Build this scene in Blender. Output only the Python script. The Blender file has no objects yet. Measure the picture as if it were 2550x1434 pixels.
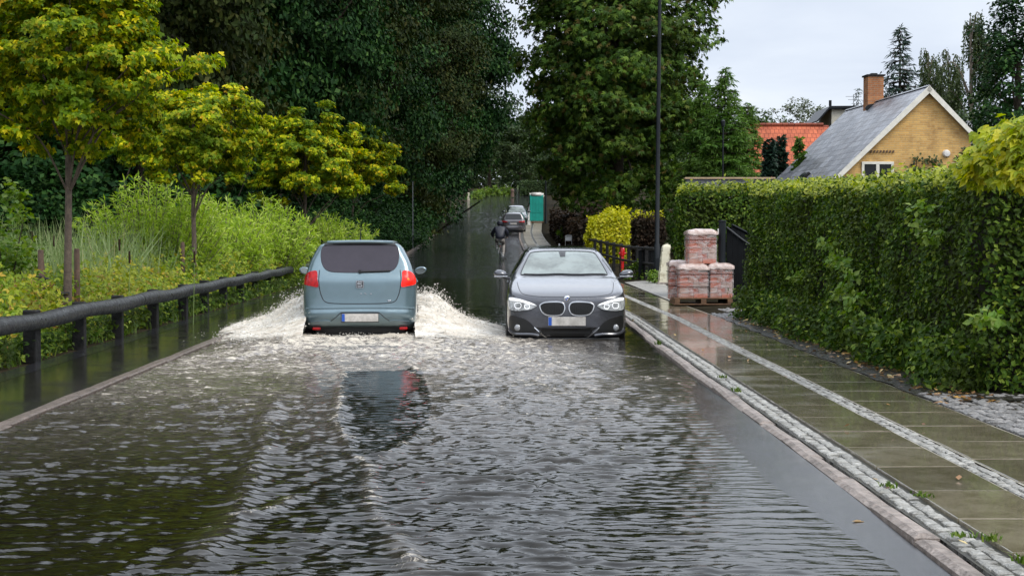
import bpy, bmesh, math, random
import numpy as np
from mathutils import Vector, Matrix
from mathutils.bvhtree import BVHTree
from mathutils.geometry import delaunay_2d_cdt

S = bpy.context.scene
COL = S.collection
RNG = np.random.default_rng(7)
random.seed(7)

# ------------------------------------------------------------------ camera geometry
FPX, PITCH, CAMZ = 3800.0, math.radians(1.99), 1.47
def at(px, py, d):
    u, v = (px - 1275) / FPX, (717 - py) / FPX
    cp, sp = math.cos(PITCH), math.sin(PITCH)
    t = d / (cp + v * sp)
    return np.array([u * t, d, CAMZ + t * (-sp + v * cp)])
def onz(px, py, z=0.0):
    u, v = (px - 1275) / FPX, (717 - py) / FPX
    cp, sp = math.cos(PITCH), math.sin(PITCH)
    t = (z - CAMZ) / (-sp + v * cp)
    return np.array([u * t, t * (cp + v * sp), z])

# ------------------------------------------------------------------ object helpers
def tag(o, label=None, cat=None, group=None, kind=None):
    if label: o['label'] = label
    if cat: o['category'] = cat
    if group: o['group'] = group
    if kind: o['kind'] = kind
    return o
def thing(name, label, cat, loc=(0, 0, 0), rz=0.0, group=None):
    o = bpy.data.objects.new(name, None); COL.objects.link(o)
    o.empty_display_size = 0.2
    o.location = loc; o.rotation_euler = (0, 0, rz)
    return tag(o, label, cat, group)
def link(name, me, mat=None, parent=None):
    if mat is not None and len(me.materials) == 0: me.materials.append(mat)
    o = bpy.data.objects.new(name, me); COL.objects.link(o)
    if parent is not None: o.parent = parent
    return o
def mesh_np(name, V, Q=None, T=None, smooth=False):
    V = np.asarray(V, dtype=np.float32).reshape(-1, 3)
    Q = np.zeros((0, 4), np.int32) if Q is None or len(Q) == 0 else np.asarray(Q, np.int32)
    T = np.zeros((0, 3), np.int32) if T is None or len(T) == 0 else np.asarray(T, np.int32)
    me = bpy.data.meshes.new(name)
    nq, nt = len(Q), len(T)
    me.vertices.add(len(V)); me.vertices.foreach_set('co', V.ravel())
    me.loops.add(nq * 4 + nt * 3); me.polygons.add(nq + nt)
    me.loops.foreach_set('vertex_index', np.concatenate([Q.ravel(), T.ravel()]).astype(np.int32))
    st = np.concatenate([np.arange(nq) * 4, nq * 4 + np.arange(nt) * 3]).astype(np.int32)
    me.polygons.foreach_set('loop_start', st)
    me.polygons.foreach_set('loop_total', np.concatenate([np.full(nq, 4), np.full(nt, 3)]).astype(np.int32))
    me.update(calc_edges=True); me.validate()
    me.polygons.foreach_set('use_smooth', np.full(nq + nt, bool(smooth)))
    me.update()
    return me

class MB:
    """collects boxes, tubes, lathes and raw pieces into one mesh"""
    def __init__(s): s.V, s.Q, s.T, s.n = [], [], [], 0
    def add(s, V, Q=None, T=None):
        V = np.asarray(V, float).reshape(-1, 3)
        if Q is not None and len(Q): s.Q.append(np.asarray(Q, int) + s.n)
        if T is not None and len(T): s.T.append(np.asarray(T, int) + s.n)
        s.V.append(V); s.n += len(V); return s
    def box(s, c, size, rz=0.0, bevel=0.0, ry=0.0, rx=0.0):
        hx, hy, hz = [a / 2 for a in size]
        R = np.array((Matrix.Rotation(rz, 3, 'Z') @ Matrix.Rotation(ry, 3, 'Y') @ Matrix.Rotation(rx, 3, 'X')))
        if bevel <= 0:
            V = np.array([[x, y, z] for z in (-hz, hz) for x, y in ((-hx, -hy), (hx, -hy), (hx, hy), (-hx, hy))])
            Q = [[3, 2, 1, 0], [4, 5, 6, 7], [0, 1, 5, 4], [1, 2, 6, 5], [2, 3, 7, 6], [3, 0, 4, 7]]
            T = None
        else:
            bm = bmesh.new(); bmesh.ops.create_cube(bm, size=1.0)
            for v in bm.verts: v.co = Vector((v.co.x * size[0], v.co.y * size[1], v.co.z * size[2]))
            bmesh.ops.bevel(bm, geom=bm.edges[:], offset=min(bevel, min(size) * .45), segments=2, profile=.5, affect='EDGES')
            bm.verts.index_update()
            V = np.array([v.co[:] for v in bm.verts])
            Q = [[v.index for v in f.verts] for f in bm.faces if len(f.verts) == 4]
            T = [[v.index for v in f.verts] for f in bm.faces if len(f.verts) == 3]
            bm.free()
        return s.add(V @ R.T + np.asarray(c, float), Q, T)
    def tube(s, P, r, n=8, closed=False, caps=True):
        P = np.asarray(P, float); m = len(P)
        r = np.broadcast_to(np.asarray(r, float), (m,))
        if closed: tg = np.roll(P, -1, 0) - np.roll(P, 1, 0)
        else: tg = np.gradient(P, axis=0)
        tg /= np.linalg.norm(tg, axis=1)[:, None] + 1e-12
        ref = np.array([0, 0, 1.0]) if abs(tg[0, 2]) < .9 else np.array([1.0, 0, 0])
        V = []
        a = ref - tg[0] * (ref @ tg[0])
        ang = np.linspace(0, 2 * np.pi, n, endpoint=False)
        for i in range(m):
            a = a - tg[i] * (a @ tg[i]); a /= np.linalg.norm(a) + 1e-12
            b = np.cross(tg[i], a)
            V.append(P[i] + r[i] * (np.cos(ang)[:, None] * a + np.sin(ang)[:, None] * b))
        V = np.concatenate(V)
        Q = []
        for i in range(m if closed else m - 1):
            j = (i + 1) % m
            for k in range(n):
                k2 = (k + 1) % n
                Q.append([i * n + k, i * n + k2, j * n + k2, j * n + k])
        T = []
        if caps and not closed:
            V = np.concatenate([V, P[:1], P[-1:]])
            for k in range(n):
                k2 = (k + 1) % n
                T.append([m * n, k2, k]); T.append([m * n + 1, (m - 1) * n + k, (m - 1) * n + k2])
        return s.add(V, Q, T)
    def lathe(s, prof, c=(0, 0, 0), axis='Z', n=20):
        prof = np.asarray(prof, float); m = len(prof)
        ang = np.linspace(0, 2 * np.pi, n, endpoint=False)
        V = np.stack([np.outer(prof[:, 0], np.cos(ang)), np.outer(prof[:, 0], np.sin(ang)), np.repeat(prof[:, 1:2], n, 1)], -1).reshape(-1, 3)
        if axis == 'X': V = V[:, [2, 0, 1]]
        if axis == 'Y': V = V[:, [1, 2, 0]]
        Q = [[i * n + k, i * n + (k + 1) % n, (i + 1) * n + (k + 1) % n, (i + 1) * n + k] for i in range(m - 1) for k in range(n)]
        return s.add(V + np.asarray(c, float), Q)
    def prism(s, poly, axis, a, b):
        """closed polygon of 2-D points extruded along an axis between a and b (convex or triangulated)"""
        poly = [tuple(p) for p in poly]; n = len(poly)
        r = delaunay_2d_cdt([Vector(p) for p in poly], [(i, (i + 1) % n) for i in range(n)], [], 1, 1e-6)
        def lift(p, w):
            return {'X': (w, p[0], p[1]), 'Y': (p[0], w, p[1]), 'Z': (p[0], p[1], w)}[axis]
        V = [lift(p, a) for p in r[0]] + [lift(p, b) for p in r[0]]
        k = len(r[0]); T = []
        for f in r[2]:
            T.append([f[0], f[1], f[2]]); T.append([f[2] + k, f[1] + k, f[0] + k])
        V += [lift(p, a) for p in poly] + [lift(p, b) for p in poly]
        Q = [[2 * k + i, 2 * k + (i + 1) % n, 2 * k + n + (i + 1) % n, 2 * k + n + i] for i in range(n)]
        return s.add(V, Q, T)
    def mesh(s, name, smooth=False, recalc=True):
        V = np.concatenate(s.V); Q = np.concatenate(s.Q) if s.Q else None; T = np.concatenate(s.T) if s.T else None
        me = mesh_np(name, V, Q, T, smooth)
        if recalc and len(V) < 60000:
            bm = bmesh.new(); bm.from_mesh(me); bmesh.ops.recalc_face_normals(bm, faces=bm.faces[:]); bm.to_mesh(me); bm.free()
        return me
    def build(s, name, mat, parent=None, smooth=False, recalc=True):
        me = s.mesh(name, smooth, recalc)
        o = link(name, me, mat, parent)
        if smooth:
            try: me.set_sharp_from_angle(angle=math.radians(42))
            except Exception: pass
        return o

def catmull(P, n=6, closed=True):
    P = np.asarray(P, float); m = len(P); out = []
    rngi = range(m) if closed else range(m - 1)
    for i in rngi:
        if closed: p0, p1, p2, p3 = P[i - 1], P[i], P[(i + 1) % m], P[(i + 2) % m]
        else: p0, p1, p2, p3 = P[max(i - 1, 0)], P[i], P[i + 1], P[min(i + 2, m - 1)]
        for t in np.linspace(0, 1, n, endpoint=False):
            out.append(.5 * ((2 * p1) + (-p0 + p2) * t + (2 * p0 - 5 * p1 + 4 * p2 - p3) * t * t + (-p0 + 3 * p1 - 3 * p2 + p3) * t ** 3))
    if not closed: out.append(P[-1])
    return np.array(out)

# ------------------------------------------------------------------ numpy value noise
_LAT = np.random.default_rng(3).random((64, 64, 64)).astype(np.float32)
def vnoise(x, y, z=0.0):
    x, y, z = np.broadcast_arrays(np.asarray(x, float), np.asarray(y, float), np.asarray(z, float))
    xi, yi, zi = np.floor(x).astype(int), np.floor(y).astype(int), np.floor(z).astype(int)
    fx, fy, fz = x - xi, y - yi, z - zi
    fx, fy, fz = [f * f * (3 - 2 * f) for f in (fx, fy, fz)]
    g = lambda a, b, c: _LAT[(xi + a) & 63, (yi + b) & 63, (zi + c) & 63]
    l = lambda a, b, t: a + (b - a) * t
    return l(l(l(g(0, 0, 0), g(1, 0, 0), fx), l(g(0, 1, 0), g(1, 1, 0), fx), fy),
             l(l(g(0, 0, 1), g(1, 0, 1), fx), l(g(0, 1, 1), g(1, 1, 1), fx), fy), fz)
def fbm(x, y, z=0.0, o=4):
    s, a, t = 0.0, .5, 0.0
    for i in range(o):
        s = s + a * vnoise(np.asarray(x) * 2 ** i + 17.3 * i, np.asarray(y) * 2 ** i + 5.1 * i, np.asarray(z) * 2 ** i); t += a; a *= .5
    return s / t
def sstep(a, b, x):
    t = np.clip((x - a) / (b - a), 0, 1); return t * t * (3 - 2 * t)

# ------------------------------------------------------------------ materials
def lin(r, g, b):
    f = lambda c: ((c / 255 + .055) / 1.055) ** 2.4 if c > 10 else c / 255 / 12.92
    return (f(r), f(g), f(b))
def newmat(name):
    m = bpy.data.materials.new(name); m.use_nodes = True
    nt = m.node_tree; nt.nodes.clear()
    out = nt.nodes.new('ShaderNodeOutputMaterial')
    return m, nt, out
def N(nt, typ, **kw):
    n = nt.nodes.new(typ)
    for k, v in kw.items(): setattr(n, k, v)
    return n
def setin(n, **kw):
    for k, v in kw.items():
        k = k.replace('_', ' ')
        i = n.inputs[k]
        if isinstance(v, (tuple, list)) and len(v) == 3 and i.type == 'RGBA': v = (*v, 1)
        i.default_value = v
def ramp(nt, stops, fac):
    r = N(nt, 'ShaderNodeValToRGB'); e = r.color_ramp.elements
    while len(e) < len(stops): e.new(.5)
    for el, (p, c) in zip(e, stops):
        el.position = p; el.color = (*c, 1) if len(c) == 3 else c
    nt.links.new(fac, r.inputs[0]); return r.outputs[0]
def noise(nt, scale, detail=4, rough=.6, coord=None, dist=0.0):
    n = N(nt, 'ShaderNodeTexNoise'); setin(n, Scale=scale, Detail=detail, Roughness=rough, Distortion=dist)
    if coord is not None: nt.links.new(coord, n.inputs['Vector'])
    return n.outputs['Fac']
def pmat(name, col, rough=.5, metal=0.0, coat=0.0, spec=.5, var=.25, vscale=6.0, col2=None, bump=0.0, bscale=40.0, rvar=0.0, emit=None, estr=0.0, island=0.0, coord='Object', crough=.04, lo=.35, hi=.68):
    """Principled with noise-mixed colour, roughness and bump"""
    m, nt, out = newmat(name); L = nt.links.new
    b = N(nt, 'ShaderNodeBsdfPrincipled'); L(b.outputs[0], out.inputs[0])
    tc = N(nt, 'ShaderNodeTexCoord').outputs[coord]
    c2 = col2 if col2 else tuple(c * (1 - var) for c in col)
    f = noise(nt, vscale, 5, .65, tc)
    c = ramp(nt, [(lo, c2), (hi, col)], f)
    if island:
        g = N(nt, 'ShaderNodeNewGeometry').outputs['Random Per Island']
        mr = N(nt, 'ShaderNodeMapRange'); L(g, mr.inputs[0]); mr.inputs[3].default_value = 1 - island; mr.inputs[4].default_value = 1 + island * .6
        mx = N(nt, 'ShaderNodeVectorMath', operation='SCALE'); L(c, mx.inputs[0]); L(mr.outputs[0], mx.inputs['Scale']); c = mx.outputs[0]
    L(c, b.inputs['Base Color'])
    setin(b, Roughness=rough, Metallic=metal, Coat_Weight=coat, Coat_Roughness=crough, Specular_IOR_Level=spec)
    if rvar:
        f2 = noise(nt, vscale * 1.7, 4, .6, tc)
        mr = N(nt, 'ShaderNodeMapRange'); L(f2, mr.inputs[0]); mr.inputs[1].default_value = .35; mr.inputs[2].default_value = .65
        mr.inputs[3].default_value = max(0, rough - rvar); mr.inputs[4].default_value = min(1, rough + rvar); L(mr.outputs[0], b.inputs['Roughness'])
    if bump:
        f3 = noise(nt, bscale, 4, .6, tc)
        bp = N(nt, 'ShaderNodeBump'); setin(bp, Strength=bump, Distance=.02); L(f3, bp.inputs['Height']); L(bp.outputs[0], b.inputs['Normal'])
    if emit: setin(b, Emission_Color=emit, Emission_Strength=estr)
    return m
def leafmat(name, stops, clump=None, cscale=.5, trans=.35, rough=.45, spec=.35, camt=.55):
    """leaf: per-leaf random colour, large-scale hue clumps, some light through the blade"""
    m, nt, out = newmat(name); L = nt.links.new
    g = N(nt, 'ShaderNodeNewGeometry').outputs['Random Per Island']
    c = ramp(nt, stops, g)
    if clump:
        tc = N(nt, 'ShaderNodeTexCoord').outputs['Object']
        f = noise(nt, cscale, 3, .6, tc)
        mr = N(nt, 'ShaderNodeMapRange'); L(f, mr.inputs[0]); mr.inputs[1].default_value = .42; mr.inputs[2].default_value = .62
        mr.inputs[3].default_value = 0; mr.inputs[4].default_value = camt
        mx = N(nt, 'ShaderNodeMix', data_type='RGBA'); L(mr.outputs[0], mx.inputs[0]); L(c, mx.inputs[6]); mx.inputs[7].default_value = (*clump, 1); c = mx.outputs[2]
    b = N(nt, 'ShaderNodeBsdfPrincipled'); setin(b, Roughness=rough, Specular_IOR_Level=spec); L(c, b.inputs['Base Color'])
    t = N(nt, 'ShaderNodeBsdfTranslucent')
    hs = N(nt, 'ShaderNodeHueSaturation'); setin(hs, Saturation=1.15, Value=1.25); L(c, hs.inputs['Color']); L(hs.outputs[0], t.inputs[0])
    mix = N(nt, 'ShaderNodeMixShader'); mix.inputs[0].default_value = trans
    L(b.outputs[0], mix.inputs[1]); L(t.outputs[0], mix.inputs[2]); L(mix.outputs[0], out.inputs[0])
    return m

# ------------------------------------------------------------------ leaf clouds
def unit(v): return v / (np.linalg.norm(v, axis=-1, keepdims=True) + 1e-9)
SHAPES = {  # angle, length, width of each blade from the stalk
    'kite': [(0, 1, .62)],
    'maple': [(-1.0, .75, .42), (0, 1, .55), (1.0, .75, .42)],
    'palm': [(-1.35, .72, .3), (-.65, .95, .34), (0, 1.05, .36), (.65, .95, .34), (1.35, .72, .3)],
    'lobed': [(-.95, .8, .55), (.0, 1.05, .6), (.95, .8, .55)],
    'willow': [(0, 1, .2)],
    'pair': [(-.5, 1, .5), (.6, .85, .5)],
}
def leaves(P, nrm, size, rng, shape='kite', droop=.15, jit=.6, tdir=None):
    """P (n,3) stalk points, nrm (n,3) facing; returns V, Q"""
    n = len(P); nn = unit(nrm + rng.normal(0, jit, (n, 3)))
    t = rng.normal(0, 1, (n, 3)) if tdir is None else tdir + rng.normal(0, .35, (n, 3))
    t = unit(t - nn * np.sum(t * nn, 1, keepdims=True)); b = np.cross(nn, t)
    sz = (np.broadcast_to(size, (n,)) * rng.uniform(.7, 1.25, n))[:, None]
    K = SHAPES[shape]; V = [P]; Q = []
    base = np.arange(n); stride = 1 + 3 * len(K)
    Vall = np.zeros((n, stride, 3)); Vall[:, 0] = P
    for k, (a, l, w) in enumerate(K):
        d = t * math.cos(a) + b * math.sin(a); s = np.cross(nn, d)
        mid = P + d * sz * l * .5 - nn * sz * droop * .15
        Vall[:, 1 + 3 * k] = mid - s * sz * w * .5
        Vall[:, 2 + 3 * k] = P + d * sz * l - nn * sz * droop * l
        Vall[:, 3 + 3 * k] = mid + s * sz * w * .5
        Q.append(np.stack([base * stride, base * stride + 1 + 3 * k, base * stride + 2 + 3 * k, base * stride + 3 + 3 * k], 1))
    return Vall.reshape(-1, 3), np.stack(Q, 1).reshape(-1, 4)
def sphere_dirs(n, rng): return unit(rng.normal(0, 1, (n, 3)))
def cluster(C, R, n, rng, flat=.55):
    """n points round each centre, denser in the middle, flattened sprays"""
    C = np.asarray(C); R = np.broadcast_to(R, (len(C),))
    d = sphere_dirs(len(C) * n, rng) * (rng.random(len(C) * n) ** .45)[:, None]
    d[:, 2] *= flat
    P = np.repeat(C, n, 0) + d * np.repeat(R, n)[:, None]
    return P, d
def crown_centres(n, rx, ry, rz, rng, shell=.5, lump=.3, zcut=-.8, seed=0.0, taper=0.0):
    d = sphere_dirs(n * 2, rng)
    d = d[d[:, 2] > zcut][:n]
    r = (shell + (1 - shell) * rng.random(len(d)) ** .6)
    r = r * (1 - lump + 2 * lump * vnoise(d[:, 0] * 2.2 + seed, d[:, 1] * 2.2 + 9, d[:, 2] * 2.2 + seed))
    s = 1 - taper * np.clip(d[:, 2], -1, 1)
    return d * r[:, None] * np.array([rx, ry, rz]) * np.stack([s, s, np.ones_like(s)], 1)
# ================================================================== SETTING: terrain, road, pavement, water
def K(y, ys, vs): return np.interp(y, ys, vs)
YK = [-30, 30, 45, 52, 68, 90, 112, 125, 150, 200, 260, 420, 900]
ZK = [-.13, -.13, -.07, .0, .33, .85, 1.6, 2.35, 3.7, 6.2, 9.3, 15, 24]
_yy = np.linspace(-30, 900, 1861); _zz = np.interp(_yy, YK, ZK)
_k = np.hanning(17); _k /= _k.sum(); _zz = np.convolve(np.pad(_zz, 8, mode='edge'), _k, 'valid')
def zc(y): return np.interp(y, _yy, _zz)                     # road centre height
def xl(y): return K(y, [-30, 10, 20, 30, 45, 68, 90, 112, 125, 150, 200, 240], [-3.75, -3.79, -4.02, -4.25, -4.55, -4.98, -5.3, -5.45, -5.1, -4.6, -3.6, -2.2])
def xr(y): return K(y, [-30, 10, 20, 26, 45, 60, 80, 100, 112, 125, 150, 200, 240], [1.9, 1.88, 1.86, 1.87, 1.5, 1.05, .6, .45, .5, .8, 1.4, 2.4, 4.0])
def zre(y): return np.where(y < 40, K(y, [-30, 5, 7, 9, 12.5, 14.5, 16, 22, 40], [.010, .014, .018, .032, .030, .014, -.010, -.05, -.05]), np.maximum(zc(y) - .01, -.05))
def zle(y): return np.where(y < 40, -.06, np.maximum(zc(y) - .02, -.06))
def zpave(y): return np.maximum(.075, zc(y) + .1)            # right pavement
def zpavl(y): return np.maximum(.004, zc(y) + .06)           # left pavement
LW = 1.3                                                     # left pavement width
def ribbon(name, ys, cols, mat, kind='structure', smooth=True, label=None):
    """cols: list of functions y -> (x, z)"""
    ys = np.asarray(ys, float); A = []
    for c in cols:
        x, z = c(ys); A.append(np.stack([x, ys, np.broadcast_to(z, ys.shape)], 1))
    V = np.stack(A, 1); n, m = V.shape[:2]
    i = np.arange(n - 1)[:, None] * m + np.arange(m - 1)[None]
    Q = np.stack([i, i + 1, i + m + 1, i + m], -1).reshape(-1, 4)
    o = link(name, mesh_np(name, V.reshape(-1, 3), Q, None, smooth), mat)
    tag(o, label, None, None, kind); return o

M = {}
M['earth'] = pmat('earth', (.035, .028, .016), 1.0, var=.5, vscale=1.5, bump=.6, bscale=12, spec=.05)
def wet_asphalt():
    m, nt, out = newmat('wet_asphalt'); L = nt.links.new
    b = N(nt, 'ShaderNodeBsdfPrincipled'); L(b.outputs[0], out.inputs[0])
    tc = N(nt, 'ShaderNodeTexCoord').outputs['Object']
    L(ramp(nt, [(.3, (.010, .010, .012)), (.7, (.030, .030, .033))], noise(nt, 90, 4, .7, tc)), b.inputs['Base Color'])
    mp = N(nt, 'ShaderNodeMapping'); mp.inputs['Scale'].default_value = (1, .3, 1); L(tc, mp.inputs[0])
    f = noise(nt, 4.0, 5, .65, mp.outputs[0])
    mr = N(nt, 'ShaderNodeMapRange'); L(f, mr.inputs[0]); mr.inputs[1].default_value = .42; mr.inputs[2].default_value = .62
    mr.inputs[3].default_value = .03; mr.inputs[4].default_value = .20; L(mr.outputs[0], b.inputs['Roughness'])
    setin(b, Specular_IOR_Level=.42)
    bp = N(nt, 'ShaderNodeBump'); setin(bp, Strength=.16, Distance=.01); L(noise(nt, 110, 4, .7, tc), bp.inputs['Height']); L(bp.outputs[0], b.inputs['Normal'])
    return m
M['asphalt'] = wet_asphalt()
def wet_slab(name, c1, c2):
    m, nt, out = newmat(name); L = nt.links.new
    b = N(nt, 'ShaderNodeBsdfPrincipled'); L(b.outputs[0], out.inputs[0])
    tc = N(nt, 'ShaderNodeTexCoord').outputs['Object']
    c = ramp(nt, [(.3, c1), (.7, c2)], noise(nt, 7, 6, .7, tc))
    g = N(nt, 'ShaderNodeNewGeometry').outputs['Random Per Island']
    mr = N(nt, 'ShaderNodeMapRange'); L(g, mr.inputs[0]); mr.inputs[3].default_value = .75; mr.inputs[4].default_value = 1.2
    sc = N(nt, 'ShaderNodeVectorMath', operation='SCALE'); L(c, sc.inputs[0]); L(mr.outputs[0], sc.inputs['Scale']); L(sc.outputs[0], b.inputs['Base Color'])
    f = noise(nt, 1.3, 5, .65, tc)
    mr2 = N(nt, 'ShaderNodeMapRange'); L(f, mr2.inputs[0]); mr2.inputs[1].default_value = .4; mr2.inputs[2].default_value = .62
    mr2.inputs[3].default_value = .03; mr2.inputs[4].default_value = .20; L(mr2.outputs[0], b.inputs['Roughness'])
    setin(b, Specular_IOR_Level=.5, Coat_Weight=.5, Coat_Roughness=.04, Coat_IOR=1.33)
    bp = N(nt, 'ShaderNodeBump'); setin(bp, Strength=.10, Distance=.01); L(noise(nt, 30, 4, .6, tc), bp.inputs['Height']); L(bp.outputs[0], b.inputs['Normal'])
    return m
M['slab'] = wet_slab('wet_slab', (.105, .088, .055), (.195, .168, .118))
M['slab_left'] = wet_slab('flooded_slab', (.012, .012, .010), (.024, .023, .017))
for n_ in M['slab_left'].node_tree.nodes:
    if n_.type == 'BSDF_PRINCIPLED': n_.inputs['Specular IOR Level'].default_value = .25; n_.inputs['Coat Weight'].default_value = 0
M['joint'] = pmat('joint_glint_bed', (.42, .39, .31), .4, var=.4, vscale=20)  # pale colour stands in for water glints and foam along the joints
M['cobble'] = pmat('granite_cobble', (.40, .39, .36), .4, col2=(.19, .18, .155), vscale=16, rvar=.2, bump=.8, bscale=60, island=.3)
M['kerb'] = pmat('pink_granite', (.32, .265, .23), .45, col2=(.13, .105, .088), vscale=11, rvar=.15, bump=.7, bscale=45, island=.12)
M['setts'] = pmat('grey_setts', (.24, .23, .22), .45, var=.5, vscale=25, rvar=.2, bump=.8, bscale=30, island=.3)
M['concrete'] = pmat('pale_concrete', (.34, .32, .29), .45, var=.4, vscale=5, rvar=.2, bump=.3, bscale=30)

ysT = np.concatenate([np.arange(-30, 60, 3.0), np.arange(60, 260, 5.0), np.arange(260, 901, 40.0)])
def terr(off_in):
    pass
ox_l = lambda y: xl(y) - LW - .16
ox_r = lambda y: xr(y) + 1.655
zt = lambda y: np.maximum(.03, zc(y) + .06)
cols = [lambda y: (np.full_like(y, -700.0), zt(y)), lambda y: (np.full_like(y, -120.0), zt(y)), lambda y: (np.full_like(y, -40.0), zt(y)),
        lambda y: (np.full_like(y, -14.0), zt(y) - .1), lambda y: (ox_l(y) - .6, zt(y) - .03), lambda y: (ox_l(y), zpavl(y) - .012), lambda y: (ox_l(y) + .02, zc(y) - .4), lambda y: (ox_r(y) - .02, zc(y) - .4),
        lambda y: (ox_r(y), zpave(y) - .01), lambda y: (ox_r(y) + 1.2, zpave(y) + .02), lambda y: (np.full_like(y, 14.0), zt(y) + .05), lambda y: (np.full_like(y, 40.0), zt(y)), lambda y: (np.full_like(y, 120.0), zt(y)), lambda y: (np.full_like(y, 700.0), zt(y))]
ribbon('ground', ysT, cols, M['earth'])
ysR = np.concatenate([np.arange(-10, 40, .5), np.arange(40, 261, 1.0)])
def rcol(f):
    def g(y):
        a, b = xl(y), xr(y); x = a + (b - a) * f
        t = np.clip(f * 2, 0, 1); u = np.clip(f * 2 - 1, 0, 1)
        z = np.where(f < .5, zle(y) + (zc(y) - zle(y)) * sstep(0, 1, t), zc(y) + (zre(y) - zc(y)) * u ** 1.7)
        return x, z
    return g
ribbon('road', ysR, [rcol(f) for f in np.concatenate([np.linspace(0, .8, 10), np.linspace(.83, 1, 8)])], M['asphalt'])
# left pavement under a film of standing water, with its dark asphalt verge strip and granite kerb
ribbon('left_pavement', ysR, [lambda y: (xl(y) - .15 - LW * .80, zpavl(y) + .002), lambda y: (xl(y) - .15, zpavl(y))], M['slab_left'])
ribbon('left_verge', ysR, [lambda y: (xl(y) - .15 - LW - .02, zpavl(y) + .012), lambda y: (xl(y) - .15 - LW * .80, zpavl(y) + .004)], M['asphalt'])
def stones(name, y0, y1, xa, xb, z, ln, mat, gap=.012, rows=1, h=.08, bev=.25, tilt=.004, jx=.006, rng=RNG, hvar=.006):
    """a row of bedded stones following a line of the road; one structure mesh"""
    mb = []; F = []; nV = 0
    for r in range(rows):
        y = y0 + rng.uniform(0, ln)
        while y < y1:
            l = ln * rng.uniform(.8, 1.2) if rows > 1 or ln < .3 else ln * rng.uniform(.97, 1.03)
            a, b = float(xa(y + l / 2)), float(xb(y + l / 2)); w = (b - a) / rows
            x0, x1 = a + r * w + gap / 2 + rng.normal(0, jx) * .5, a + (r + 1) * w - gap / 2 + rng.normal(0, jx) * .5
            zt_ = float(z(y + l / 2)) + rng.normal(0, hvar)
            ya, yb = y + gap / 2, y + l - gap / 2
            dx = float(xa(yb) - xa(ya))
            be = min(x1 - x0, yb - ya) * bev * .5
            tl = rng.normal(0, tilt, 4)
            ring = lambda i, zz, t: [(x0 + i, ya + i, zz + t[0]), (x1 - i, ya + i, zz + t[1]), (x1 - i + dx, yb - i, zz + t[2]), (x0 + i + dx, yb - i, zz + t[3])]
            V = ring(0, zt_ - h, [0] * 4) + ring(0, zt_ - be * .6, tl) + ring(be, zt_, tl)
            Q = [[0, 1, 5, 4], [1, 2, 6, 5], [2, 3, 7, 6], [3, 0, 4, 7], [4, 5, 9, 8], [5, 6, 10, 9], [6, 7, 11, 10], [7, 4, 8, 11], [8, 9, 10, 11]]
            mb += V; F += [[q + nV for q in f] for f in Q]; nV += 12
            y += l
    o = link(name, mesh_np(name, mb, F, None, False), mat); tag(o, kind='structure'); return o
M['kerb_left'] = pmat('dark_wet_granite', (.17, .13, .105), .4, col2=(.065, .048, .036), vscale=11, rvar=.15, bump=.7, bscale=45, island=.12)
stones('left_kerb', 2, 110, lambda y: xl(y) - .15, lambda y: xl(y), lambda y: np.maximum(.024, zc(y) + .09), 1.0, M['kerb_left'], gap=.01, h=.16, bev=.25, hvar=.003)
stones('right_kerb', 3, 125, lambda y: xr(y), lambda y: xr(y) + .138, lambda y: zpave(y) - .026, .9, M['kerb'], gap=.012, h=.2, bev=.5, hvar=.004, tilt=.006)
stones('kerbside_path_cobbles', 3, 90, lambda y: xr(y) + .142, lambda y: xr(y) + .30, lambda y: zpave(y) - .014, .105, M['cobble'], rows=2, gap=.013, h=.05, bev=.34, tilt=.003, jx=.008, hvar=.0025)
stones('middle_path_cobbles', 3, 90, lambda y: xr(y) + .84, lambda y: xr(y) + .97, lambda y: zpave(y) + .001, .085, M['cobble'], rows=2, gap=.012, h=.05, bev=.36, tilt=.003, jx=.006, hvar=.0025)
M['joint_dark'] = pmat('mossy_joint', (.045, .042, .022), .6, col2=(.016, .014, .010), vscale=9)
ribbon('kerbside_path', ysR, [lambda y: (xr(y) + .13, zpave(y) - .030), lambda y: (xr(y) + .325, zpave(y) - .022)], M['joint_dark'])
ribbon('pavement_bed', ysR, [lambda y: (xr(y) + .325, zpave(y) - .003), lambda y: (xr(y) + .835, zpave(y) - .003)], M['joint'])
ribbon('middle_path', ysR, [lambda y: (xr(y) + .835, zpave(y) - .014), lambda y: (xr(y) + .975, zpave(y) - .014)], M['joint_dark'])
ribbon('pavement_bed', ysR, [lambda y: (xr(y) + .975, zpave(y) - .003), lambda y: (xr(y) + 1.65, zpave(y) - .003)], M['joint'])
stones('inner_path', 3, 130, lambda y: xr(y) + .305, lambda y: xr(y) + .835, lambda y: zpave(y) + .002, .84, M['slab'], gap=.022, h=.032, bev=.01, tilt=.0012, jx=.0, hvar=.0008)
stones('outer_path', 3, 130, lambda y: xr(y) + .975, lambda y: xr(y) + 1.645, lambda y: zpave(y) + .002, .84, M['slab'], gap=.022, h=.032, bev=.01, tilt=.0012, jx=.0, hvar=.0008)
def flatpatch(name, poly, z, mat, kind='structure'):
    n = len(poly)
    r = delaunay_2d_cdt([Vector(p[:2]) for p in poly], [(i, (i + 1) % n) for i in range(n)], [], 1, 1e-6)
    o = link(name, mesh_np(name, [(p[0], p[1], z) for p in r[0]], None, [list(f) for f in r[2]]), mat); tag(o, kind=kind); return o
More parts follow.
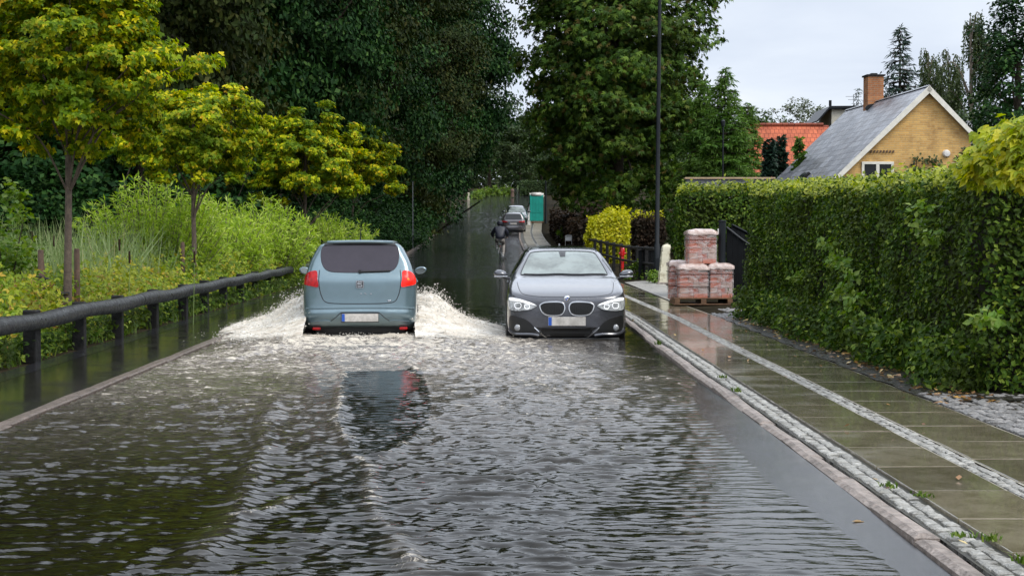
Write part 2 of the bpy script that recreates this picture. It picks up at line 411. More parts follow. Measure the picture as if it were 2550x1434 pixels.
# grey setts at the drive in front of the hedge, the setts by the gate, and the pale concrete apron by the gatepost
stones('forecourt_path', 7.0, 13.25, lambda y: xr(y) + 1.665, lambda y: xr(y) + 5.2, lambda y: zpave(y) + .015, .09, M['setts'], rows=36, gap=.012, h=.05, bev=.5)
stones('gateway_path', 25.6, 28.6, lambda y: xr(y) + 1.64 + (y > 26.9) * .4, lambda y: xr(y) + 3.2, lambda y: zpave(y) + .015, .1, M['setts'], rows=15, gap=.012, h=.05, bev=.5)
flatpatch('apron_path', [onz(1555, 703, .09), onz(1600, 699, .09), onz(1700, 705, .09), onz(1690, 745, .09), onz(1672, 750, .09)], .092, M['concrete'])

# ------------------------------------------------------------------ flood water
def polyline_dist(x, y, P):
    P = np.asarray(P); D = np.full(x.shape, 1e9); T = np.zeros(x.shape)
    L = np.concatenate([[0], np.cumsum(np.linalg.norm(np.diff(P, axis=0), axis=1))])
    for i in range(len(P) - 1):
        a, b = P[i], P[i + 1]; d = b - a; t = np.clip(((x - a[0]) * d[0] + (y - a[1]) * d[1]) / (d @ d), 0, 1)
        q = np.hypot(x - a[0] - t * d[0], y - a[1] - t * d[1]); m = q < D
        D = np.where(m, q, D); T = np.where(m, (L[i] + t * np.hypot(*d)) / L[-1], T)
    return D, T
pxl = lambda pts: np.array([onz(a, b)[:2] for a, b in pts])
SMOOTH = pxl([(858, 925), (850, 975), (852, 1010), (838, 1050), (862, 1090), (885, 1130), (930, 1150), (1010, 1115), (1065, 1070), (1075, 1000), (1050, 920)])
LANE = pxl([(880, 1110), (840, 1240), (740, 1436), (1060, 1436), (1000, 1250), (965, 1130)])
RIDGES = [  # pixel polyline on the water, height, half width, foam
    (pxl([(770, 868), (815, 885), (858, 925), (850, 985), (838, 1050), (862, 1090), (885, 1130)]), .020, .055, .36),
    (pxl([(690, 985), (665, 1060), (655, 1120), (625, 1180), (600, 1260), (560, 1330), (480, 1400), (400, 1440)]), .026, .09, .16),
    (pxl([(1040, 870), (1010, 905), (1050, 930)]), .025, .06, .55),
    (pxl([(885, 1130), (925, 1165), (920, 1230), (935, 1290), (1000, 1330)]), .012, .05, .30),
    (pxl([(930, 1150), (1000, 1110), (1040, 1080), (1090, 1035)]), .012, .06, .25),
    (pxl([(600, 1290), (690, 1265), (735, 1235)]), .018, .06, .3),
    (pxl([(1200, 880), (1330, 890), (1450, 915), (1560, 955), (1620, 990), (1690, 1020)]), .014, .12, .2),
    (pxl([(1485, 877), (1560, 886), (1640, 897)]), .008, .025, .5),
    (pxl([(1060, 1434), (1010, 1380), (975, 1330)]), .015, .08, .3),
    (pxl([(350, 868), (450, 845), (560, 832)]), .02, .07, .8),
    (pxl([(540, 905), (640, 880), (740, 850)]), .03, .12, .6),
    (pxl([(1060, 850), (1150, 855), (1240, 862)]), .03, .14, .6),
]
_wr = np.random.default_rng(21)
_nW = 90
_lam = np.exp(_wr.uniform(math.log(.05), math.log(.24), _nW))
_dirn = np.where(_wr.random(_nW) < .78, _wr.normal(math.pi / 2, .23, _nW), _wr.uniform(0, math.pi, _nW))
_ph = _wr.uniform(0, 6.28, _nW)
_sl = .0285 * (_lam / .2) ** -.08 * _wr.uniform(.5, 1.3, _nW)
CARY, CARX = 21.75, -2.17
def inpoly(x, y, P):
    c = np.zeros(x.shape, bool); n = len(P)
    for i in range(n):
        a, b = P[i], P[(i + 1) % n]
        m = ((a[1] > y) != (b[1] > y)) & (x < (b[0] - a[0]) * (y - a[1]) / (b[1] - a[1] + 1e-12) + a[0]); c ^= m
    return c
def water_fields(x, y):
    w = np.zeros(x.shape); wx = x + .25 * (fbm(x * .8, y * .8, 1.5, 2) - .5); wy = y + .35 * (fbm(x * .7, y * .7, 7.5, 2) - .5)
    for i in range(_nW):
        k = 2 * np.pi / _lam[i]
        w += _sl[i] / k * np.sin(k * (wx * math.cos(_dirn[i]) + wy * math.sin(_dirn[i])) + _ph[i])
    gust = .44 + .92 * sstep(.34, .66, fbm(x * .55, y * .38, 3.3, 3))
    D, _ = polyline_dist(x, y, np.vstack([SMOOTH, SMOOTH[:1]]))
    ins = inpoly(x, y, SMOOTH); calm = np.where(ins, 1 - sstep(0, .40, D) * .70, 1.0) * np.where(inpoly(x, y, LANE), 1 - .42 * sstep(0, .3, polyline_dist(x, y, np.vstack([LANE, LANE[:1]]))[0]), 1.0)
    edge = sstep(.0, .9, xr(y) - x - .30) * .72 + .28
    bm = 1 - .7 * sstep(.2, .8, 1 - np.abs(x - .8) / 1.1) * sstep(26, 20, y) * sstep(16.5, 19.5, y)     # lee of the parked car
    rough = 1 + .9 * sstep(14, 19, y) * sstep(27, 23, y) * sstep(1.1, .2, x)
    amp = (1 + .22 * sstep(-1.2, .2, x)) * gust * calm * edge * bm * rough * (.12 + .88 * sstep(36, 24, y)) * sstep(60, 40, y)
    z = w * amp
    foam = np.zeros(x.shape)
    for P, h, hw, f in RIDGES:
        D, T = polyline_dist(x, y, P); wob = hw * (.6 + .9 * fbm(x * 5, y * 5, 2.2, 3))
        g = np.exp(-(D / wob) ** 2) * sstep(0, .08, T) * sstep(1, .92, T)
        z = z + h * g * (.6 + .8 * fbm(x * 7, y * 7, 4.4, 3)); foam = np.maximum(foam, f * g)
    # churned wake behind and beside the moving car
    dx, dy = np.abs(x - CARX), CARY - y
    wake = sstep(1.9, .5, dx - .22 * np.maximum(dy, 0)) * sstep(7.5, 0.0, dy) * sstep(-3.5, -1.0, dy)
    wake = wake * np.where(ins, .3, 1.0)
    film = sstep(3.3, 1.2, np.abs(x - CARX - .6) - .10 * np.maximum(dy, 0)) * sstep(14.0, 1.0, dy) * sstep(-3, 0, dy) * np.where(ins, 1 - .85 * sstep(0, .35, D), 1.0)
    near = sstep(1.8, .6, np.abs(dx) ) * sstep(3.4, .4, np.abs(dy - .9))
    patch = fbm(x * 1.6, y * 1.1, 6.6, 4)
    foam = np.maximum(foam, np.maximum(.62 * wake * (.55 + .9 * patch), np.maximum(.42 * film * (.3 + 1.3 * patch), np.where((y < CARY - .1) & (dx < 1.0), .62, .95) * near)))
    # drifting bubbles well behind the car
    bub = sstep(13.5, 3, dy) * sstep(-1, 1, dy) * sstep(.50, .72, fbm(x * 1.3 + 3, y * .8, 9.1, 4)) * .36
    foam = np.maximum(foam, bub)
    z = z + near * .20 * (fbm(x * 2.4, y * 2.6, 8.8, 4) - .38) + wake * .035 * (fbm(x * 5, y * 4, 1.1, 3) - .5)
    z = z + film * .010 * (fbm(x * 11, y * 8, 5.1, 3) - .5) * 2
    film_sheen = np.clip(film * (.32 + 1.1 * fbm(x * .9, y * .7, 12.2, 3)) + wake * .4 + foam * .5, 0, 1) * np.where(ins, 1 - .85 * sstep(.0, .42, D + .22 * (fbm(x * 4, y * 3, 2.7, 3) - .5)), 1.0)  # grey tint paints aerated water and the sky sheen of far ripples
    return z, np.clip(foam, 0, 1), film_sheen
def water_mat():
    m, nt, out = newmat('muddy_flood_water'); L = nt.links.new
    tc = N(nt, 'ShaderNodeTexCoord').outputs['Object']
    a = N(nt, 'ShaderNodeAttribute', attribute_name='foam'); a2 = N(nt, 'ShaderNodeAttribute', attribute_name='film')
    mp = N(nt, 'ShaderNodeMapping'); mp.inputs['Scale'].default_value = (.42, 1, 1); L(tc, mp.inputs[0])
    mp2 = N(nt, 'ShaderNodeMapping'); mp2.inputs['Scale'].default_value = (.7, 1, 1); L(tc, mp2.inputs[0])
    def stretch(src, lo, hi, o0=0.0, o1=1.0):
        r = N(nt, 'ShaderNodeMapRange', interpolation_type='SMOOTHSTEP'); L(src, r.inputs[0])
        for k, v in zip((1, 2, 3, 4), (lo, hi, o0, o1)): r.inputs[k].default_value = v
        return r.outputs[0]
    def math_(op, x, y):
        n = N(nt, 'ShaderNodeMath', operation=op)
        for i, v in enumerate((x, y)):
            if isinstance(v, (int, float)): n.inputs[i].default_value = v
            else: L(v, n.inputs[i])
        return n.outputs[0]
    fine = noise(nt, 17, 6, .75, mp2.outputs[0], .6)
    film = math_('MULTIPLY', a2.outputs['Fac'], stretch(fine, .34, .62, .25, 1.0))
    base = N(nt, 'ShaderNodeMix', data_type='RGBA'); L(film, base.inputs[0]); base.inputs[6].default_value = (.0065, .0055, .003, 1); base.inputs[7].default_value = (.25, .22, .19, 1)  # film greys the base: froth in the water plus painted sky sheen
    rgh = N(nt, 'ShaderNodeMapRange'); L(film, rgh.inputs[0]); rgh.inputs[3].default_value = .055; rgh.inputs[4].default_value = .26
    b = N(nt, 'ShaderNodeBsdfPrincipled'); setin(b, IOR=1.33, Specular_IOR_Level=.5); L(base.outputs[2], b.inputs['Base Color']); L(rgh.outputs[0], b.inputs['Roughness'])
    bp = N(nt, 'ShaderNodeBump'); setin(bp, Strength=.20, Distance=.012); L(noise(nt, 24, 3, .6, mp.outputs[0], .5), bp.inputs['Height']); L(bp.outputs[0], b.inputs['Normal'])
    fo = N(nt, 'ShaderNodeBsdfPrincipled'); setin(fo, Roughness=.5, Base_Color=(.54, .485, .40), Specular_IOR_Level=.5)
    bp2 = N(nt, 'ShaderNodeBump'); setin(bp2, Strength=.55, Distance=.03); L(noise(nt, 26, 5, .7, tc), bp2.inputs['Height']); L(bp2.outputs[0], fo.inputs['Normal'])
    n1 = stretch(noise(nt, 8, 7, .80, mp2.outputs[0], .9), .30, .70)
    fac = stretch(math_('ADD', a.outputs['Fac'], n1), .92, 1.25)
    mx = N(nt, 'ShaderNodeMixShader'); L(fac, mx.inputs[0]); L(b.outputs[0], mx.inputs[1]); L(fo.outputs[0], mx.inputs[2]); L(mx.outputs[0], out.inputs[0])
    return m
M['water'] = water_mat()
def build_water():
    ys = [3.0]
    while ys[-1] < 58: ys.append(ys[-1] + max(.016, .0013 * ys[-1] ** 1.22))
    ys = np.array(ys); nx = 330
    f = np.linspace(0, 1, nx)
    X = xl(ys)[:, None] + .0 + (xr(ys) - xl(ys))[:, None] * f[None]; Y = np.repeat(ys[:, None], nx, 1)
    z, foam, film = water_fields(X, Y)
    V = np.stack([X, Y, z], -1).reshape(-1, 3)
    i = np.arange(len(ys) - 1)[:, None] * nx + np.arange(nx - 1)[None]
    Q = np.stack([i, i + 1, i + nx + 1, i + nx], -1).reshape(-1, 4)
    me = mesh_np('water', V, Q, None, True)
    at_ = me.attributes.new('foam', 'FLOAT', 'POINT'); at_.data.foreach_set('value', foam.ravel().astype(np.float32))
    a2_ = me.attributes.new('film', 'FLOAT', 'POINT'); a2_.data.foreach_set('value', film.ravel().astype(np.float32))
    o = link('water', me, M['water']); tag(o, kind='structure')
build_water()

# spray thrown up by the moving car: frothy sheets beside it and loose drops above them
def frothmat():
    m, nt, out = newmat('white_brown_froth'); L = nt.links.new; tc = N(nt, 'ShaderNodeTexCoord').outputs['Object']
    b = N(nt, 'ShaderNodeBsdfPrincipled')
    mps = N(nt, 'ShaderNodeMapping'); mps.inputs['Scale'].default_value = (.30, 1, .38); L(tc, mps.inputs[0]); st_ = mps.outputs[0]
    at_ = N(nt, 'ShaderNodeAttribute', attribute_name='dens'); ad = N(nt, 'ShaderNodeMath', operation='ADD'); L(at_.outputs['Fac'], ad.inputs[0]); L(noise(nt, 30, 5, .7, st_, .3), ad.inputs[1])
    mr = N(nt, 'ShaderNodeMapRange', interpolation_type='SMOOTHSTEP'); L(ad.outputs[0], mr.inputs[0]); mr.inputs[1].default_value = .50; mr.inputs[2].default_value = .86
    tr = N(nt, 'ShaderNodeBsdfTransparent'); mx = N(nt, 'ShaderNodeMixShader'); L(mr.outputs[0], mx.inputs[0]); L(tr.outputs[0], mx.inputs[1]); L(b.outputs[0], mx.inputs[2]); L(mx.outputs[0], out.inputs[0])
    c = ramp(nt, [(.28, (.36, .30, .23)), (.46, (.60, .54, .45)), (.66, (.80, .77, .71))], noise(nt, 7.5, 7, .72, st_, .8)); L(c, b.inputs['Base Color'])
    setin(b, Roughness=.42, Subsurface_Weight=.3, Subsurface_Scale=.03, Specular_IOR_Level=.4); b.inputs['Subsurface Radius'].default_value = (1, .85, .7)
    bp = N(nt, 'ShaderNodeBump'); setin(bp, Strength=.8, Distance=.025); L(noise(nt, 34, 6, .75, st_, .6), bp.inputs['Height']); L(bp.outputs[0], b.inputs['Normal']); return m
M['froth'] = frothmat()
def spray():
    rng = np.random.default_rng(5); mb = MB()
    Hl = lambda t: K(t, [0, .1, .3, .5, .7, 1.0, 1.4], [.60, .54, .40, .28, .18, .09, .0])
    Hr = lambda t: K(t, [0, .1, .25, .42, .60, .85, 1.2, 1.5], [.46, .47, .46, .40, .26, .15, .06, .0])
    surf = []; dens = []
    for side, edge, Hf, T in ((-1, CARX - .80, Hl, 1.6), (1, CARX + .80, Hr, 1.6)):
        nt_, ny = 150, 340
        t = np.linspace(-.02, T, nt_); y = np.linspace(20.2, 26.3, ny)
        Tm, Y = np.meshgrid(t, y); X = edge - math.sin(math.radians(4.6)) * (Y - CARY) + side * Tm
        # the sheet arcs out and back from the front wheel
        arc = sstep(26.2 - .5 * 0, 25.0, Y + .55 * Tm) * sstep(20.3, 23.6, Y - .55 * Tm)
        back = sstep(20.2, 22.4, Y + .3 * Tm) * .35
        env = np.maximum(arc, back * (Y < 24))
        n1 = fbm(X * 2.2, Y * 2.0, 1.7 + side, 4); n2 = fbm(X * 9, Y * 9, 4.1, 4)
        n3 = fbm(X * 24, Y * 24, 2.2, 3); tongue = vnoise(Y * 5 + Tm * 3.0, Tm * 1.4 + 3 * side, 2.0)
        H = Hf(Tm) * env * (.50 + .62 * n1 + .30 * tongue) + (.075 * (n2 - .42) + .035 * (n3 - .45)) * env ** .5 * sstep(T, T * .6, Tm)
        H = np.where(H < .012, -.05, H)
        jx = .10 * (fbm(X * 6, Y * 6, 11 + side, 3) - .5) * env; jy = .18 * (fbm(X * 6, Y * 6, 15, 3) - .5) * env
        V = np.stack([X + jx, Y + jy, H], -1)
        i = np.arange(ny - 1)[:, None] * nt_ + np.arange(nt_ - 1)[None]
        Q = np.stack([i, i + 1, i + nt_ + 1, i + nt_], -1).reshape(-1, 4)
        Hq = H.ravel()[Q].max(1); Q = Q[Hq > .0]
        mb.add(V.reshape(-1, 3), Q)
        dens.append((.02 + .75 * sstep(.0, .55, H / (Hf(Tm) * .8 + .05)) * (1 - .55 * sstep(T * .25, T, Tm)) - .25 * sstep(.55, .9, fbm(X * 4, Y * 4, 3.1 + side, 3)) + .12 * (Tm < .25)).ravel())
        ok = (H > .02); idx = np.argwhere(ok); surf.append((V, idx, H, env))
    o = mb.build('wave_spray', M['froth'], None, True, recalc=False); at_ = o.data.attributes.new('dens', 'FLOAT', 'POINT'); at_.data.foreach_set('value', np.concatenate(dens).astype(np.float32)); tag(o, 'frothy brown white sheets of water thrown up on both sides of the moving teal car', 'spray', None, 'stuff')
    # drops and froth clots
    bm = bmesh.new(); bmesh.ops.create_icosphere(bm, subdivisions=1, radius=1.0)
    IV = np.array([v.co[:] for v in bm.verts]); IT = np.array([[v.index for v in f.verts] for f in bm.faces]); bm.free()
    P, R = [], []
    for V, idx, H, env in surf:
        k = idx[rng.integers(0, len(idx), 3400)]; p = V[k[:, 0], k[:, 1]].copy(); h = H[k[:, 0], k[:, 1]]
        up = .25 + .75 * rng.random(len(p)) ** 1.4
        p[:, 2] += up * (.03 + .30 * h) + rng.uniform(-.008, .008, len(p)); p[:, 0] += rng.normal(0, .03, len(p)) * (1 + up * 2); p[:, 1] += rng.normal(0, .05, len(p))
        r = np.exp(rng.normal(math.log(.0052), .5, len(p))) * (1 - .5 * up) * (.6 + .9 * np.clip(h / .4, 0, 1))
        P.append(p); R.append(np.clip(r, .002, .013))
    # light churn behind the tail
    n = 900; px = np.clip(rng.normal(0, .95, n), -2.3, 2.3) + CARX; py = CARY - np.abs(rng.normal(0, 1.1, n)) + .6
    P.append(np.stack([px, py, rng.uniform(0, .06, n) + .03 * fbm(px * 3, py * 3, 0, 2)], 1)); R.append(np.clip(np.exp(rng.normal(math.log(.005), .4, n)), .002, .011))
    P, R = np.concatenate(P), np.concatenate(R)
    st = np.stack([R * rng.uniform(.7, 1.5, len(R)), R * rng.uniform(.8, 2.0, len(R)), R * rng.uniform(.6, 1.4, len(R))], 1)
    V = (IV[None] * st[:, None, :] + P[:, None, :]).reshape(-1, 3)
    T = (IT[None] + (np.arange(len(P)) * len(IV))[:, None, None]).reshape(-1, 3)
    M['drop'] = pmat('white_water_drop', (.66, .62, .55), .25, var=.2, vscale=20)
    o = link('drop_spray', mesh_np('drop_spray', V, None, T, True), M['drop']); tag(o, 'loose drops and froth clots flying off the wake of the moving teal car', 'drops', None, 'stuff')
spray()
# ================================================================== CARS
def sd_poly(px, py, Q):
    """signed distance to a closed polygon (negative inside)"""
    D = np.full(px.shape, 1e9); ins = np.zeros(px.shape, bool); n = len(Q)
    for i in range(n):
        a, b = Q[i], Q[(i + 1) % n]; e = b - a; l2 = e @ e
        if l2 < 1e-14: continue
        wx, wy = px - a[0], py - a[1]; t = np.clip((wx * e[0] + wy * e[1]) / l2, 0, 1)
        D = np.minimum(D, (wx - t * e[0]) ** 2 + (wy - t * e[1]) ** 2)
        m = (a[1] > py) != (b[1] > py)
        if e[1] != 0: ins ^= m & (px < e[0] * (py - a[1]) / e[1] + a[0])
    return np.where(ins, -1, 1) * np.sqrt(D)
def smax(a, b, k):
    h = np.maximum(k - np.abs(a - b), 0) / k
    return np.maximum(a, b) + h * h * k * .25
def surface_nets(F, org, h):
    s = F < 0; nx, ny, nz = F.shape
    cnt = np.zeros((nx - 1, ny - 1, nz - 1)); acc = np.zeros((nx - 1, ny - 1, nz - 1, 3))
    cor = [(i, j, k) for i in (0, 1) for j in (0, 1) for k in (0, 1)]
    sl = lambda c: tuple(slice(o, o + n - 1) for o, n in zip(c, (nx, ny, nz)))
    for a in cor:
        for ax in range(3):
            if a[ax]: continue
            b = list(a); b[ax] = 1; b = tuple(b)
            fa, fb = F[sl(a)], F[sl(b)]; m = (fa < 0) != (fb < 0)
            t = np.where(m, fa / np.where(m, fa - fb, 1), 0)
            p = np.zeros(m.shape + (3,)) + np.array(a, float); p[..., ax] = t
            acc += np.where(m[..., None], p, 0); cnt += m
    act = cnt > 0; idx = -np.ones(act.shape, int); idx[act] = np.arange(act.sum())
    V = (np.argwhere(act) + acc[act] / cnt[act][:, None]) * h + org
    Q = []
    for ax in range(3):
        o1, o2 = [(1, 2), (2, 0), (0, 1)][ax]
        a = [slice(None)] * 3; b = [slice(None)] * 3
        a[ax] = slice(0, -1); b[ax] = slice(1, None)
        m = s[tuple(a)] != s[tuple(b)]; inside = s[tuple(a)]
        e = np.argwhere(m); sg = inside[m]
        ok = np.all([(e[:, o1] > 0), (e[:, o2] > 0), (e[:, o1] < F.shape[o1] - 1), (e[:, o2] < F.shape[o2] - 1)], axis=0); e, sg = e[ok], sg[ok]
        def cell(d1, d2):
            c = e.copy(); c[:, o1] -= d1; c[:, o2] -= d2; return idx[c[:, 0], c[:, 1], c[:, 2]]
        q = np.stack([cell(1, 1), cell(0, 1), cell(0, 0), cell(1, 0)], 1)
        q[~sg] = q[~sg][:, ::-1]; Q.append(q)
    return V, np.concatenate(Q)
class CarBody:
    def __init__(s, side, front, plan, wheels, arch_r, k=.09, h=.028, recess=(), kc=2.2):
        s.kc = kc
        s.A = catmull(side, 5); fr = np.asarray(front, float); s.B = catmull(np.vstack([fr, fr[::-1] * [-1, 1]]), 5)
        pl = np.asarray(plan, float); s.C = catmull(np.vstack([pl, pl[::-1] * [-1, 1]]), 5)
        s.wheels, s.ar, s.k, s.recess = wheels, arch_r, k, recess
        lo = np.array([s.B[:, 0].min(), s.A[:, 0].min(), s.A[:, 1].min()]) - .1; hi = np.array([s.B[:, 0].max(), s.A[:, 0].max(), s.A[:, 1].max()]) + .1
        g = [np.arange(a, b, h) for a, b in zip(lo, hi)]
        Y, Z = np.meshgrid(g[1], g[2], indexing='ij'); X1, Z1 = np.meshgrid(g[0], g[2], indexing='ij'); X2, Y2 = np.meshgrid(g[0], g[1], indexing='ij')
        a, b, c = sd_poly(Y, Z, s.A), sd_poly(X1, Z1, s.B), sd_poly(X2, Y2, s.C)
        X, YY, ZZ = np.meshgrid(*g, indexing='ij')
        F = s.comb(a[None], b[:, None, :], c[:, :, None], X, YY, ZZ)
        V, Q = surface_nets(F, lo, h)
        for _ in range(3):
            f = s.F(V); e = 4e-3; G = np.stack([s.F(V + np.eye(3)[i] * e) - f for i in range(3)], 1) / e
            st = np.clip(f / (np.sum(G * G, 1) + 1e-6), -.02, .02); V = V - G * st[:, None]
        s.V, s.Q = V, Q
        s.bvh = BVHTree.FromPolygons([Vector(v) for v in V], [list(q) for q in Q])
    def comb(s, a, b, c, X, Y, Z):
        F = smax(smax(a, b, s.k * 1.6), c, s.k * s.kc)
        for wy, wz in s.wheels:
            cyl = np.maximum(np.hypot(Y - wy, Z - wz) - s.ar, .56 - np.abs(X)); F = smax(F, -cyl, .02)
        for (c0, hs, kk) in s.recess:
            q = [np.abs((np.abs(X) if c0[0] < 0 else X) - abs(c0[0])) - hs[0], np.abs(Y - c0[1]) - hs[1], np.abs(Z - c0[2]) - hs[2]]
            F = smax(F, -np.maximum(np.maximum(q[0], q[1]), q[2]), kk)
        return F
    def F(s, P):
        return s.comb(sd_poly(P[:, 1], P[:, 2], s.A), sd_poly(P[:, 0], P[:, 2], s.B), sd_poly(P[:, 0], P[:, 1], s.C), P[:, 0], P[:, 1], P[:, 2])
    def mesh(s, name): return mesh_np(name, s.V, s.Q, None, True)
    def hit(s, p2, view):
        """p2: (x,z) for back/front, (y,z) for left/right -> point, normal"""
        if view in ('back', 'front'): o, d = Vector((p2[0], -9 if view == 'back' else 9, p2[1])), Vector((0, 1 if view == 'back' else -1, 0))
        elif view == 'top': o, d = Vector((p2[0], p2[1], 9)), Vector((0, 0, -1))
        else: o, d = Vector((9 if view == 'right' else -9, p2[0], p2[1])), Vector((-1 if view == 'right' else 1, 0, 0))
        r = s.bvh.ray_cast(o, d)
        if r[0] is None:
            q = o + d * 9; r = s.bvh.find_nearest(q)
        return r[0], r[1], -d
    def patch(s, name, poly, view, mat, parent, off=.005, grid=.03, smooth_n=6, depth=.015):
        poly = np.asarray(poly, float)
        if smooth_n: poly = catmull(poly, smooth_n)
        n = len(poly); lo, hi = poly.min(0), poly.max(0)
        gx, gy = np.meshgrid(np.arange(lo[0] + grid * .5, hi[0], grid), np.arange(lo[1] + grid * .5, hi[1], grid))
        sd = sd_poly(gx, gy, poly); k = sd < -grid * .4
        pts = [Vector(p) for p in poly] + [Vector((a, b)) for a, b in zip(gx[k], gy[k])]
        r = delaunay_2d_cdt(pts, [(i, (i + 1) % n) for i in range(n)], [], 1, 1e-6)
        V = []
        for p in r[0]:
            h, nr, ax = s.hit(p, view); V.append(np.array(h + ax * off + nr * off))
        T = [list(f) for f in r[2]]
        m0 = len(V); ax = np.array(s.hit(poly[0], view)[2])
        ring = list(range(n)); V2 = [V[i] - ax * depth for i in ring]
        Q = [[i, (i + 1) % n, m0 + (i + 1) % n, m0 + i] for i in ring]
        me = mesh_np(name, V + V2, Q, T, True)
        bm = bmesh.new(); bm.from_mesh(me); bmesh.ops.recalc_face_normals(bm, faces=bm.faces[:])
        f0 = max(bm.faces, key=lambda f: f.calc_area())
        if f0.normal.dot(Vector(ax)) < 0: bmesh.ops.reverse_faces(bm, faces=bm.faces[:])
        bm.to_mesh(me); bm.free()
        o = link(name, me, mat, parent)
        try: me.set_sharp_from_angle(angle=math.radians(50))
        except Exception: pass
        return o
    def line(s, pts, view, r, off=0.0, closed=False, sm=5):
        P = catmull(np.asarray(pts, float), sm, closed); out = []
        for p in P:
            h, nr, ax = s.hit(p, view); out.append(np.array(h + nr * off))
        return np.array(out)
    def tube(s, name, lines, view, r, mat, parent, off=0.0, closed=False, sm=5, n=6):
        for l in lines: mb = MB(); mb.tube(s.line(l, view, r, off, closed, sm), r, n, closed); o = mb.build(name, mat, parent, True)
        return o
mir = lambda poly: [(-x, z) for x, z in poly][::-1]

def paint(name, col, metal=.55, rough=.32, drops=True):
    m, nt, out = newmat(name); L = nt.links.new
    b = N(nt, 'ShaderNodeBsdfPrincipled'); L(b.outputs[0], out.inputs[0])
    tc = N(nt, 'ShaderNodeTexCoord').outputs['Object']
    c = ramp(nt, [(.3, tuple(x * .86 for x in col)), (.7, col)], noise(nt, 3, 3, .6, tc)); L(c, b.inputs['Base Color'])
    setin(b, Metallic=metal, Roughness=rough, Coat_Weight=1.0, Coat_Roughness=.03)
    if drops:
        v = N(nt, 'ShaderNodeTexVoronoi', feature='F1'); setin(v, Scale=95, Randomness=1.0); L(tc, v.inputs['Vector'])
        mr = N(nt, 'ShaderNodeMapRange', interpolation_type='SMOOTHSTEP'); L(v.outputs['Distance'], mr.inputs[0]); mr.inputs[1].default_value = .38; mr.inputs[2].default_value = .12
        bp = N(nt, 'ShaderNodeBump'); setin(bp, Strength=.22, Distance=.004); L(mr.outputs[0], bp.inputs['Height']); L(bp.outputs[0], b.inputs['Coat Normal'])
    return m
M['teal'] = paint('teal_metallic_paint', (.145, .215, .245), .5, .28)
M['graphite'] = paint('graphite_metallic_paint', (.078, .080, .092), .55, .27)
M['silver'] = paint('brown_silver_paint', (.115, .105, .11), .6, .3, False)
M['darkcar'] = paint('black_green_paint', (.018, .024, .022), .3, .25, False)
M['privacy'] = pmat('tinted_rear_glass', (.044, .037, .048), .10, var=.2, vscale=3, spec=.35)
M['carglass'] = pmat('dark_car_glass', (.012, .014, .014), .04, var=.2, spec=.5)
M['sky_glass'] = pmat('windscreen_sky_tone', (.20, .235, .222), .10, var=.45, vscale=2.6, spec=.6, lo=.40, hi=.62)  # pale base stands in for bright sky reflected in the glass
M['blk'] = pmat('black_plastic', (.012, .012, .013), .42, var=.3)
M['grille'] = pmat('grille_black', (.006, .006, .006), .5, var=.3)
M['chrome'] = pmat('chrome', (.75, .75, .76), .12, 1.0, var=.1)
M['redlamp'] = pmat('red_lamp_lens', (.50, .008, .010), .16, var=.45, vscale=22, spec=.35)
M['redlit'] = pmat('lit_red_lamp', (.60, .010, .006), .16, var=.3, vscale=22, spec=.35, emit=(1, .02, .01), estr=.75)
M['amber'] = pmat('amber_lit_bulb', (.9, .12, .02), .2, emit=(1, .16, .02), estr=1.1)
M['lens'] = pmat('clear_lamp_lens', (.30, .31, .32), .08, var=.4, vscale=30, coat=1, spec=.8)
M['headlens'] = pmat('headlamp_reflector', (.62, .64, .65), .12, col2=(.26, .27, .28), vscale=16, coat=1, spec=.6, lo=.4, hi=.6)
M['drl'] = pmat('white_lamp_strip', (.8, .82, .84), .15, var=.05, emit=(1, 1, 1), estr=.55)
M['plate'] = pmat('number_plate_white', (.56, .53, .49), .35, col2=(.36, .34, .31), vscale=9, lo=.38, hi=.62)
M['eublue'] = pmat('plate_blue', (.02, .09, .42), .3, var=.1)
M['mirror'] = pmat('mirror_silver', (.34, .37, .36), .06, 1.0, var=.1)
M['rubber'] = pmat('tyre_rubber', (.014, .014, .015), .6, var=.3, bump=.3, bscale=60)
M['alloy'] = pmat('alloy_rim', (.38, .38, .39), .3, .8, var=.2)

def wheel(parent, x, y, z, R=.315, w=.21, spokes=5):
    sx = 1 if x > 0 else -1
    c = thing('wheel', None, None, (x, y, z)); c.parent = parent
    prof = [(R * .66, -w / 2), (R * .90, -w / 2), (R * .975, -w * .42), (R, -w * .25), (R, w * .25), (R * .975, w * .42), (R * .90, w / 2), (R * .66, w / 2), (R * .66, -w / 2)]
    MB().lathe(prof, (0, 0, 0), 'X', 36).build('tyre', M['rubber'], c, True)
    mb = MB(); mb.lathe([(R * .66, -w * .4), (R * .66, w * .45), (R * .60, w * .45), (R * .58, w * .1), (R * .58, -w * .4)], (0, 0, 0), 'X', 36)
    for i in range(spokes):
        a = 2 * math.pi * i / spokes; r1 = R * .36
        mb.box((sx * w * .38, math.cos(a) * r1, math.sin(a) * r1), (.03, R * .55, .055), bevel=.008, rx=a)
    mb.lathe([(0.0, sx * w * .44), (R * .16, sx * w * .44), (R * .2, sx * w * .38), (R * .2, 0)], (0, 0, 0), 'X', 20)
    mb.build('rim', M['alloy'], c, True)
    return c
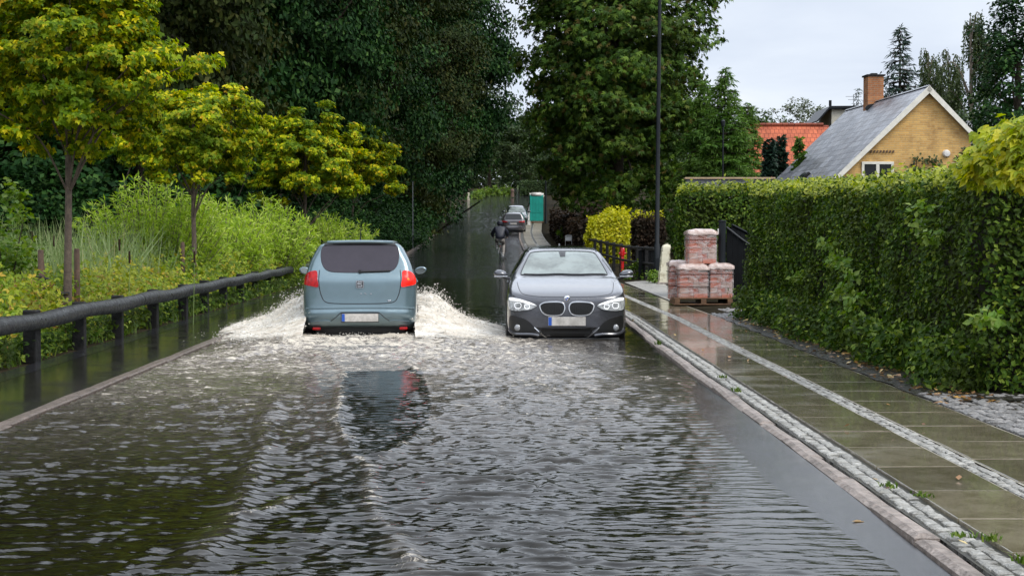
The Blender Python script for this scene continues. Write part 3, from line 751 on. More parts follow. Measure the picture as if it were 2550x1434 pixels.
def mirror_pod(parent, x, y, z, mat, s=1.0, facing=-1):
    """door mirror: painted shell with a stalk; glass on the driver's side (facing -1 = glass toward the tail)"""
    sx = 1 if x > 0 else -1
    bm = bmesh.new(); bmesh.ops.create_uvsphere(bm, u_segments=20, v_segments=12, radius=1)
    for v in bm.verts:
        v.co = Vector((v.co.x * .118 * s, v.co.y * .085 * (1.0 if v.co.y > 0 else .35), v.co.z * .072 * s))
        v.co.z += .018 * sx * v.co.x / .118; v.co.x *= 1.0 if v.co.x * sx < 0 else 1.08
    me = bpy.data.meshes.new('mirror'); bm.to_mesh(me); bm.free()
    me.polygons.foreach_set('use_smooth', np.full(len(me.polygons), True))
    o = link('mirror', me, mat, parent); o.location = (x, y, z)
    g = MB(); ang = np.linspace(0, 2 * np.pi, 24, endpoint=False)
    g.prism([(.098 * s * math.cos(a), .056 * s * math.sin(a) + .015 * sx * math.cos(a)) for a in ang], 'Y', -.034, -.026)
    gl = g.build('mirror_glass', M['mirror'], o)
    st = MB(); st.tube([(-sx * .19, .02, -.075), (-sx * .10, .015, -.065), (-sx * .02, .01, -.045)], [.022, .02, .018], 8); st.build('mirror_arm', M['blk'], o, True)
    return o

# ---------------------------------------------------------------- the moving teal hatchback, seen from behind
SIDE_T = [(-1.90, .30), (-2.02, .33), (-2.12, .42), (-2.15, .50), (-2.15, .555), (-2.105, .585), (-2.085, .70), (-2.075, .85), (-2.06, .98), (-2.00, 1.08), (-1.90, 1.28), (-1.83, 1.42), (-1.80, 1.505), (-1.74, 1.535),
          (-1.3, 1.555), (-.6, 1.57), (-.05, 1.56), (.30, 1.50), (.75, 1.28), (1.22, 1.03), (1.55, .94), (1.9, .82), (2.08, .66), (2.13, .48), (2.10, .30), (2.0, .22), (1.5, .20), (0, .20), (-1.4, .21)]
FRONT_T = [(0, .18), (.72, .19), (.80, .26), (.855, .36), (.872, .50), (.872, .60), (.868, .78), (.845, .93), (.80, 1.06), (.715, 1.25), (.625, 1.42), (.555, 1.505), (.40, 1.555), (.2, 1.575), (0, 1.58)]
PLAN_T = [(0, -2.16), (.35, -2.15), (.62, -2.10), (.78, -1.98), (.845, -1.75), (.875, -1.30), (.88, -.6), (.88, .6), (.875, 1.2), (.83, 1.6), (.70, 1.92), (.45, 2.08), (.2, 2.13), (0, 2.14)]
def zc_px(cx, k):                          # reads a point off an enlarged view of the rear: x from the centre line, height above the road
    return lambda X, Y: ((X - cx) / k, 1.59 - ((540 + Y / 3.983) - 585) / 170)
YAW_T = math.radians(4.6)
def teal_car():
    cb = CarBody(SIDE_T, FRONT_T, PLAN_T, [(-1.28, .31), (1.30, .31)], .355, .07, .026, recess=[((0, -2.15, .445), (.34, .035, .082), .03)])
    root = thing('moving_car', 'teal metallic hatchback driving away through the flood between white splashes', 'car', (CARX - 2.12 * math.sin(YAW_T), CARY + 2.12 * math.cos(YAW_T), -.155), YAW_T)
    link('body', cb.mesh('body'), M['teal'], root)
    f = zc_px(770, 677)
    win = [(.30, 1.492), (.46, 1.482), (.525, 1.462), (.552, 1.40), (.558, 1.31), (.540, 1.215), (.490, 1.135), (.40, 1.098), (.22, 1.088), (0, 1.086)]
    win = win + [(-x, z) for x, z in win[::-1][1:]]
    w = cb.patch('rear_window', win, 'back', M['privacy'], root, .004, .04, 4)
    cb.patch('spoiler_shadow_strip' if False else 'spoiler_brake_shade', [(-.50, 1.497), (.50, 1.497), (.515, 1.47), (.3, 1.478), (0, 1.481), (-.3, 1.478), (-.515, 1.47)], 'back', M['blk'], root, .012, .03, 0)  # black strip paints the spoiler's shadow over the dark brake light
    cb.tube('window_seal', [win], 'back', .006, M['blk'], root, .001, True, 4)
    # spoiler lip over the window
    sp = MB(); pts = [cb.hit((x, 1.515 - .05 * abs(x) ** 2.2), 'back')[0] for x in np.linspace(-.53, .53, 15)]
    sp.tube([np.array(p) + [0, -.02, .012] for p in pts], [.012] + [.022] * 13 + [.012], 8); sp.build('spoiler', M['teal'], root, True)
    for sx in (1, -1):
        poly = [(.612, 1.103), (.69, 1.103), (.752, 1.068), (.790, 1.0), (.797, .945), (.775, .912), (.69, .895), (.592, .886), (.602, 1.0)]
        if sx < 0: poly = mir(poly)
        lm = cb.patch('tail_light', poly, 'back', M['redlit'] if sx > 0 else M['redlamp'], root, .010, .02, 5, .02)
        if sx > 0:
            lm['label'] = 'lit tail light with a glowing amber centre'
            h = cb.hit((.682, .985), 'back')[0]
            bl = MB(); bl.lathe([(0, -.022), (.016, -.020), (.026, -.012), (.028, 0)], h, 'Y', 16); bl.build('bulb', M['amber'], lm, True)
        cb.tube('lamp_seal', [poly], 'back', .0045, M['teal'], lm, .006, True, 4)
    # shut line of the tailgate
    gate = [(.575, 1.12), (.585, .98), (.572, .85), (.54, .74), (.49, .672), (.36, .648), (0, .642)]
    gate = gate + [(-x, z) for x, z in gate[::-1][1:]]
    cb.tube('tailgate_gap', [gate], 'back', .0065, M['blk'], root, -.001, False, 4)
    cb.tube('bumper_strip', [[(-.77, .572), (-.4, .58), (0, .583), (.4, .58), (.77, .572)]], 'back', .011, M['teal'], root, .004, False, 5)
    cb.tube('plate_recess', [[(-.42, .395), (-.35, .445), (-.285, .505), (-.22, .522), (.22, .522), (.285, .505), (.35, .445), (.42, .395)]], 'back', .006, M['blk'], root, -.001, False, 4)
    cb.tube('bumper_crease', [[(-.70, .385), (-.5, .405), (-.42, .395)], [(.42, .395), (.5, .405), (.70, .385)]], 'back', .010, M['teal'], root, .003, False, 5)
    # plate with its blue band, in the recess of the bumper
    py = np.array(cb.hit((0, .445), 'back')[0])[1]
    p = MB(); p.box((0, py - .008, .445), (.52, .014, .115), bevel=.004); pl = p.build('number_plate', M['plate'], root)
    e = MB(); e.box((-.237, py - .0175, .445), (.042, .006, .105), bevel=.002); e.build('blue_band', M['eublue'], pl)
    fr = MB(); fr.tube([(-.268, py - .01, .384), (.268, py - .01, .384), (.268, py - .01, .506), (-.268, py - .01, .506)], .0065, 6, True); fr.build('plate_frame', M['blk'], pl)
    # badge: rounded square with a split S shape, and the small letters under it
    by = np.array(cb.hit((0, .92), 'back')[0])[1]
    b = MB(); b.box((0, by - .006, .92), (.112, .018, .104), bevel=.018); bd = b.build('badge', M['blk'], root, True)
    b = MB(); b.tube([(x, by - .016, .92 + z) for x, z in catmull([(-.05, -.035), (-.05, .035), (-.038, .047), (.038, .047), (.05, .035), (.05, -.035), (.038, -.047), (-.038, -.047)], 3)], .006, 6, True)
    b.prism([(-.036, .93), (-.036, .948), (-.02, .955), (.036, .955), (.036, .942), (-.012, .942)], 'Y', by - .02, by - .014)
    b.prism([(-.036, .926), (.0, .934), (.036, .918), (.036, .910), (.0, .918), (-.036, .912)], 'Y', by - .02, by - .014)
    b.prism([(.036, .906), (.036, .892), (.02, .885), (-.036, .885), (-.036, .898), (.012, .898)], 'Y', by - .02, by - .014)
    b.build('emblem', M['chrome'], bd)
    ly = np.array(cb.hit((.07, .788), 'back')[0])[1] - .004
    for i, x in enumerate((.012, .078, .158)):
        l = MB()
        if i == 0: l.prism([(x - .014, .788), (x + .012, .797), (x + .012, .779)], 'Y', ly - .004, ly + .003)
        elif i == 1: l.box((x - .006, ly, .793), (.022, .007, .006)); l.box((x + .006, ly, .784), (.024, .007, .006))
        else: l.prism([(x - .013, .779), (x, .799), (x + .013, .779)], 'Y', ly - .004, ly + .003)
        l.build('letter', M['chrome'], root)
    m2 = MB(); h = cb.hit((.42, .685), 'back')[0]; m2.box(np.array(h) + [0, -.003, 0], (.05, .008, .022), bevel=.004); m2.build('model_mark', M['chrome'], root)
    # wiper
    wp = MB(); a = np.array(cb.hit((0, 1.10), 'back')[0]); P = [np.array(cb.hit((x, 1.10 + .012 * x / .4), 'back')[0]) + [0, -.02, 0] for x in np.linspace(-.01, .43, 8)]
    wp.tube(P, .011, 8); wp.lathe([(0, -.03), (.022, -.03), (.026, 0), (.026, .02)], a, 'Y', 14); wp.build('wiper', M['blk'], root, True)
    # roof aerial
    top = np.array(cb.hit((0, -1.45), 'top')[0]); an = MB(); an.tube([top, top + [0, -.02, .03], top + [0, -.10, .16], top + [0, -.13, .22]], [.016, .009, .005, .003], 8); an.build('antenna', M['blk'], root, True)
    # underside behind the bumper, near black for the shadow there, and red reflectors in it
    u = MB(); u.box((0, -1.72, .25), (1.30, .25, .20), bevel=.03); ub = u.build('underbody', M['grille'], root, True)
    for sx in (1, -1):
        r = MB(); r.box((sx * .62, -1.99, .285), (.12, .03, .042), bevel=.012); r.build('reflector', M['redlamp'], root, True)
    for sx in (1, -1):
        v = 'right' if sx > 0 else 'left'
        cb.patch('side_window', [(-1.55, 1.13), (-1.62, 1.27), (-1.45, 1.40), (-1.18, 1.44), (-1.2, 1.09)], v, M['carglass'], root, .004, .05, 0)
        cb.patch('side_window', [(-1.12, 1.08), (-1.10, 1.44), (-.6, 1.475), (-.25, 1.47), (-.25, 1.06)], v, M['carglass'], root, .004, .05, 0)
        cb.patch('side_window', [(-.18, 1.06), (-.18, 1.465), (.18, 1.42), (.55, 1.24), (.85, 1.07), (.8, 1.04)], v, M['carglass'], root, .004, .05, 0)
        d = cb.tube('door_gap', [[(-1.15, 1.08), (-1.10, .75), (-.95, .45), (-.8, .33)], [(-.22, 1.06), (-.22, .3)], [(.86, 1.03), (.98, .7), (.95, .32)]], v, .005, M['blk'], root, 0, False, 4)
        for yy in (-.95, -.02):
            hd = MB(); h = np.array(cb.hit((yy, .93), v)[0]); hd.box(h + [sx * .012, 0, 0], (.03, .17, .032), bevel=.01); hd.build('door_handle', M['teal'], root, True)
        mirror_pod(root, sx * .915, .62, 1.055, M['teal'], .80)
        for wy in (-1.28, 1.30): wheel(root, sx * .735, wy, .31)
    ws = [(-.58, 1.06), (-.50, 1.30), (-.42, 1.50), (0, 1.525), (.42, 1.50), (.50, 1.30), (.58, 1.06), (0, 1.04)]
    cb.patch('windscreen', ws, 'front', M['carglass'], root, .004, .05, 0)
    cb.tube('drip_rail', [[(-1.7, 1.50), (-1.0, 1.53), (-.3, 1.53)]], 'right', .006, M['blk'], root, 0, False, 4)
    return cb
CB_T = teal_car()

# ---------------------------------------------------------------- the parked graphite hatchback facing us
SIDE_G = [(2.02, .125), (2.10, .14), (2.14, .22), (2.15, .32), (2.155, .46), (2.145, .60), (2.12, .69), (2.05, .735), (1.9, .79), (1.6, .865), (1.2, .945), (.98, .985), (.80, 1.05), (.50, 1.19), (.15, 1.335), (-.05, 1.385), (-.45, 1.425), (-.9, 1.42),
          (-1.5, 1.36), (-1.8, 1.28), (-2.0, 1.06), (-2.12, .92), (-2.15, .75), (-2.17, .5), (-2.1, .3), (-1.95, .2), (-1.4, .17), (0, .16), (1.6, .15)]
FRONT_G = [(0, .12), (.62, .125), (.78, .16), (.845, .25), (.868, .38), (.872, .52), (.868, .66), (.85, .78), (.82, .90), (.775, .985), (.70, 1.12), (.60, 1.29), (.53, 1.37), (.42, 1.412), (.2, 1.432), (0, 1.437)]
PLAN_G = [(0, 2.165), (.25, 2.158), (.50, 2.125), (.70, 2.05), (.815, 1.92), (.865, 1.68), (.875, 1.2), (.88, .5), (.88, -.6), (.87, -1.3), (.83, -1.8), (.70, -2.08), (.4, -2.15), (0, -2.17)]
def g_px(X, Y): return ((X - 945) / 774.0, 1.59 - ((560 + Y / 4.481) - 585) / 172.7)
def graphite_car():
    GX, GY = .775, 21.5
    cb = CarBody(SIDE_G, FRONT_G, PLAN_G, [(-1.32, .315), (1.36, .315)], .36, .06, .026, recess=[((0, 2.16, .205), (.34, .05, .055), .03)], kc=1.2)
    root = thing('parked_car', 'dark grey hatchback parked facing the camera at the kerb with twin grilles', 'car', (GX, GY + 2.15, -.12), math.pi)
    # the car faces the camera, so the picture's right is the body's own left: x is flipped in P()
    P = lambda pts: [(-a, b) for a, b in (g_px(*p) for p in pts)]
    def both(pts):
        q = [g_px(*p) for p in pts]; return [[(-x, z) for x, z in q], [(x, z) for x, z in q]]
    link('body', cb.mesh('body'), M['graphite'], root)
    half = [(0, 1.338), (.30, 1.334), (.46, 1.318), (.505, 1.29), (.56, 1.19), (.615, 1.08), (.64, 1.01), (.60, .996), (.3, 1.002), (0, 1.004)]
    ws = half + [(-x, z) for x, z in half[::-1][1:-1]]
    w = cb.patch('windscreen', ws, 'front', M['sky_glass'], root, .004, .045, 3)
    cb.tube('screen_seal', [ws], 'front', .009, M['blk'], root, .002, True, 3)
    # black rain sensor behind the mirror, wipers, sunroof panel
    h = cb.patch('rain_sensor', [(.055, 1.335), (-.05, 1.335), (-.036, 1.255), (.04, 1.255)], 'front', M['blk'], root, .008, .03, 0)
    for x0, x1 in ((-.62, .02), (-.08, .60)):
        wi = MB(); wi.tube([np.array(cb.hit((x, 1.004 + .004 * math.sin(i)), 'front')[0]) + [0, .018, .004] for i, x in enumerate(np.linspace(x0, x1, 8))], .008, 6); wi.build('wiper', M['blk'], root, True)
    # bonnet shut line and creases
    cb.tube('bonnet_gap', [[(-.70, .90), (-.665, .80), (-.60, .748), (-.42, .722), (-.2, .716), (0, .714), (.2, .716), (.42, .722), (.60, .748), (.665, .80), (.70, .90)]], 'front', .005, M['blk'], root, -.001, False, 5)
    for poly in both([(1275, 882), (1330, 852), (1400, 828), (1480, 806), (1560, 797), (1588, 825), (1590, 880), (1565, 930), (1490, 943), (1400, 936), (1340, 925), (1300, 905)]):
        c = thing('headlight', None, None); c.parent = root
        cb.patch('lens', poly, 'front', M['headlens'], c, .006, .02, 4, .02)
        cb.tube('lamp_rim', [poly], 'front', .005, M['blk'], c, .004, True, 4)
        sx = 1 if poly[0][0] > 0 else -1
        top = [(sx * abs(x), z) for x, z in (g_px(*p) for p in [(1285, 876), (1335, 852), (1400, 832), (1480, 812), (1555, 802), (1572, 812), (1555, 832), (1480, 838), (1400, 856), (1335, 872)])]
        cb.patch('light_strip', top, 'front', M['drl'], c, .012, .02, 3, .006)
        for q, r in (((1380, 893), .034), ((1480, 884), .044)):
            x, z = g_px(*q); x *= sx; hh = np.array(cb.hit((x, z), 'front')[0])
            rg = MB(); a = np.linspace(0, 2 * np.pi, 22, endpoint=False)
            ring = [np.array(cb.hit((x + r * math.cos(t) * 1.05, z + max(-r * .95, min(r * .8, r * 1.1 * math.sin(t)))), 'front')[0]) + [0, .010, 0] for t in a]
            rg.tube(ring, .006, 6, True); rg.build('light_ring', M['drl'], c, True)
            dk = MB(); ctr = np.mean(ring, 0); Vv = [ctr + [0, .002, 0]] + [ctr + (p - ctr) * .86 + [0, -.001, 0] for p in ring]
            dk.add(Vv, None, [[0, i + 1, (i + 1) % 22 + 1] for i in range(22)]); dk.build('projector', M['grille'], c, True)
    for poly in both([(968, 905), (985, 862), (1035, 845), (1170, 848), (1222, 865), (1240, 890), (1218, 950), (1170, 985), (1080, 993), (1010, 982), (980, 950)]):
        g = cb.patch('grille', poly, 'front', M['grille'], root, .003, .02, 4, .02)
        cb.tube('grille_rim', [poly], 'front', .0135, M['chrome'], g, .007, True, 4)
        xs = sorted(x for x, z in poly)
        for x in np.linspace(xs[0] + .045, xs[-1] - .045, 9):
            bars = MB(); bars.tube([np.array(cb.hit((x, z), 'front')[0]) + [0, .008, 0] for z in np.linspace(.475, .622, 5)], .0042, 5); bars.build('grille_bar', M['blk'], g, True)
    # round blue and white emblem
    x, z = 0.0, .69; hh, nr, _ = cb.hit((x, z), 'front'); hh = np.array(hh)
    em = MB(); em.lathe([(0, .012), (.036, .012), (.041, .008), (.042, -.01)], hh, 'Y', 24); e = em.build('emblem', M['chrome'], root, True)
    q = MB(); 
    for k in range(4):
        a = np.linspace(k * math.pi / 2, (k + 1) * math.pi / 2, 7)
        if k % 2: q.prism([(x, z)] + [(x + .024 * math.cos(t), z + .024 * math.sin(t)) for t in a], 'Y', hh[1] + .011, hh[1] + .016)
    q.build('blue_quarter', M['eublue'], e)
    q = MB()
    for k in range(4):
        a = np.linspace(k * math.pi / 2, (k + 1) * math.pi / 2, 7)
        if not k % 2: q.prism([(x, z)] + [(x + .024 * math.cos(t), z + .024 * math.sin(t)) for t in a], 'Y', hh[1] + .011, hh[1] + .016)
    q.build('white_quarter', M['drl'] if False else M['plate'], e)
    yy = np.array(cb.hit((0, .372), 'front')[0])[1]
    p = MB(); p.box((0, yy + .012, .372), (.53, .016, .125), bevel=.004); pl = p.build('number_plate', M['plate'], root)
    b = MB(); b.box((.238, yy + .0225, .372), (.046, .007, .115), bevel=.002); b.build('blue_band', M['eublue'], pl)
    # lower intake, chrome lip, side intakes with lamps and painted blades
    lo = [(-.43, .288), (.43, .288), (.30, .165), (.24, .140), (-.24, .140), (-.30, .165)]
    cb.patch('lower_intake', lo, 'front', M['grille'], root, .004, .03, 0)
    cb.tube('chrome_lip', [[(-.46, .285), (-.38, .215), (-.31, .160), (-.22, .132), (0, .128), (.22, .132), (.31, .160), (.38, .215), (.46, .285)]], 'front', .008, M['chrome'], root, .006, False, 4)
    for poly in both([(1285, 1150), (1330, 1085), (1400, 1035), (1480, 1010), (1562, 1000), (1578, 1080), (1570, 1150), (1520, 1188), (1400, 1196), (1300, 1180)]):
        g = cb.patch('side_intake', poly, 'front', M['grille'], root, .004, .025, 3)
        sx = 1 if poly[0][0] > 0 else -1
        x, z = g_px(1480, 1128); hh = np.array(cb.hit((sx * x, z), 'front')[0])
        fl = MB(); fl.lathe([(0, .028), (.03, .025), (.044, .016), (.05, .0), (.05, -.03)], hh, 'Y', 20); fl.build('fog_lamp', M['lens'], g, True)
        bl = MB(); pts = [np.array(cb.hit((sx * a, b), 'front')[0]) + [0, .01, 0] for a, b in (g_px(*p) for p in [(1250, 1212), (1330, 1198), (1420, 1198), (1500, 1196), (1550, 1180), (1572, 1150)])]
        bl.tube(catmull(pts, 4, False), .026, 8); bl.build('bumper_blade', M['graphite'], root, True)
    sk = MB(); sk.box((0, 1.95, .11), (1.5, .25, .06), bevel=.02); sk.build('underbody', M['blk'], root, True)
    for sx in (1, -1):
        v = 'right' if sx > 0 else 'left'
        cb.patch('side_window', [(.80, 1.03), (.45, 1.20), (.1, 1.32), (-.2, 1.345), (-.2, 1.0)], v, M['carglass'], root, .004, .05, 0)
        cb.patch('side_window', [(-.28, 1.0), (-.28, 1.345), (-.8, 1.34), (-1.3, 1.27), (-1.55, 1.12), (-1.3, 1.02)], v, M['carglass'], root, .004, .05, 0)
        cb.tube('door_gap', [[(.80, 1.0), (.88, .75), (.86, .25)], [(-.24, 1.0), (-.24, .25)], [(-1.05, 1.0), (-1.0, .7), (-.86, .4)]], v, .005, M['blk'], root, 0, False, 4)
        for y0 in (-.05, -.88):
            hd = MB(); h = np.array(cb.hit((y0, .86), v)[0]); hd.box(h + [sx * .012, 0, 0], (.03, .18, .03), bevel=.01); hd.build('door_handle', M['graphite'], root, True)
        o = mirror_pod(root, sx * .945, .62, 1.0, M['graphite'], .88)
        s = MB(); s.box((sx * .0, .075, -.035), (.20, .02, .014), bevel=.005); s.build('mirror_strip', M['chrome'], o)
        for wy in (-1.32, 1.36): wheel(root, sx * .76, wy, .315)
        rl = cb.tube('roof_rail', [[(-1.5, 1.315), (-.9, 1.37), (-.3, 1.375), (.1, 1.335)]], v, .012, M['blk'], root, 0, False, 4)
    rw = [(-.5, 1.0), (-.45, 1.22), (-.38, 1.30), (.38, 1.30), (.45, 1.22), (.5, 1.0)]
    cb.patch('rear_window', rw, 'back', M['carglass'], root, .004, .05, 0)
    cb.patch('sunroof', [(-.36, -.15), (.36, -.15), (.36, -.8), (-.36, -.8)], 'top', M['carglass'], root, .004, .06, 0)
    top = np.array(cb.hit((0, -1.35), 'top')[0]); fn = MB(); fn.prism([(-1.48, top[2] - .02), (-1.42, top[2] + .07), (-1.36, top[2] + .055), (-1.22, top[2] - .0)], 'X', -.012, .012); fn.build('roof_fin', M['blk'], root)
    return cb
CB_G = graphite_car()

# ---------------------------------------------------------------- the two far cars parked half on the pavement
def far_silver():
    sc = lambda P, sy, sz: [(a * sy, b * sz) for a, b in P]
    cb = CarBody(sc(SIDE_T, 1.04, 1.0), sc(FRONT_T, 1.04, 1.0), sc(PLAN_T, 1.04, 1.04), [(-1.34, .33), (1.34, .33)], .375, .08, .05)
    d = 111.0; x = (1279 - 1275) / FPX * d
    root = thing('parked_car', 'small far brown silver car seen from behind, parked by the green toilet cabin', 'car', (x, d + 2.2, float(zc(d + 2)) - .02), .02)
    root.rotation_euler = (math.radians(4.2), 0, -.01)
    link('body', cb.mesh('body'), M['silver'], root)
    cb.patch('rear_window', [(-.60, 1.10), (-.56, 1.40), (-.45, 1.47), (.45, 1.47), (.56, 1.40), (.60, 1.10)], 'back', M['carglass'], root, .008, .06, 0)
    for sx in (1, -1):
        poly = [(.42, .96), (.80, 1.02), (.84, .93), (.80, .86), (.42, .89)]
        cb.patch('tail_light', poly if sx > 0 else mir(poly), 'back', M['redlamp'], root, .012, .05, 0)
        v = 'right' if sx > 0 else 'left'
        cb.patch('side_window', [(-1.4, 1.13), (-1.3, 1.42), (-.6, 1.47), (.15, 1.42), (.8, 1.08)], v, M['carglass'], root, .006, .08, 0)
        mirror_pod(root, sx * .99, .65, 1.06, M['blk'])
        for wy in (-1.34, 1.34): wheel(root, sx * .79, wy, .33)
    y = np.array(cb.hit((0, .80), 'back')[0])[1]; p = MB(); p.box((-.02, y - .01, .80), (.52, .02, .115), bevel=.004); pl = p.build('number_plate', M['plate'], root)
    e = MB(); e.box((-.255, y - .022, .80), (.04, .006, .105)); e.build('blue_band', M['eublue'], pl)
    cb.patch('bumper_trim', [(-.62, .30), (-.66, .40), (-.55, .455), (.55, .455), (.66, .40), (.62, .30)], 'back', M['alloy'], root, .02, .06, 0)
    cb.tube('chrome_strip', [[(-.6, .62), (0, .63), (.6, .62)]], 'back', .012, M['chrome'], root, .004)
    u = MB(); u.box((0, -1.95, .25), (1.4, .25, .18), bevel=.03); u.build('underbody', M['blk'], root)
def far_dark():
    sc = lambda P, sy, sz: [(a * sy, b * sz) for a, b in P]
    cb = CarBody(sc(SIDE_G, 1.06, 1.06), sc(FRONT_G, 1.05, 1.06), sc(PLAN_G, 1.05, 1.06), [(-1.38, .33), (1.42, .33)], .38, .08, .05)
    d = 121.5; x = (1286 - 1275) / FPX * d
    root = thing('parked_car', 'small far black car facing the camera, half hidden behind the brown silver car', 'car', (x, d + 2.3, float(zc(d + 1)) + .12), math.pi)
    root.rotation_euler = (math.radians(-4.5), 0, math.pi + .02)
    link('body', cb.mesh('body'), M['darkcar'], root)
    half = [(0, 1.42), (.42, 1.40), (.54, 1.34), (.66, 1.09), (.6, 1.06), (0, 1.065)]
    cb.patch('windscreen', half + [(-a, b) for a, b in half[::-1][1:-1]], 'front', M['sky_glass'], root, .008, .06, 0)
    for sx in (1, -1):
        poly = [(.46, .70), (.80, .80), (.86, .74), (.82, .66), (.5, .64)]
        cb.patch('headlight', poly if sx > 0 else mir(poly), 'front', M['lens'], root, .012, .05, 0)
        v = 'right' if sx > 0 else 'left'
        cb.patch('side_window', [(.85, 1.09), (.1, 1.40), (-.8, 1.42), (-1.5, 1.2), (-1.3, 1.08)], v, M['carglass'], root, .006, .08, 0)
        mirror_pod(root, sx * 1.02, .66, 1.07, M['darkcar'], 1.1)
        for wy in (-1.38, 1.42): wheel(root, sx * .80, wy, .33)
    g = [(-.36, .68), (.36, .68), (.40, .56), (.30, .30), (-.30, .30), (-.40, .56)]
    gr = cb.patch('grille', g, 'front', M['grille'], root, .008, .06, 0)
    cb.tube('grille_rim', [g], 'front', .022, M['chrome'], gr, .01, True, 1)
    y = np.array(cb.hit((0, .45), 'front')[0])[1]; p = MB(); p.box((0, y + .03, .47), (.52, .02, .115), bevel=.004); p.build('number_plate', M['plate'], root)
far_silver(); far_dark()
# ================================================================== TREES, HEDGES, PLANTS
M['bark'] = pmat('bark', (.10, .075, .05), .8, col2=(.04, .03, .02), vscale=9, bump=.8, bscale=25)
M['bark_pale'] = pmat('pale_bark', (.20, .165, .12), .75, col2=(.10, .08, .055), vscale=14, bump=.6, bscale=40)
M['bark_young'] = pmat('young_bark', (.13, .095, .065), .75, col2=(.06, .042, .03), vscale=14, bump=.6, bscale=40)
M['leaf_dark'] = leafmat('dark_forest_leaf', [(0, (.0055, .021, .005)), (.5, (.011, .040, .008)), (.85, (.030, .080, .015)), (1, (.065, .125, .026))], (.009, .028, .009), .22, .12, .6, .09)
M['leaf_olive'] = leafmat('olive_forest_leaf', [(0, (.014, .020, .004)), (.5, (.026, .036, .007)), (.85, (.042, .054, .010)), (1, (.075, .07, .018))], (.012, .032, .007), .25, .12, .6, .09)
M['leaf_mid'] = leafmat('mid_green_leaf', [(0, (.028, .058, .016)), (.5, (.045, .09, .022)), (1, (.085, .125, .03))], (.05, .065, .02), .25, .32)
M['leaf_chest'] = leafmat('chestnut_leaf', [(0, (.020, .054, .007)), (.5, (.058, .122, .014)), (.86, (.145, .225, .026)), (.95, (.09, .07, .015)), (1, (.15, .12, .03))], (.034, .052, .008), .32, .20, .5, .16, .5)
M['leaf_maple'] = leafmat('yellowing_maple_leaf', [(0, (.050, .10, .005)), (.30, (.15, .24, .007)), (.50, (.30, .39, .008)), (.78, (.58, .58, .010)), (.94, (.78, .63, .018)), (1, (.66, .36, .03))], (.085, .16, .006), 1.0, .42, .5, .15, .85)
M['leaf_willow'] = leafmat('willow_leaf', [(0, (.18, .30, .025)), (.5, (.36, .50, .045)), (.9, (.54, .64, .13)), (1, (.70, .74, .28))], (.24, .36, .025), 1.0, .42)
M['leaf_hedge'] = leafmat('hedge_leaf', [(0, (.014, .040, .004)), (.5, (.042, .090, .008)), (.85, (.11, .185, .016)), (1, (.27, .34, .05))], (.034, .048, .006), 1.4, .28, .5, .14, .75)
M['leaf_fresh'] = leafmat('fresh_green_leaf', [(0, (.08, .16, .02)), (.5, (.13, .24, .03)), (1, (.24, .32, .05))], (.16, .21, .02), 1.5, .4)
M['leaf_yellow'] = leafmat('golden_leaf', [(0, (.30, .33, .008)), (.5, (.52, .50, .012)), (1, (.70, .62, .03))], (.34, .38, .01), 2.0, .4)
M['leaf_brown'] = leafmat('copper_leaf', [(0, (.012, .008, .005)), (.6, (.026, .015, .009)), (1, (.05, .03, .015))], (.012, .012, .006), 1.2, .2, .6, .12)
M['leaf_spruce'] = leafmat('spruce_needle', [(0, (.010, .026, .018)), (.6, (.018, .044, .028)), (1, (.032, .064, .036))], None, 1, .15)
M['leaf_cypress'] = leafmat('light_conifer_spray', [(0, (.040, .10, .018)), (.6, (.075, .165, .028)), (1, (.15, .25, .05))], (.11, .18, .03), .5, .35, .6, .15)
M['leaf_vine'] = leafmat('golden_vine_leaf', [(0, (.18, .25, .010)), (.5, (.36, .40, .012)), (1, (.62, .54, .03))], (.24, .32, .012), 2.5, .42)
M['leaf_top'] = leafmat('young_hedge_shoot', [(0, (.15, .20, .02)), (.5, (.30, .35, .035)), (1, (.50, .52, .09))], (.20, .24, .02), 1.5, .42)
M['leaf_birch'] = leafmat('birch_leaf', [(0, (.026, .046, .012)), (.6, (.050, .080, .020)), (1, (.10, .125, .04))], (.04, .06, .018), .4, .35)
M['leaf_far'] = leafmat('far_grey_green_leaf', [(0, (.06, .085, .035)), (.6, (.09, .115, .05)), (1, (.14, .15, .07))], (.10, .115, .06), .3, .3)
M['reed'] = leafmat('reed_blade', [(0, (.12, .18, .05)), (.5, (.20, .27, .10)), (.9, (.30, .36, .17)), (1, (.33, .29, .15))], (.17, .24, .08), 1.0, .35)
M['weed'] = leafmat('weed_leaf', [(0, (.050, .105, .008)), (.4, (.12, .21, .012)), (.75, (.23, .31, .018)), (.92, (.38, .38, .03)), (1, (.44, .28, .04))], (.26, .24, .018), .8, .36, .5, .25, .5)
M['dry'] = leafmat('dry_brown_leaf', [(0, (.16, .08, .02)), (.5, (.30, .17, .045)), (1, (.42, .28, .10))], (.22, .13, .04), 2.0, .25)
M['core'] = pmat('twig_shade_core', (.022, .020, .012), .9, var=.5, vscale=8)  # dark brown stands for twigs and the shade inside the hedges
M['grass'] = leafmat('grass_blade', [(0, (.035, .07, .008)), (.6, (.08, .14, .015)), (1, (.18, .24, .04))], None, 1, .35)

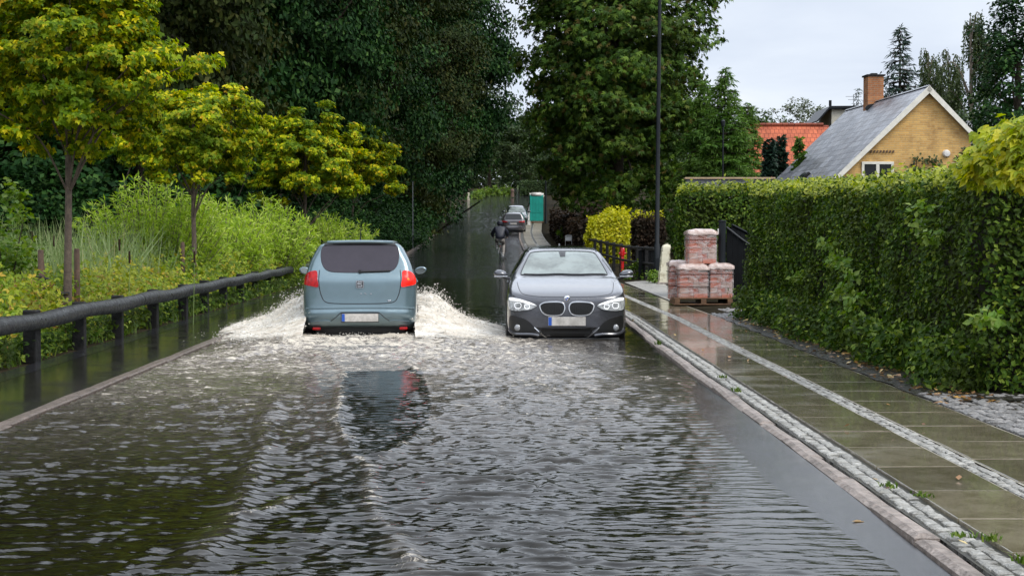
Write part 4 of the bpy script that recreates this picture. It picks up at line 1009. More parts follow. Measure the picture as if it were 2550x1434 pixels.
def trunk_mesh(name, h, r, rng, limbs=None, lean=(0, 0), base=(0, 0, 0), wob=.06, seg=10, taper=.45, n=9, top=None):
    mb = MB(); base = np.array(base, float)
    t = np.linspace(0, 1, seg); P = base + np.stack([lean[0] * t + wob * np.cumsum(rng.normal(0, .3, seg)) * t, lean[1] * t + wob * np.cumsum(rng.normal(0, .3, seg)) * t, h * t], 1)
    R = r * (1 - (1 - taper) * t) * (1 + .5 * np.exp(-t * 14))
    mb.tube(P, R, n)
    if limbs is not None:
        for q, f in limbs:
            k = int(np.clip(f, .2, 1) * (seg - 1)); a = P[k]; b = np.asarray(q, float); L = np.linalg.norm(b - a)
            c1 = a + (b - a) * .35 + [0, 0, .10 * L] + rng.normal(0, .03 * L, 3); c2 = a + (b - a) * .7 + [0, 0, .08 * L] + rng.normal(0, .04 * L, 3)
            mb.tube(catmull([a, c1, c2, b], 4, False), np.linspace(R[k] * .38, max(.10 * r, .005), 13), 6)
    return mb, P
def crown_mesh(name, C, R, n, size, rng, shape='kite', flat=.55, out=.7, up=.8, droop=.2, tdown=0.0, centre=None):
    P, d = cluster(C, R, n, rng, flat)
    ctr = C.mean(0) if centre is None else centre
    o = unit(P - ctr); nr = o * out + np.array([0, 0, up]) + d * .3
    td = None
    if tdown: td = o * .6 + np.array([0, 0, -tdown])
    V, Q = leaves(P, nr, size, rng, shape, droop, .55, td)
    return mesh_np(name, V, Q, None, False)
def tree(name, label, cat, loc, crown_c, crown_r, trunk_h, trunk_r, ncl, clr, per, size, leaf, rng, shape='kite', group=None, nlimb=16, bark='bark', shell=.5, lump=.3, zcut=-.8, taper=0.0, flat=.55, lean=(0, 0), droop=.2, tdown=0.0, extra=None):
    t = thing(name, label, cat, loc, 0, group)
    C = crown_centres(ncl, *crown_r, rng, shell, lump, zcut, rng.uniform(0, 50), taper) + np.asarray(crown_c)
    if extra is not None: C = np.vstack([C, extra])
    link('crown', crown_mesh('crown', C, clr, per, size, rng, shape, flat, droop=droop, tdown=tdown), M[leaf], t)
    k = rng.choice(len(C), nlimb, replace=False); limbs = [(C[i] * [.93, .93, 1] + np.asarray(crown_c) * [.07, .07, 0], np.clip((C[i][2] - .3 * crown_r[2]) / trunk_h * .8, .35, 1)) for i in k]
    mb, P = trunk_mesh('trunk', trunk_h, trunk_r, rng, limbs, lean)
    mb.build('trunk', M[bark], t, True, recalc=False)
    return t
def copy_tree(o, loc, rz=0.0, s=1.0, label=None, sz=None):
    c = o.copy(); COL.objects.link(c); c.location = loc; c.rotation_euler = (0, 0, rz); c.scale = (s, s, sz or s)
    if label: c['label'] = label
    for ch in o.children:
        k = ch.copy(); COL.objects.link(k); k.parent = c
    return c
gz = lambda y: float(zc(y)) + .03

# ---------------------------------------------------------------- the big dark trees of the wood beyond the wet ground and along the road
rg = np.random.default_rng(11)
FG = 'tall dark trees of the wood behind the rail'
protos = []
for i, (rx, rz, cz) in enumerate([(5.8, 9.0, 9.9), (5.3, 9.8, 10.6), (6.4, 8.6, 9.2)]):
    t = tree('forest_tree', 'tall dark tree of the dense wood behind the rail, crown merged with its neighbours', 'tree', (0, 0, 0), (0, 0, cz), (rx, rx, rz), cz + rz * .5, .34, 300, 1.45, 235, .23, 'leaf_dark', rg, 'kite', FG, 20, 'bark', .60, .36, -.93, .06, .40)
    protos.append(t)
    if i == 2: t.children[0].data.materials.clear(); [c.data.materials.append(M['leaf_olive']) for c in t.children if c.name.startswith('crown') and (c.data.materials.clear() or True)]
WOOD = [  # x, y, scale, proto
    (-24, 46, .95, 0), (-17.6, 50, 1.05, 1), (-12.8, 53, .92, 2), (-21, 60, 1.2, 2), (-14.5, 64, 1.15, 0), (-10.2, 67, .86, 1), (-11.6, 80, 1.05, 2), (-18, 80, 1.3, 1),
    (-9.9, 92, .98, 0), (-13.5, 99, 1.2, 1), (-8.6, 106, .95, 2), (-8.4, 121, 1.12, 1), (-9.0, 137, 1.35, 0), (-15.5, 118, 1.35, 2), (-26, 74, 1.3, 0), (-33, 56, 1.2, 1), (-23, 98, 1.45, 0), (-31, 90, 1.4, 2), (-13, 150, 1.5, 1),
    (-24, 135, 1.6, 2), (-41, 70, 1.4, 0), (-30, 40, 1.1, 2), (-6.5, 139, 1.28, 1)]
used = set()
for x, y, s, k in WOOD:
    loc = (x, y, gz(y) - .1); rz = float(rg.uniform(0, 6.28))
    if k not in used:
        used.add(k); p = protos[k]; p.location = loc; p.rotation_euler = (0, 0, rz); p.scale = (s, s, s * 1.38)
    else: copy_tree(protos[k], loc, rz, s, None, s * 1.38)
# trees that close the view at the far bend
far = tree('bend_tree', 'mid green tree closing the view where the road bends away', 'tree', (-9, 222, gz(222)), (0, 0, 7.4), (4.2, 4.2, 6.4), 10, .25, 210, .95, 52, .42, 'leaf_mid', rg, 'kite', 'mid green trees at the far bend of the road', 10, shell=.5, lump=.32)
for x, y, s in [(-3.5, 236, 1.12), (1.2, 226, .80), (4.6, 238, .95), (8.5, 215, 1.0), (-14, 235, 1.25), (12.5, 240, 1.1), (17, 222, 1.2), (7.4, 165, .82), (10.5, 140, .9), (-18, 215, 1.3), (23, 240, 1.2), (13, 178, 1.1)]:
    copy_tree(far, (x, y, gz(y)), float(rg.uniform(0, 6.28)), s)

# the deep mass of the wood behind the single trees, and the far woodland past the bend
r = np.random.default_rng(17)
def mass(n, x0, x1, y0, y1, h, size, name, label, leaf):
    x = r.uniform(x0, x1, n); y = r.uniform(y0, y1, n); hh = h * (.70 + .5 * fbm(x * .09, y * .05, 1.0, 3)); z = zc(y) + hh * r.random(n) ** .8
    V, Q = leaves(np.stack([x, y, z], 1), r.normal(0, .5, (n, 3)) + [.2, -.6, .6], size, r, 'kite', .2, .5); o = link(name, mesh_np(name, V, Q), M[leaf]); tag(o, label, 'wood', None, 'stuff')
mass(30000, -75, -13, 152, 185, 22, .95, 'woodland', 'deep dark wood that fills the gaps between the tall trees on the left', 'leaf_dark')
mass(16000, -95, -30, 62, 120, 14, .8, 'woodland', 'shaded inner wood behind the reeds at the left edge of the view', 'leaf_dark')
mass(30000, -30, 44, 262, 285, 12, .85, 'woodland', 'distant green wood closing the view past the bend of the road', 'leaf_mid')

# ---------------------------------------------------------------- chestnut that hangs over the right pavement
rg = np.random.default_rng(12)
cy = 77.0
tree('chestnut_tree', 'large chestnut tree with drooping olive green leaves behind the street lamp', 'tree', (5.3, cy, gz(cy)), (-.05, 0, 10.6), (4.65, 4.7, 10.8), 17, .38, 820, .85, 56, .24, 'leaf_chest', rg, 'palm', None, 20, 'bark', .40, .26, -.95, -.03, .62, (0, 0), .3, .22)

# ---------------------------------------------------------------- the four young yellowing maples along the rail
rg = np.random.default_rng(13)
MG = 'young yellowing maples along the rail'
def maple(px, d, base_py, cpx, cpy, rxp, rzp, label, seed, extra_px=(), ncl=170):
    r = np.random.default_rng(seed); x = (px - 1275) / FPX * d; z0 = 0.0 if d < 50 else gz(d)
    c = at(cpx, cpy, d); k = d / FPX
    ex = np.array([at(a, b, d + r.uniform(-.4, .4)) - [x, d, z0] for a, b in extra_px]) if len(extra_px) else None
    loc = (x, d, z0)
    return tree('young_maple', label, 'tree', loc, (c[0] - x, 0, c[2] - z0), (rxp * k, rxp * k * .95, rzp * k), c[2] - z0 + .5 * rzp * k, .062, ncl, .25 if d < 40 else .32, 120, .075 if d < 40 else .105, 'leaf_maple', r, 'lobed', MG, 16, 'bark_young', .42, .38, -.75, .05, .5, (c[0] - x - .05, 0), .25, .25, ex)
maple(166, 21.6, 745, 185, 165, 262, 262, 'young yellowing maple nearest the camera, its trunk tied between wooden stakes', 31, [(445, 175), (490, 160), (520, 150), (400, 180), (365, 205), (20, 300), (55, 330), (340, 250), (-30, 250), (205, 370), (190, 345), (225, 380)], 225)
maple(484, 31.6, 625, 480, 345, 178, 140, 'second young yellowing maple along the rail, its dark trunk bare above the willow', 32, [(330, 350), (345, 365), (610, 285), (640, 330), (480, 455), (505, 440)], 190)
maple(757, 50, 640, 765, 400, 132, 118, 'third young yellowing maple along the rail, thin trunk, just left of the teal car roof', 33, [(700, 300), (715, 330), (650, 430), (700, 500)], 190)
maple(872, 68, 560, 888, 405, 120, 88, 'farthest of the young yellowing maples, its crown showing right of the third one', 34, [(905, 325), (915, 340), (985, 420), (975, 450)], 170)

# ---------------------------------------------------------------- shrubs and weeds on the wet bank
rg = np.random.default_rng(14)
def bush(name, label, cat, c, r, n, clr, per, size, leaf, shape='kite', group=None, stems=14, droop=.1, up=.6, tup=0.0, shell=.35):
    t = thing(name, label, cat, (c[0], c[1], c[2]), 0, group)
    C = crown_centres(n, *r, rg, shell, .35, -.25, rg.uniform(0, 40)); C[:, 2] = np.abs(C[:, 2]) + .05
    P, d = cluster(C, clr, per, rg, .9); o = unit(P + [0, 0, .3]); td = None
    if tup: td = o * .8 + np.array([0, 0, tup])
    V, Q = leaves(P, o * .6 + [0, 0, up], size, rg, shape, droop, .6, td)
    link('foliage', mesh_np('foliage', V, Q), M[leaf], t)
    mb = MB()
    for i in rg.choice(len(C), min(stems, len(C)), replace=False):
        b = C[i]; a = np.array([b[0] * .12, b[1] * .12, -.05]); mb.tube(catmull([a, a * .5 + b * .5 + [0, 0, .15 * b[2]], b], 4, False), np.linspace(.022, .006, 9), 5)
    mb.build('stems', M['bark'], t, recalc=False); return t
def willow(label, px, d, rx, h, n=150, lz=.15):
    """upright shoots with narrow leaves set along them"""
    x = (px - 1275) / FPX * d; t = thing('willow_bush', label, 'bush', (x, d, 0 if d < 50 else gz(d)), 0, 'willow bushes behind the rail')
    Vs, Qs, k = [], [], 0; mb = MB()
    for i in range(n):
        a = rg.uniform(0, 6.28); rr = rx * rg.random() ** .5; b = np.array([math.cos(a) * rr * .45, math.sin(a) * rr * .5, 0]); hh = h * rg.uniform(.55, 1.05) * (1 - .35 * (rr / rx) ** 2)
        tip = np.array([math.cos(a) * rr * 1.0, math.sin(a) * rr, hh]); mid = b * .6 + tip * .4 + [0, 0, .12 * hh]
        S_ = catmull([b, mid, tip], 9, False); mb.tube(S_[::3], np.linspace(.014, .003, len(S_[::3])), 4, caps=False)
        m = 46; f = rg.uniform(.22, 1.0, m); P = np.stack([np.interp(f, np.linspace(0, 1, len(S_)), S_[:, j]) for j in range(3)], 1); tg = unit(tip - mid)
        side = rg.normal(0, 1, (m, 3)); td = tg * .8 + unit(side) * .75
        V, Q = leaves(P, unit(side) + [0, 0, .7], .17, rg, 'willow', .18, .5, td); Vs.append(V); Qs.append(Q + k); k += len(V)
    link('foliage', mesh_np('foliage', np.concatenate(Vs), np.concatenate(Qs)), M['leaf_willow'], t)
    mb.build('stems', M['bark_pale'], t, recalc=False); return t
willow('tall pale green willow bush between the first two maple trunks, long shoots up', 385, 34, 1.75, 2.75, 330)
willow('pale green willow bush around the second maple trunk', 540, 38, 1.5, 2.35, 260)
willow('pale green willow bush left of the teal car and under the third maple', 655, 43, 1.6, 2.5, 280)
willow('low pale green willow bush right behind the roof of the teal car', 800, 55, 2.2, 2.15, 260)
bush('bank_shrub', 'leafy green shrub at the left edge of the view above the reeds', 'shrub', (at(15, 600, 24)[0], 24, 0), (.75, .7, 2.05), 90, .22, 34, .11, 'leaf_fresh', 'kite', None)
bush('bank_shrub', 'small dark green leafy shrub beside the reeds, second plant from the left edge', 'shrub', (at(75, 600, 27)[0], 27, 0), (.6, .6, 1.55), 60, .2, 30, .10, 'leaf_hedge', 'kite', None)
DG = 'dark undergrowth bushes along the left of the far road'
for i, (x, y, h) in enumerate([(-7.6, 58, 1.9), (-8.0, 66, 2.3), (-7.6, 74, 2.0), (-7.9, 82, 2.6), (-8.2, 90, 2.8), (-8.0, 99, 2.4), (-8.4, 108, 2.6), (-10.5, 60, 2.6), (-11.5, 48, 2.4), (-14.5, 45, 2.6), (-18, 43, 2.6), (-22, 41, 2.7), (-12, 70, 3.0), (-11, 86, 3.2), (-9.2, 55, 2.2), (-9.8, 50, 3.4), (-13, 48, 4.2), (-16.5, 46, 4.4), (-20, 45, 4.6), (-24, 44, 4.4), (-28, 48, 5.0), (-10.5, 76, 4.2), (-10.4, 95, 4.6), (-10.8, 112, 5.0), (-10, 128, 5.2)]):
    if i == 0: ub = bush('undergrowth_bush', 'dark undergrowth bush in the shade at the foot of the wood', 'bush', (x, y, gz(y) - .05), (1.9, 2.2, 2.0), 190, .36, 60, .115, 'leaf_dark', 'kite', DG)
    else: copy_tree(ub, (x, y, gz(y) - .05), float(rg.uniform(0, 6.28)), h / 2.0)
def stuffmesh(name, label, V, Q, mat, cat='plants'):
    o = link(name, mesh_np(name, V, Q), mat); tag(o, label, cat, None, 'stuff'); return o
def blades(P, h, w, rng, lean=.18, curve=.25):
    """upright blades of two quads that taper to a tip"""
    n = len(P); a = rng.uniform(0, 6.28, n); dx = np.stack([np.cos(a), np.sin(a), np.zeros(n)], 1); ln = rng.normal(0, lean, (n, 2)); ln = np.concatenate([ln, np.zeros((n, 1))], 1)
    h = np.broadcast_to(h, (n,))[:, None]; w = np.broadcast_to(w, (n,))[:, None]; z = np.array([0, 0, 1.0])
    p0, p1, p2 = P, P + z * h * .55 + ln * h * .4, P + z * h * (1 - curve * np.abs(ln).sum(1, keepdims=True)) + ln * h * (1 + curve)
    V = np.stack([p0 - dx * w, p0 + dx * w, p1 - dx * w * .8, p1 + dx * w * .8, p2 - dx * w * .08, p2 + dx * w * .08], 1).reshape(-1, 3)
    b = np.arange(n)[:, None] * 6
    Q = np.concatenate([b + [0, 1, 3, 2], b + [2, 3, 5, 4]], 0); return V, Q
n = 3000; X = rg.uniform(-11.5, -6.9, n); Y = rg.uniform(24, 36, n)
hh = rg.uniform(1.2, 1.95, n) * (.75 + .4 * vnoise(X * .8, Y * .5)); V, Q = blades(np.stack([X, Y, np.zeros(n)], 1), hh, rg.uniform(.009, .017, n), rg, .16)
stuffmesh('reeds', 'bank of pale green reed blades behind the first maple', V, Q, M['reed'], 'reeds')
# cat-tail heads stand up out of the reeds
ct = MB()
for i in range(16):
    x, y = rg.uniform(-9.5, -6.9), rg.uniform(23.5, 29); z = rg.uniform(1.15, 1.6)
for i, (px, py, d) in enumerate([(293, 610, 25), (480, 640, 25), (130, 600, 26), (75, 590, 26), (318, 640, 24)]):
    p = at(px, py, d); t = thing('cattail', 'brown cat-tail head on a straight stalk among the reeds', 'reed', (p[0], p[1], 0), 0, 'brown cat-tail heads among the reeds')
    s = MB(); s.tube([(0, 0, 0), (.02, 0, p[2] * .6), (.03, 0, p[2] + .22)], [.008, .006, .003], 5); s.build('stalk', M['reed'], t)
    s = MB(); s.lathe([(0, -.10), (.016, -.09), (.018, 0), (.016, .09), (0, .10)], (.028, 0, p[2]), 'Z', 8); s.build('seed_head', M['leaf_brown'], t, True)
def weedbed():
    def bed(n, x0, x1, y0, y1, h0, h1, size, shape, seed):
        r = np.random.default_rng(seed); y = r.uniform(y0, y1, n); x = ox_l(y) - (x0 + (x1 - x0) * r.random(n))
        top = (h0 + (h1 - h0) * fbm(x * 1.1, y * .9, seed, 3)) * np.maximum(sstep(.15, .75, ox_l(y) - x), .9 * (x0 < .15)); z = top * r.random(n) ** .75
        P = np.stack([x + r.normal(0, .05, n), y, z], 1); return leaves(P, r.normal(0, .35, (n, 3)) + [.5, -.5, .8], size, r, shape, .25, .5)
    V, Q = bed(34000, .32, 2.6, 11, 46, .45, 1.45, .085, 'pair', 3); stuffmesh('weeds', 'tangled green weeds on the bank behind and under the wooden rail', V, Q, M['weed'], 'weeds')
    V, Q = bed(9000, .3, 2.2, 36, 75, .4, 1.3, .13, 'pair', 6); stuffmesh('weeds', 'distant green weeds along the foot of the wood past the teal car', V, Q, M['weed'], 'weeds')
    V, Q = bed(3600, .33, 1.9, 11, 30, .35, 1.2, .10, 'willow', 9); stuffmesh('dry_weeds', 'dry brown and yellow stalks among the green weeds by the rail', V, Q, M['dry'], 'weeds')
    V, Q = bed(9000, .10, .62, 11, 46, .22, .5, .07, 'pair', 13); stuffmesh('shade_weeds', 'low weeds right under the wooden rail, coloured dark to stand for shade', V, Q, M['leaf_hedge'], 'weeds')  # added dark leaves paint the shade low on the bank and its reflection
    r = np.random.default_rng(8); m = 5200; y = r.uniform(11, 44, m); x = ox_l(y) - .06 - .6 * r.random(m) ** .6; V, Q = blades(np.stack([x, y, np.zeros(m)], 1), r.uniform(.08, .30, m), .006, r, .3)
    stuffmesh('grass', 'rough grass fringe between the flooded left pavement and the rail posts', V, Q, M['grass'], 'grass')
    m = 9000; y = r.uniform(11, 60, m); x = ox_l(y) - 1.0 - 7 * r.random(m); V, Q = leaves(np.stack([x, y, .5 * r.random(m) ** 2], 1), r.normal(0, .4, (m, 3)) + [0, 0, 1], .17, r, 'kite', .2, .5)
    stuffmesh('ground_cover', 'low green ground cover on the marshy bank beneath the maples', V, Q, M['weed'], 'plants')
weedbed()
# dead leaf patches and shade plants on the floor of the wood
r = np.random.default_rng(18); m = 14000; y = r.uniform(45, 150, m); x = ox_l(y) - .2 - 14 * r.random(m) ** 1.3
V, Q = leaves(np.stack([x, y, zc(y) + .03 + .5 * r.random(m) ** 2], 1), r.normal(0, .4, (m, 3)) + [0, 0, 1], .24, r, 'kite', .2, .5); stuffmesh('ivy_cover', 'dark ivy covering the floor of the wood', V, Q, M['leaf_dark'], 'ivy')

# ---------------------------------------------------------------- hedges
def hedge(name, label, x0, x1, y0, y1, ztop, leaf, n, size, zb=.08, face=('x0', 'y0'), wob=.10, fringe=.12, seed=1, top_leaf=None, core='core', fr=.12):
    """clipped hedge: dark core box for twigs and inner shade, leaves spread through the outer shell; a top fringe of young shoots"""
    r = np.random.default_rng(seed); root = thing(name, label, 'hedge', ((x0 + x1) / 2, (y0 + y1) / 2, zb)); o = np.array([(x0 + x1) / 2, (y0 + y1) / 2, zb])
    zt_ = (lambda x, y: np.broadcast_to(ztop(x, y), np.shape(x)).astype(float)) if callable(ztop) else (lambda x, y: np.full(np.shape(x), float(ztop)))
    W, L = x1 - x0, y1 - y0
    # faces weighted by area
    H = float(np.mean(zt_(np.array([x0, x1]), np.array([y0, y1])))) - zb
    ar = np.array([L * H, L * H * .5, W * H * 1.7, W * H * .5, W * L]); k = r.choice(5, n, p=ar / ar.sum())
    u, v = r.random(n), r.random(n) ** .92; dp = r.exponential(.075, n) - .03
    x = x0 + W * r.random(n); y = y0 + L * r.random(n); z = zb + v * (zt_(x, y) - zb)
    bulge = .10 * (fbm(y * 5.5 + x * 5.5, z * 5.5, seed, 2) - .5) + wob * (fbm(y * 1.3 + seed, z * 1.5, seed, 3) - .5) * 2 - .06 * np.sin(np.clip((z - zb) / (H + .01), 0, 1) * 3.14)
    nr = np.zeros((n, 3))
    m = k == 0; x[m] = x0 + dp[m] + bulge[m]; nr[m, 0] = -1
    m = k == 1; x[m] = x1 - dp[m]; nr[m, 0] = 1
    m = k == 2; y[m] = y0 + dp[m] + bulge[m]; nr[m, 1] = -1
    m = k == 3; y[m] = y1 - dp[m]; nr[m, 1] = 1
    m = k == 4; z[m] = zt_(x[m], y[m]) - dp[m] * 1.2 + fringe * (r.random(m.sum()) ** 3); nr[m, 2] = 1
    P = np.stack([x, y, z], 1) - o; V, Q = leaves(P, nr * .8 + [0, 0, .55], size, r, 'kite', .2, .55)
    f = link('foliage', mesh_np('foliage', V, Q), M[leaf], root)
    if top_leaf:
        m = int(n * fr); x = x0 - .05 + (W + .05) * r.random(m); y = y0 + L * r.random(m); zz = zt_(x, y) + (fringe * 1.5) * r.random(m) ** 1.6 * (.4 + vnoise(x * 4, y * 4)) - .07
        V, Q = leaves(np.stack([x, y, zz], 1) - o, r.normal(0, .3, (m, 3)) + [-.4, -.4, .8], size * 1.05, r, 'kite', .1, .6); link('top_shoots', mesh_np('top_shoots', V, Q), M[top_leaf], root)
    c = MB(); ny = max(2, int(L / .8)); ys_ = np.linspace(y0 + .16, y1 - .16, ny); xa, xb = x0 + .17, x1 - .17
    Vc = []
    for yy in ys_:
        zz = float(zt_(np.array(x0), np.array(yy))) - .16; Vc += [(xa, yy, zb - .05), (xa, yy, zz), (xb, yy, zz), (xb, yy, zb - .05)]
    Vc = np.array(Vc) - o; Qc = [[i * 4 + a, i * 4 + (a + 1) % 4, (i + 1) * 4 + (a + 1) % 4, (i + 1) * 4 + a] for i in range(ny - 1) for a in range(4)] + [[0, 1, 2, 3], [4 * ny - 1, 4 * ny - 2, 4 * ny - 3, 4 * ny - 4]]
    c.add(Vc, Qc); c.build('dark_core', M[core], root); return root
HT = lambda x, y: np.interp(y, [6, 11, 12.5, 14.5, 17, 22, 26.4], [2.28, 2.32, 2.24, 1.99, 1.99, 2.10, 2.22]) + .05 * (vnoise(np.asarray(y) * 2.0, 3.1) - .5)
H1 = hedge('garden_hedge', 'long tall clipped green hedge beside the wet pavement on the right', 4.13, 5.7, 13.3, 26.4, HT, 'leaf_hedge', 94000, .058, .08, seed=4, top_leaf='leaf_top', fringe=.15, fr=.26, wob=.15)
# pale nettle shoots that grow out of the hedge's face, and its shaggy foot
r = np.random.default_rng(41)
C = np.array([at(px, py, 4.0 / ((px - 1275) / FPX) - .25) for px, py in [(2060, 608), (2080, 640), (2105, 660), (2120, 690), (2110, 720), (2095, 735), (2120, 770), (2135, 740), (2085, 650), (2300, 515), (2290, 560), (2150, 800), (2180, 820), (2200, 850), (2130, 815), (1985, 690), (2450, 800), (2465, 790), (2330, 590)]])
P, d = cluster(C, .13, 44, r); V, Q = leaves(P, r.normal(0, .4, (len(P), 3)) + [-.6, -.3, .7], .085, r, 'kite', .2, .5)
o = thing('climbing_weed', 'bright green weed shoots growing out of the face of the long hedge', 'weed', (4, 18, .08)); link('foliage', mesh_np('foliage', V - [4, 18, .08], Q), M['leaf_fresh'], o)
r = np.random.default_rng(42); m = 9000; y = r.uniform(13.3, 26.3, m); x = 4.13 - .32 * r.random(m) ** 1.5 * (.4 + 1.2 * vnoise(y * 1.2, 2.2)); z = .08 + .5 * r.random(m) ** 1.4
V, Q = leaves(np.stack([x, y, z], 1), r.normal(0, .4, (m, 3)) + [-.6, -.3, .7], .075, r, 'kite', .25, .5); stuffmesh('hedge_weeds', 'shaggy weeds at the foot of the long garden hedge', V, Q, M['leaf_hedge'], 'weeds')
# golden vine draped over the near end of the hedge
r = np.random.default_rng(43); C = np.array([at(px, py, d) for px, py, d in [(2450, 400, 12.9), (2480, 370, 12.7), (2510, 350, 12.5), (2540, 340, 12.3), (2570, 330, 12.1), (2530, 380, 12.2), (2560, 390, 12.1), (2500, 410, 12.5), (2545, 430, 12.1), (2600, 360, 12), (2440, 430, 13), (2580, 420, 12), (2480, 340, 13.2), (2520, 325, 12.8), (2620, 330, 12)]])
P, d = cluster(C, .19, 90, r, .8); V, Q = leaves(P, r.normal(0, .35, (len(P), 3)) + [-.5, -.4, .9], .095, r, 'maple', .3, .5, np.array([-.3, -.2, -.6]))
o = thing('golden_vine', 'yellow green vine with lobed leaves spilling over the near end of the long hedge', 'vine', (4.3, 12.4, .08)); link('foliage', mesh_np('foliage', V - [4.3, 12.4, .08], Q), M['leaf_vine'], o)
s = MB()
for i in range(6): s.tube(catmull([(.1, r.uniform(-.6, .6), 1.4), (0, r.uniform(-.6, .6), 1.9), tuple(C[i * 2] - [4.3, 12.4, .08])], 4, False), .008, 5)
s.build('vine_stem', M['bark'], o)
hedge('gate_hedge', 'tall leafy green hedge behind the brick packs and the black gate', 3.84, 7.2, 34.0, 35.4, lambda x, y: 2.40 + .10 * vnoise(np.asarray(x) * 2, 1), 'leaf_hedge', 20000, .085, .08, seed=5, top_leaf='leaf_top', fringe=.2, fr=.14)
hedge('golden_hedge', 'bright golden yellow hedge behind the dark fence', 3.2, 4.75, 61.5, 63, lambda x, y: 1.55 + .55 * sstep(3.1, 3.8, np.asarray(x)) + .25 * vnoise(np.asarray(x) * 2.5, 1), 'leaf_yellow', 5600, .13, .2, seed=6, top_leaf='leaf_yellow', fringe=.28, wob=.3)
hedge('copper_hedge', 'dark copper brown clipped hedge between the golden hedge and the lamp post', 4.66, 5.75, 57.5, 59, lambda x, y: 2.12 + 0 * np.asarray(x), 'leaf_brown', 4200, .13, .2, seed=7, top_leaf='leaf_yellow', fringe=.2, fr=.07)
hedge('dark_hedge', 'dark shaded hedge along the pavement under the chestnut', 2.75, 3.9, 64.5, 108, lambda x, y: zc(y) + 1.75 + 0 * np.asarray(x), 'leaf_brown', 15000, .20, .3, seed=8)
hedge('roadside_hedge', 'clipped green hedge on the left of the far road before the bend', -7.9, -6.75, 112, 152, lambda x, y: zc(y) + 2.3 + 0 * np.asarray(x), 'leaf_mid', 12000, .22, 1.6, seed=9)
hedge('yard_hedge', 'shaded green hedge in front of the tan capped wall', 5.9, 9.2, 48, 49.2, 2.35, 'leaf_hedge', 7000, .13, .08, seed=10)
hedge('villa_hedge', 'low green hedge below the red roof', 9.4, 15.0, 62, 63.2, 2.9, 'leaf_hedge', 9000, .16, .1, seed=12)
hedge('bend_hedge', 'shaded green hedge that closes the road at the far bend', 1.2, 7.5, 214, 216, lambda x, y: zc(y) + 2.0 + 0 * np.asarray(x), 'leaf_mid', 4000, .25, 7.0, seed=19)
# low shrubs at the far bend
for i, (px, d, h, lb) in enumerate([(1178, 196, 1.2, 'yellow green bush at the far corner left of the bend'), (1232, 214, 1.5, 'yellow green bush behind the far bend, second from the corner'), (1262, 216, 1.1, 'smallest yellow green bush behind the far bend'), (1208, 214, 1.2, 'yellow green bush behind the far bend, third from the parked cars')]):
    bush('bend_shrub', lb, 'bush', (at(px, 490, d)[0], d, gz(d)), (1.1, 1.0, h), 40, .35, 24, .22, 'leaf_fresh', 'kite', 'yellow green bushes at the far bend')
bush('verge_plant', 'low bright green plant beside the white stone post', 'plant', (at(1692, 690, 40.5)[0], 40.5, .08), (.22, .3, .62), 26, .14, 30, .085, 'leaf_fresh')
bush('verge_plant', 'leafy green plant at the foot of the fence beside the red hydrant', 'plant', (at(1605, 690, 47.5)[0], 47.5, .08), (.55, .5, .5), 34, .17, 30, .10, 'leaf_hedge')
bush('verge_plant', 'pale leaved plant growing by the base of the lamp post', 'plant', (at(1632, 690, 43.6)[0], 43.8, .08), (.3, .3, .3), 16, .12, 26, .08, 'leaf_fresh')

# ---------------------------------------------------------------- garden trees on the right
rg = np.random.default_rng(15)
def conifer(name, label, loc, h, r0, leaf, rng, tiers=26, per=11, size=.35, up=-.25, zb=.06, spread=.9, lw='willow', spire=1.0, dens=26):
    t = thing(name, label, 'tree', loc); P, Nn, Td = [], [], []; mb = MB(); mb.tube([(0, 0, 0), (0, 0, h * .5), (0, 0, h)], [r0 * .06, r0 * .04, .012], 7)
    for i in range(tiers):
        f = i / (tiers - 1); z = h * (zb + (1 - zb) * f ** .92); R = r0 * (1 - f) ** spire * rng.uniform(.85, 1.1) + .05
        for j in range(max(3, int(per * (1 - .55 * f)))):
            a = rng.uniform(0, 6.28); L = R * rng.uniform(.75, 1.1); tip = np.array([math.cos(a) * L, math.sin(a) * L, z + up * L + .10 * L]); b0 = np.array([0, 0, z])
            m = max(4, int(dens * L / r0)); s = rng.uniform(.15, 1, m)[:, None]; q = b0 + (tip - b0) * s + np.stack([0 * s[:, 0], 0 * s[:, 0], -up * L * .35 * np.sin(s[:, 0] * 3.14)], 1)
            dirv = unit(tip - b0); sd = np.array([-math.sin(a), math.cos(a), 0]); sg = rng.choice([-1, 1], m)[:, None]
            P.append(q); Nn.append(np.tile([0, 0, 1.0], (m, 1)) + rng.normal(0, .3, (m, 3))); Td.append(dirv * .8 + sd * sg * spread + [0, 0, -.25])
            if j % 2 == 0: mb.tube([b0, b0 * .5 + tip * .5, tip], [r0 * .016, r0 * .01, .006], 4, caps=False)
    V, Q = leaves(np.concatenate(P), np.concatenate(Nn), size, rng, lw, .35, .3, np.concatenate(Td))
    link('crown', mesh_np('crown', V, Q), M[leaf], t); mb.build('trunk', M['bark'], t, recalc=False); return t
d = 92.0; p = at(2240, 300, d); conifer('spruce_tree', 'dark blue green spruce with a pointed top behind the brick chimney', (p[0], d, gz(d)), at(2240, 70, d)[2] - gz(d), 3.4, 'leaf_spruce', rg, 44, 17, .48, -.22, .12, .8, 'willow', .85)
d = 118.0; p = at(2110, 280, d); conifer('small_spruce', 'tiny distant spruce top just left of the brick chimney', (at(2137, 280, d)[0], d, gz(d)), at(2137, 222, d)[2] - gz(d), 1.5, 'leaf_spruce', rg, 26, 8, .4, -.2, .3)
d = 68.0; p = at(1805, 300, d); conifer('light_conifer', 'light green feathery conifer right of the chestnut, with a thin pointed leader', (p[0], d, gz(d)), at(1805, 172, d)[2] - gz(d), 1.9, 'leaf_cypress', rg, 46, 24, .26, -.18, .05, 1.0, 'willow', .62, 70)
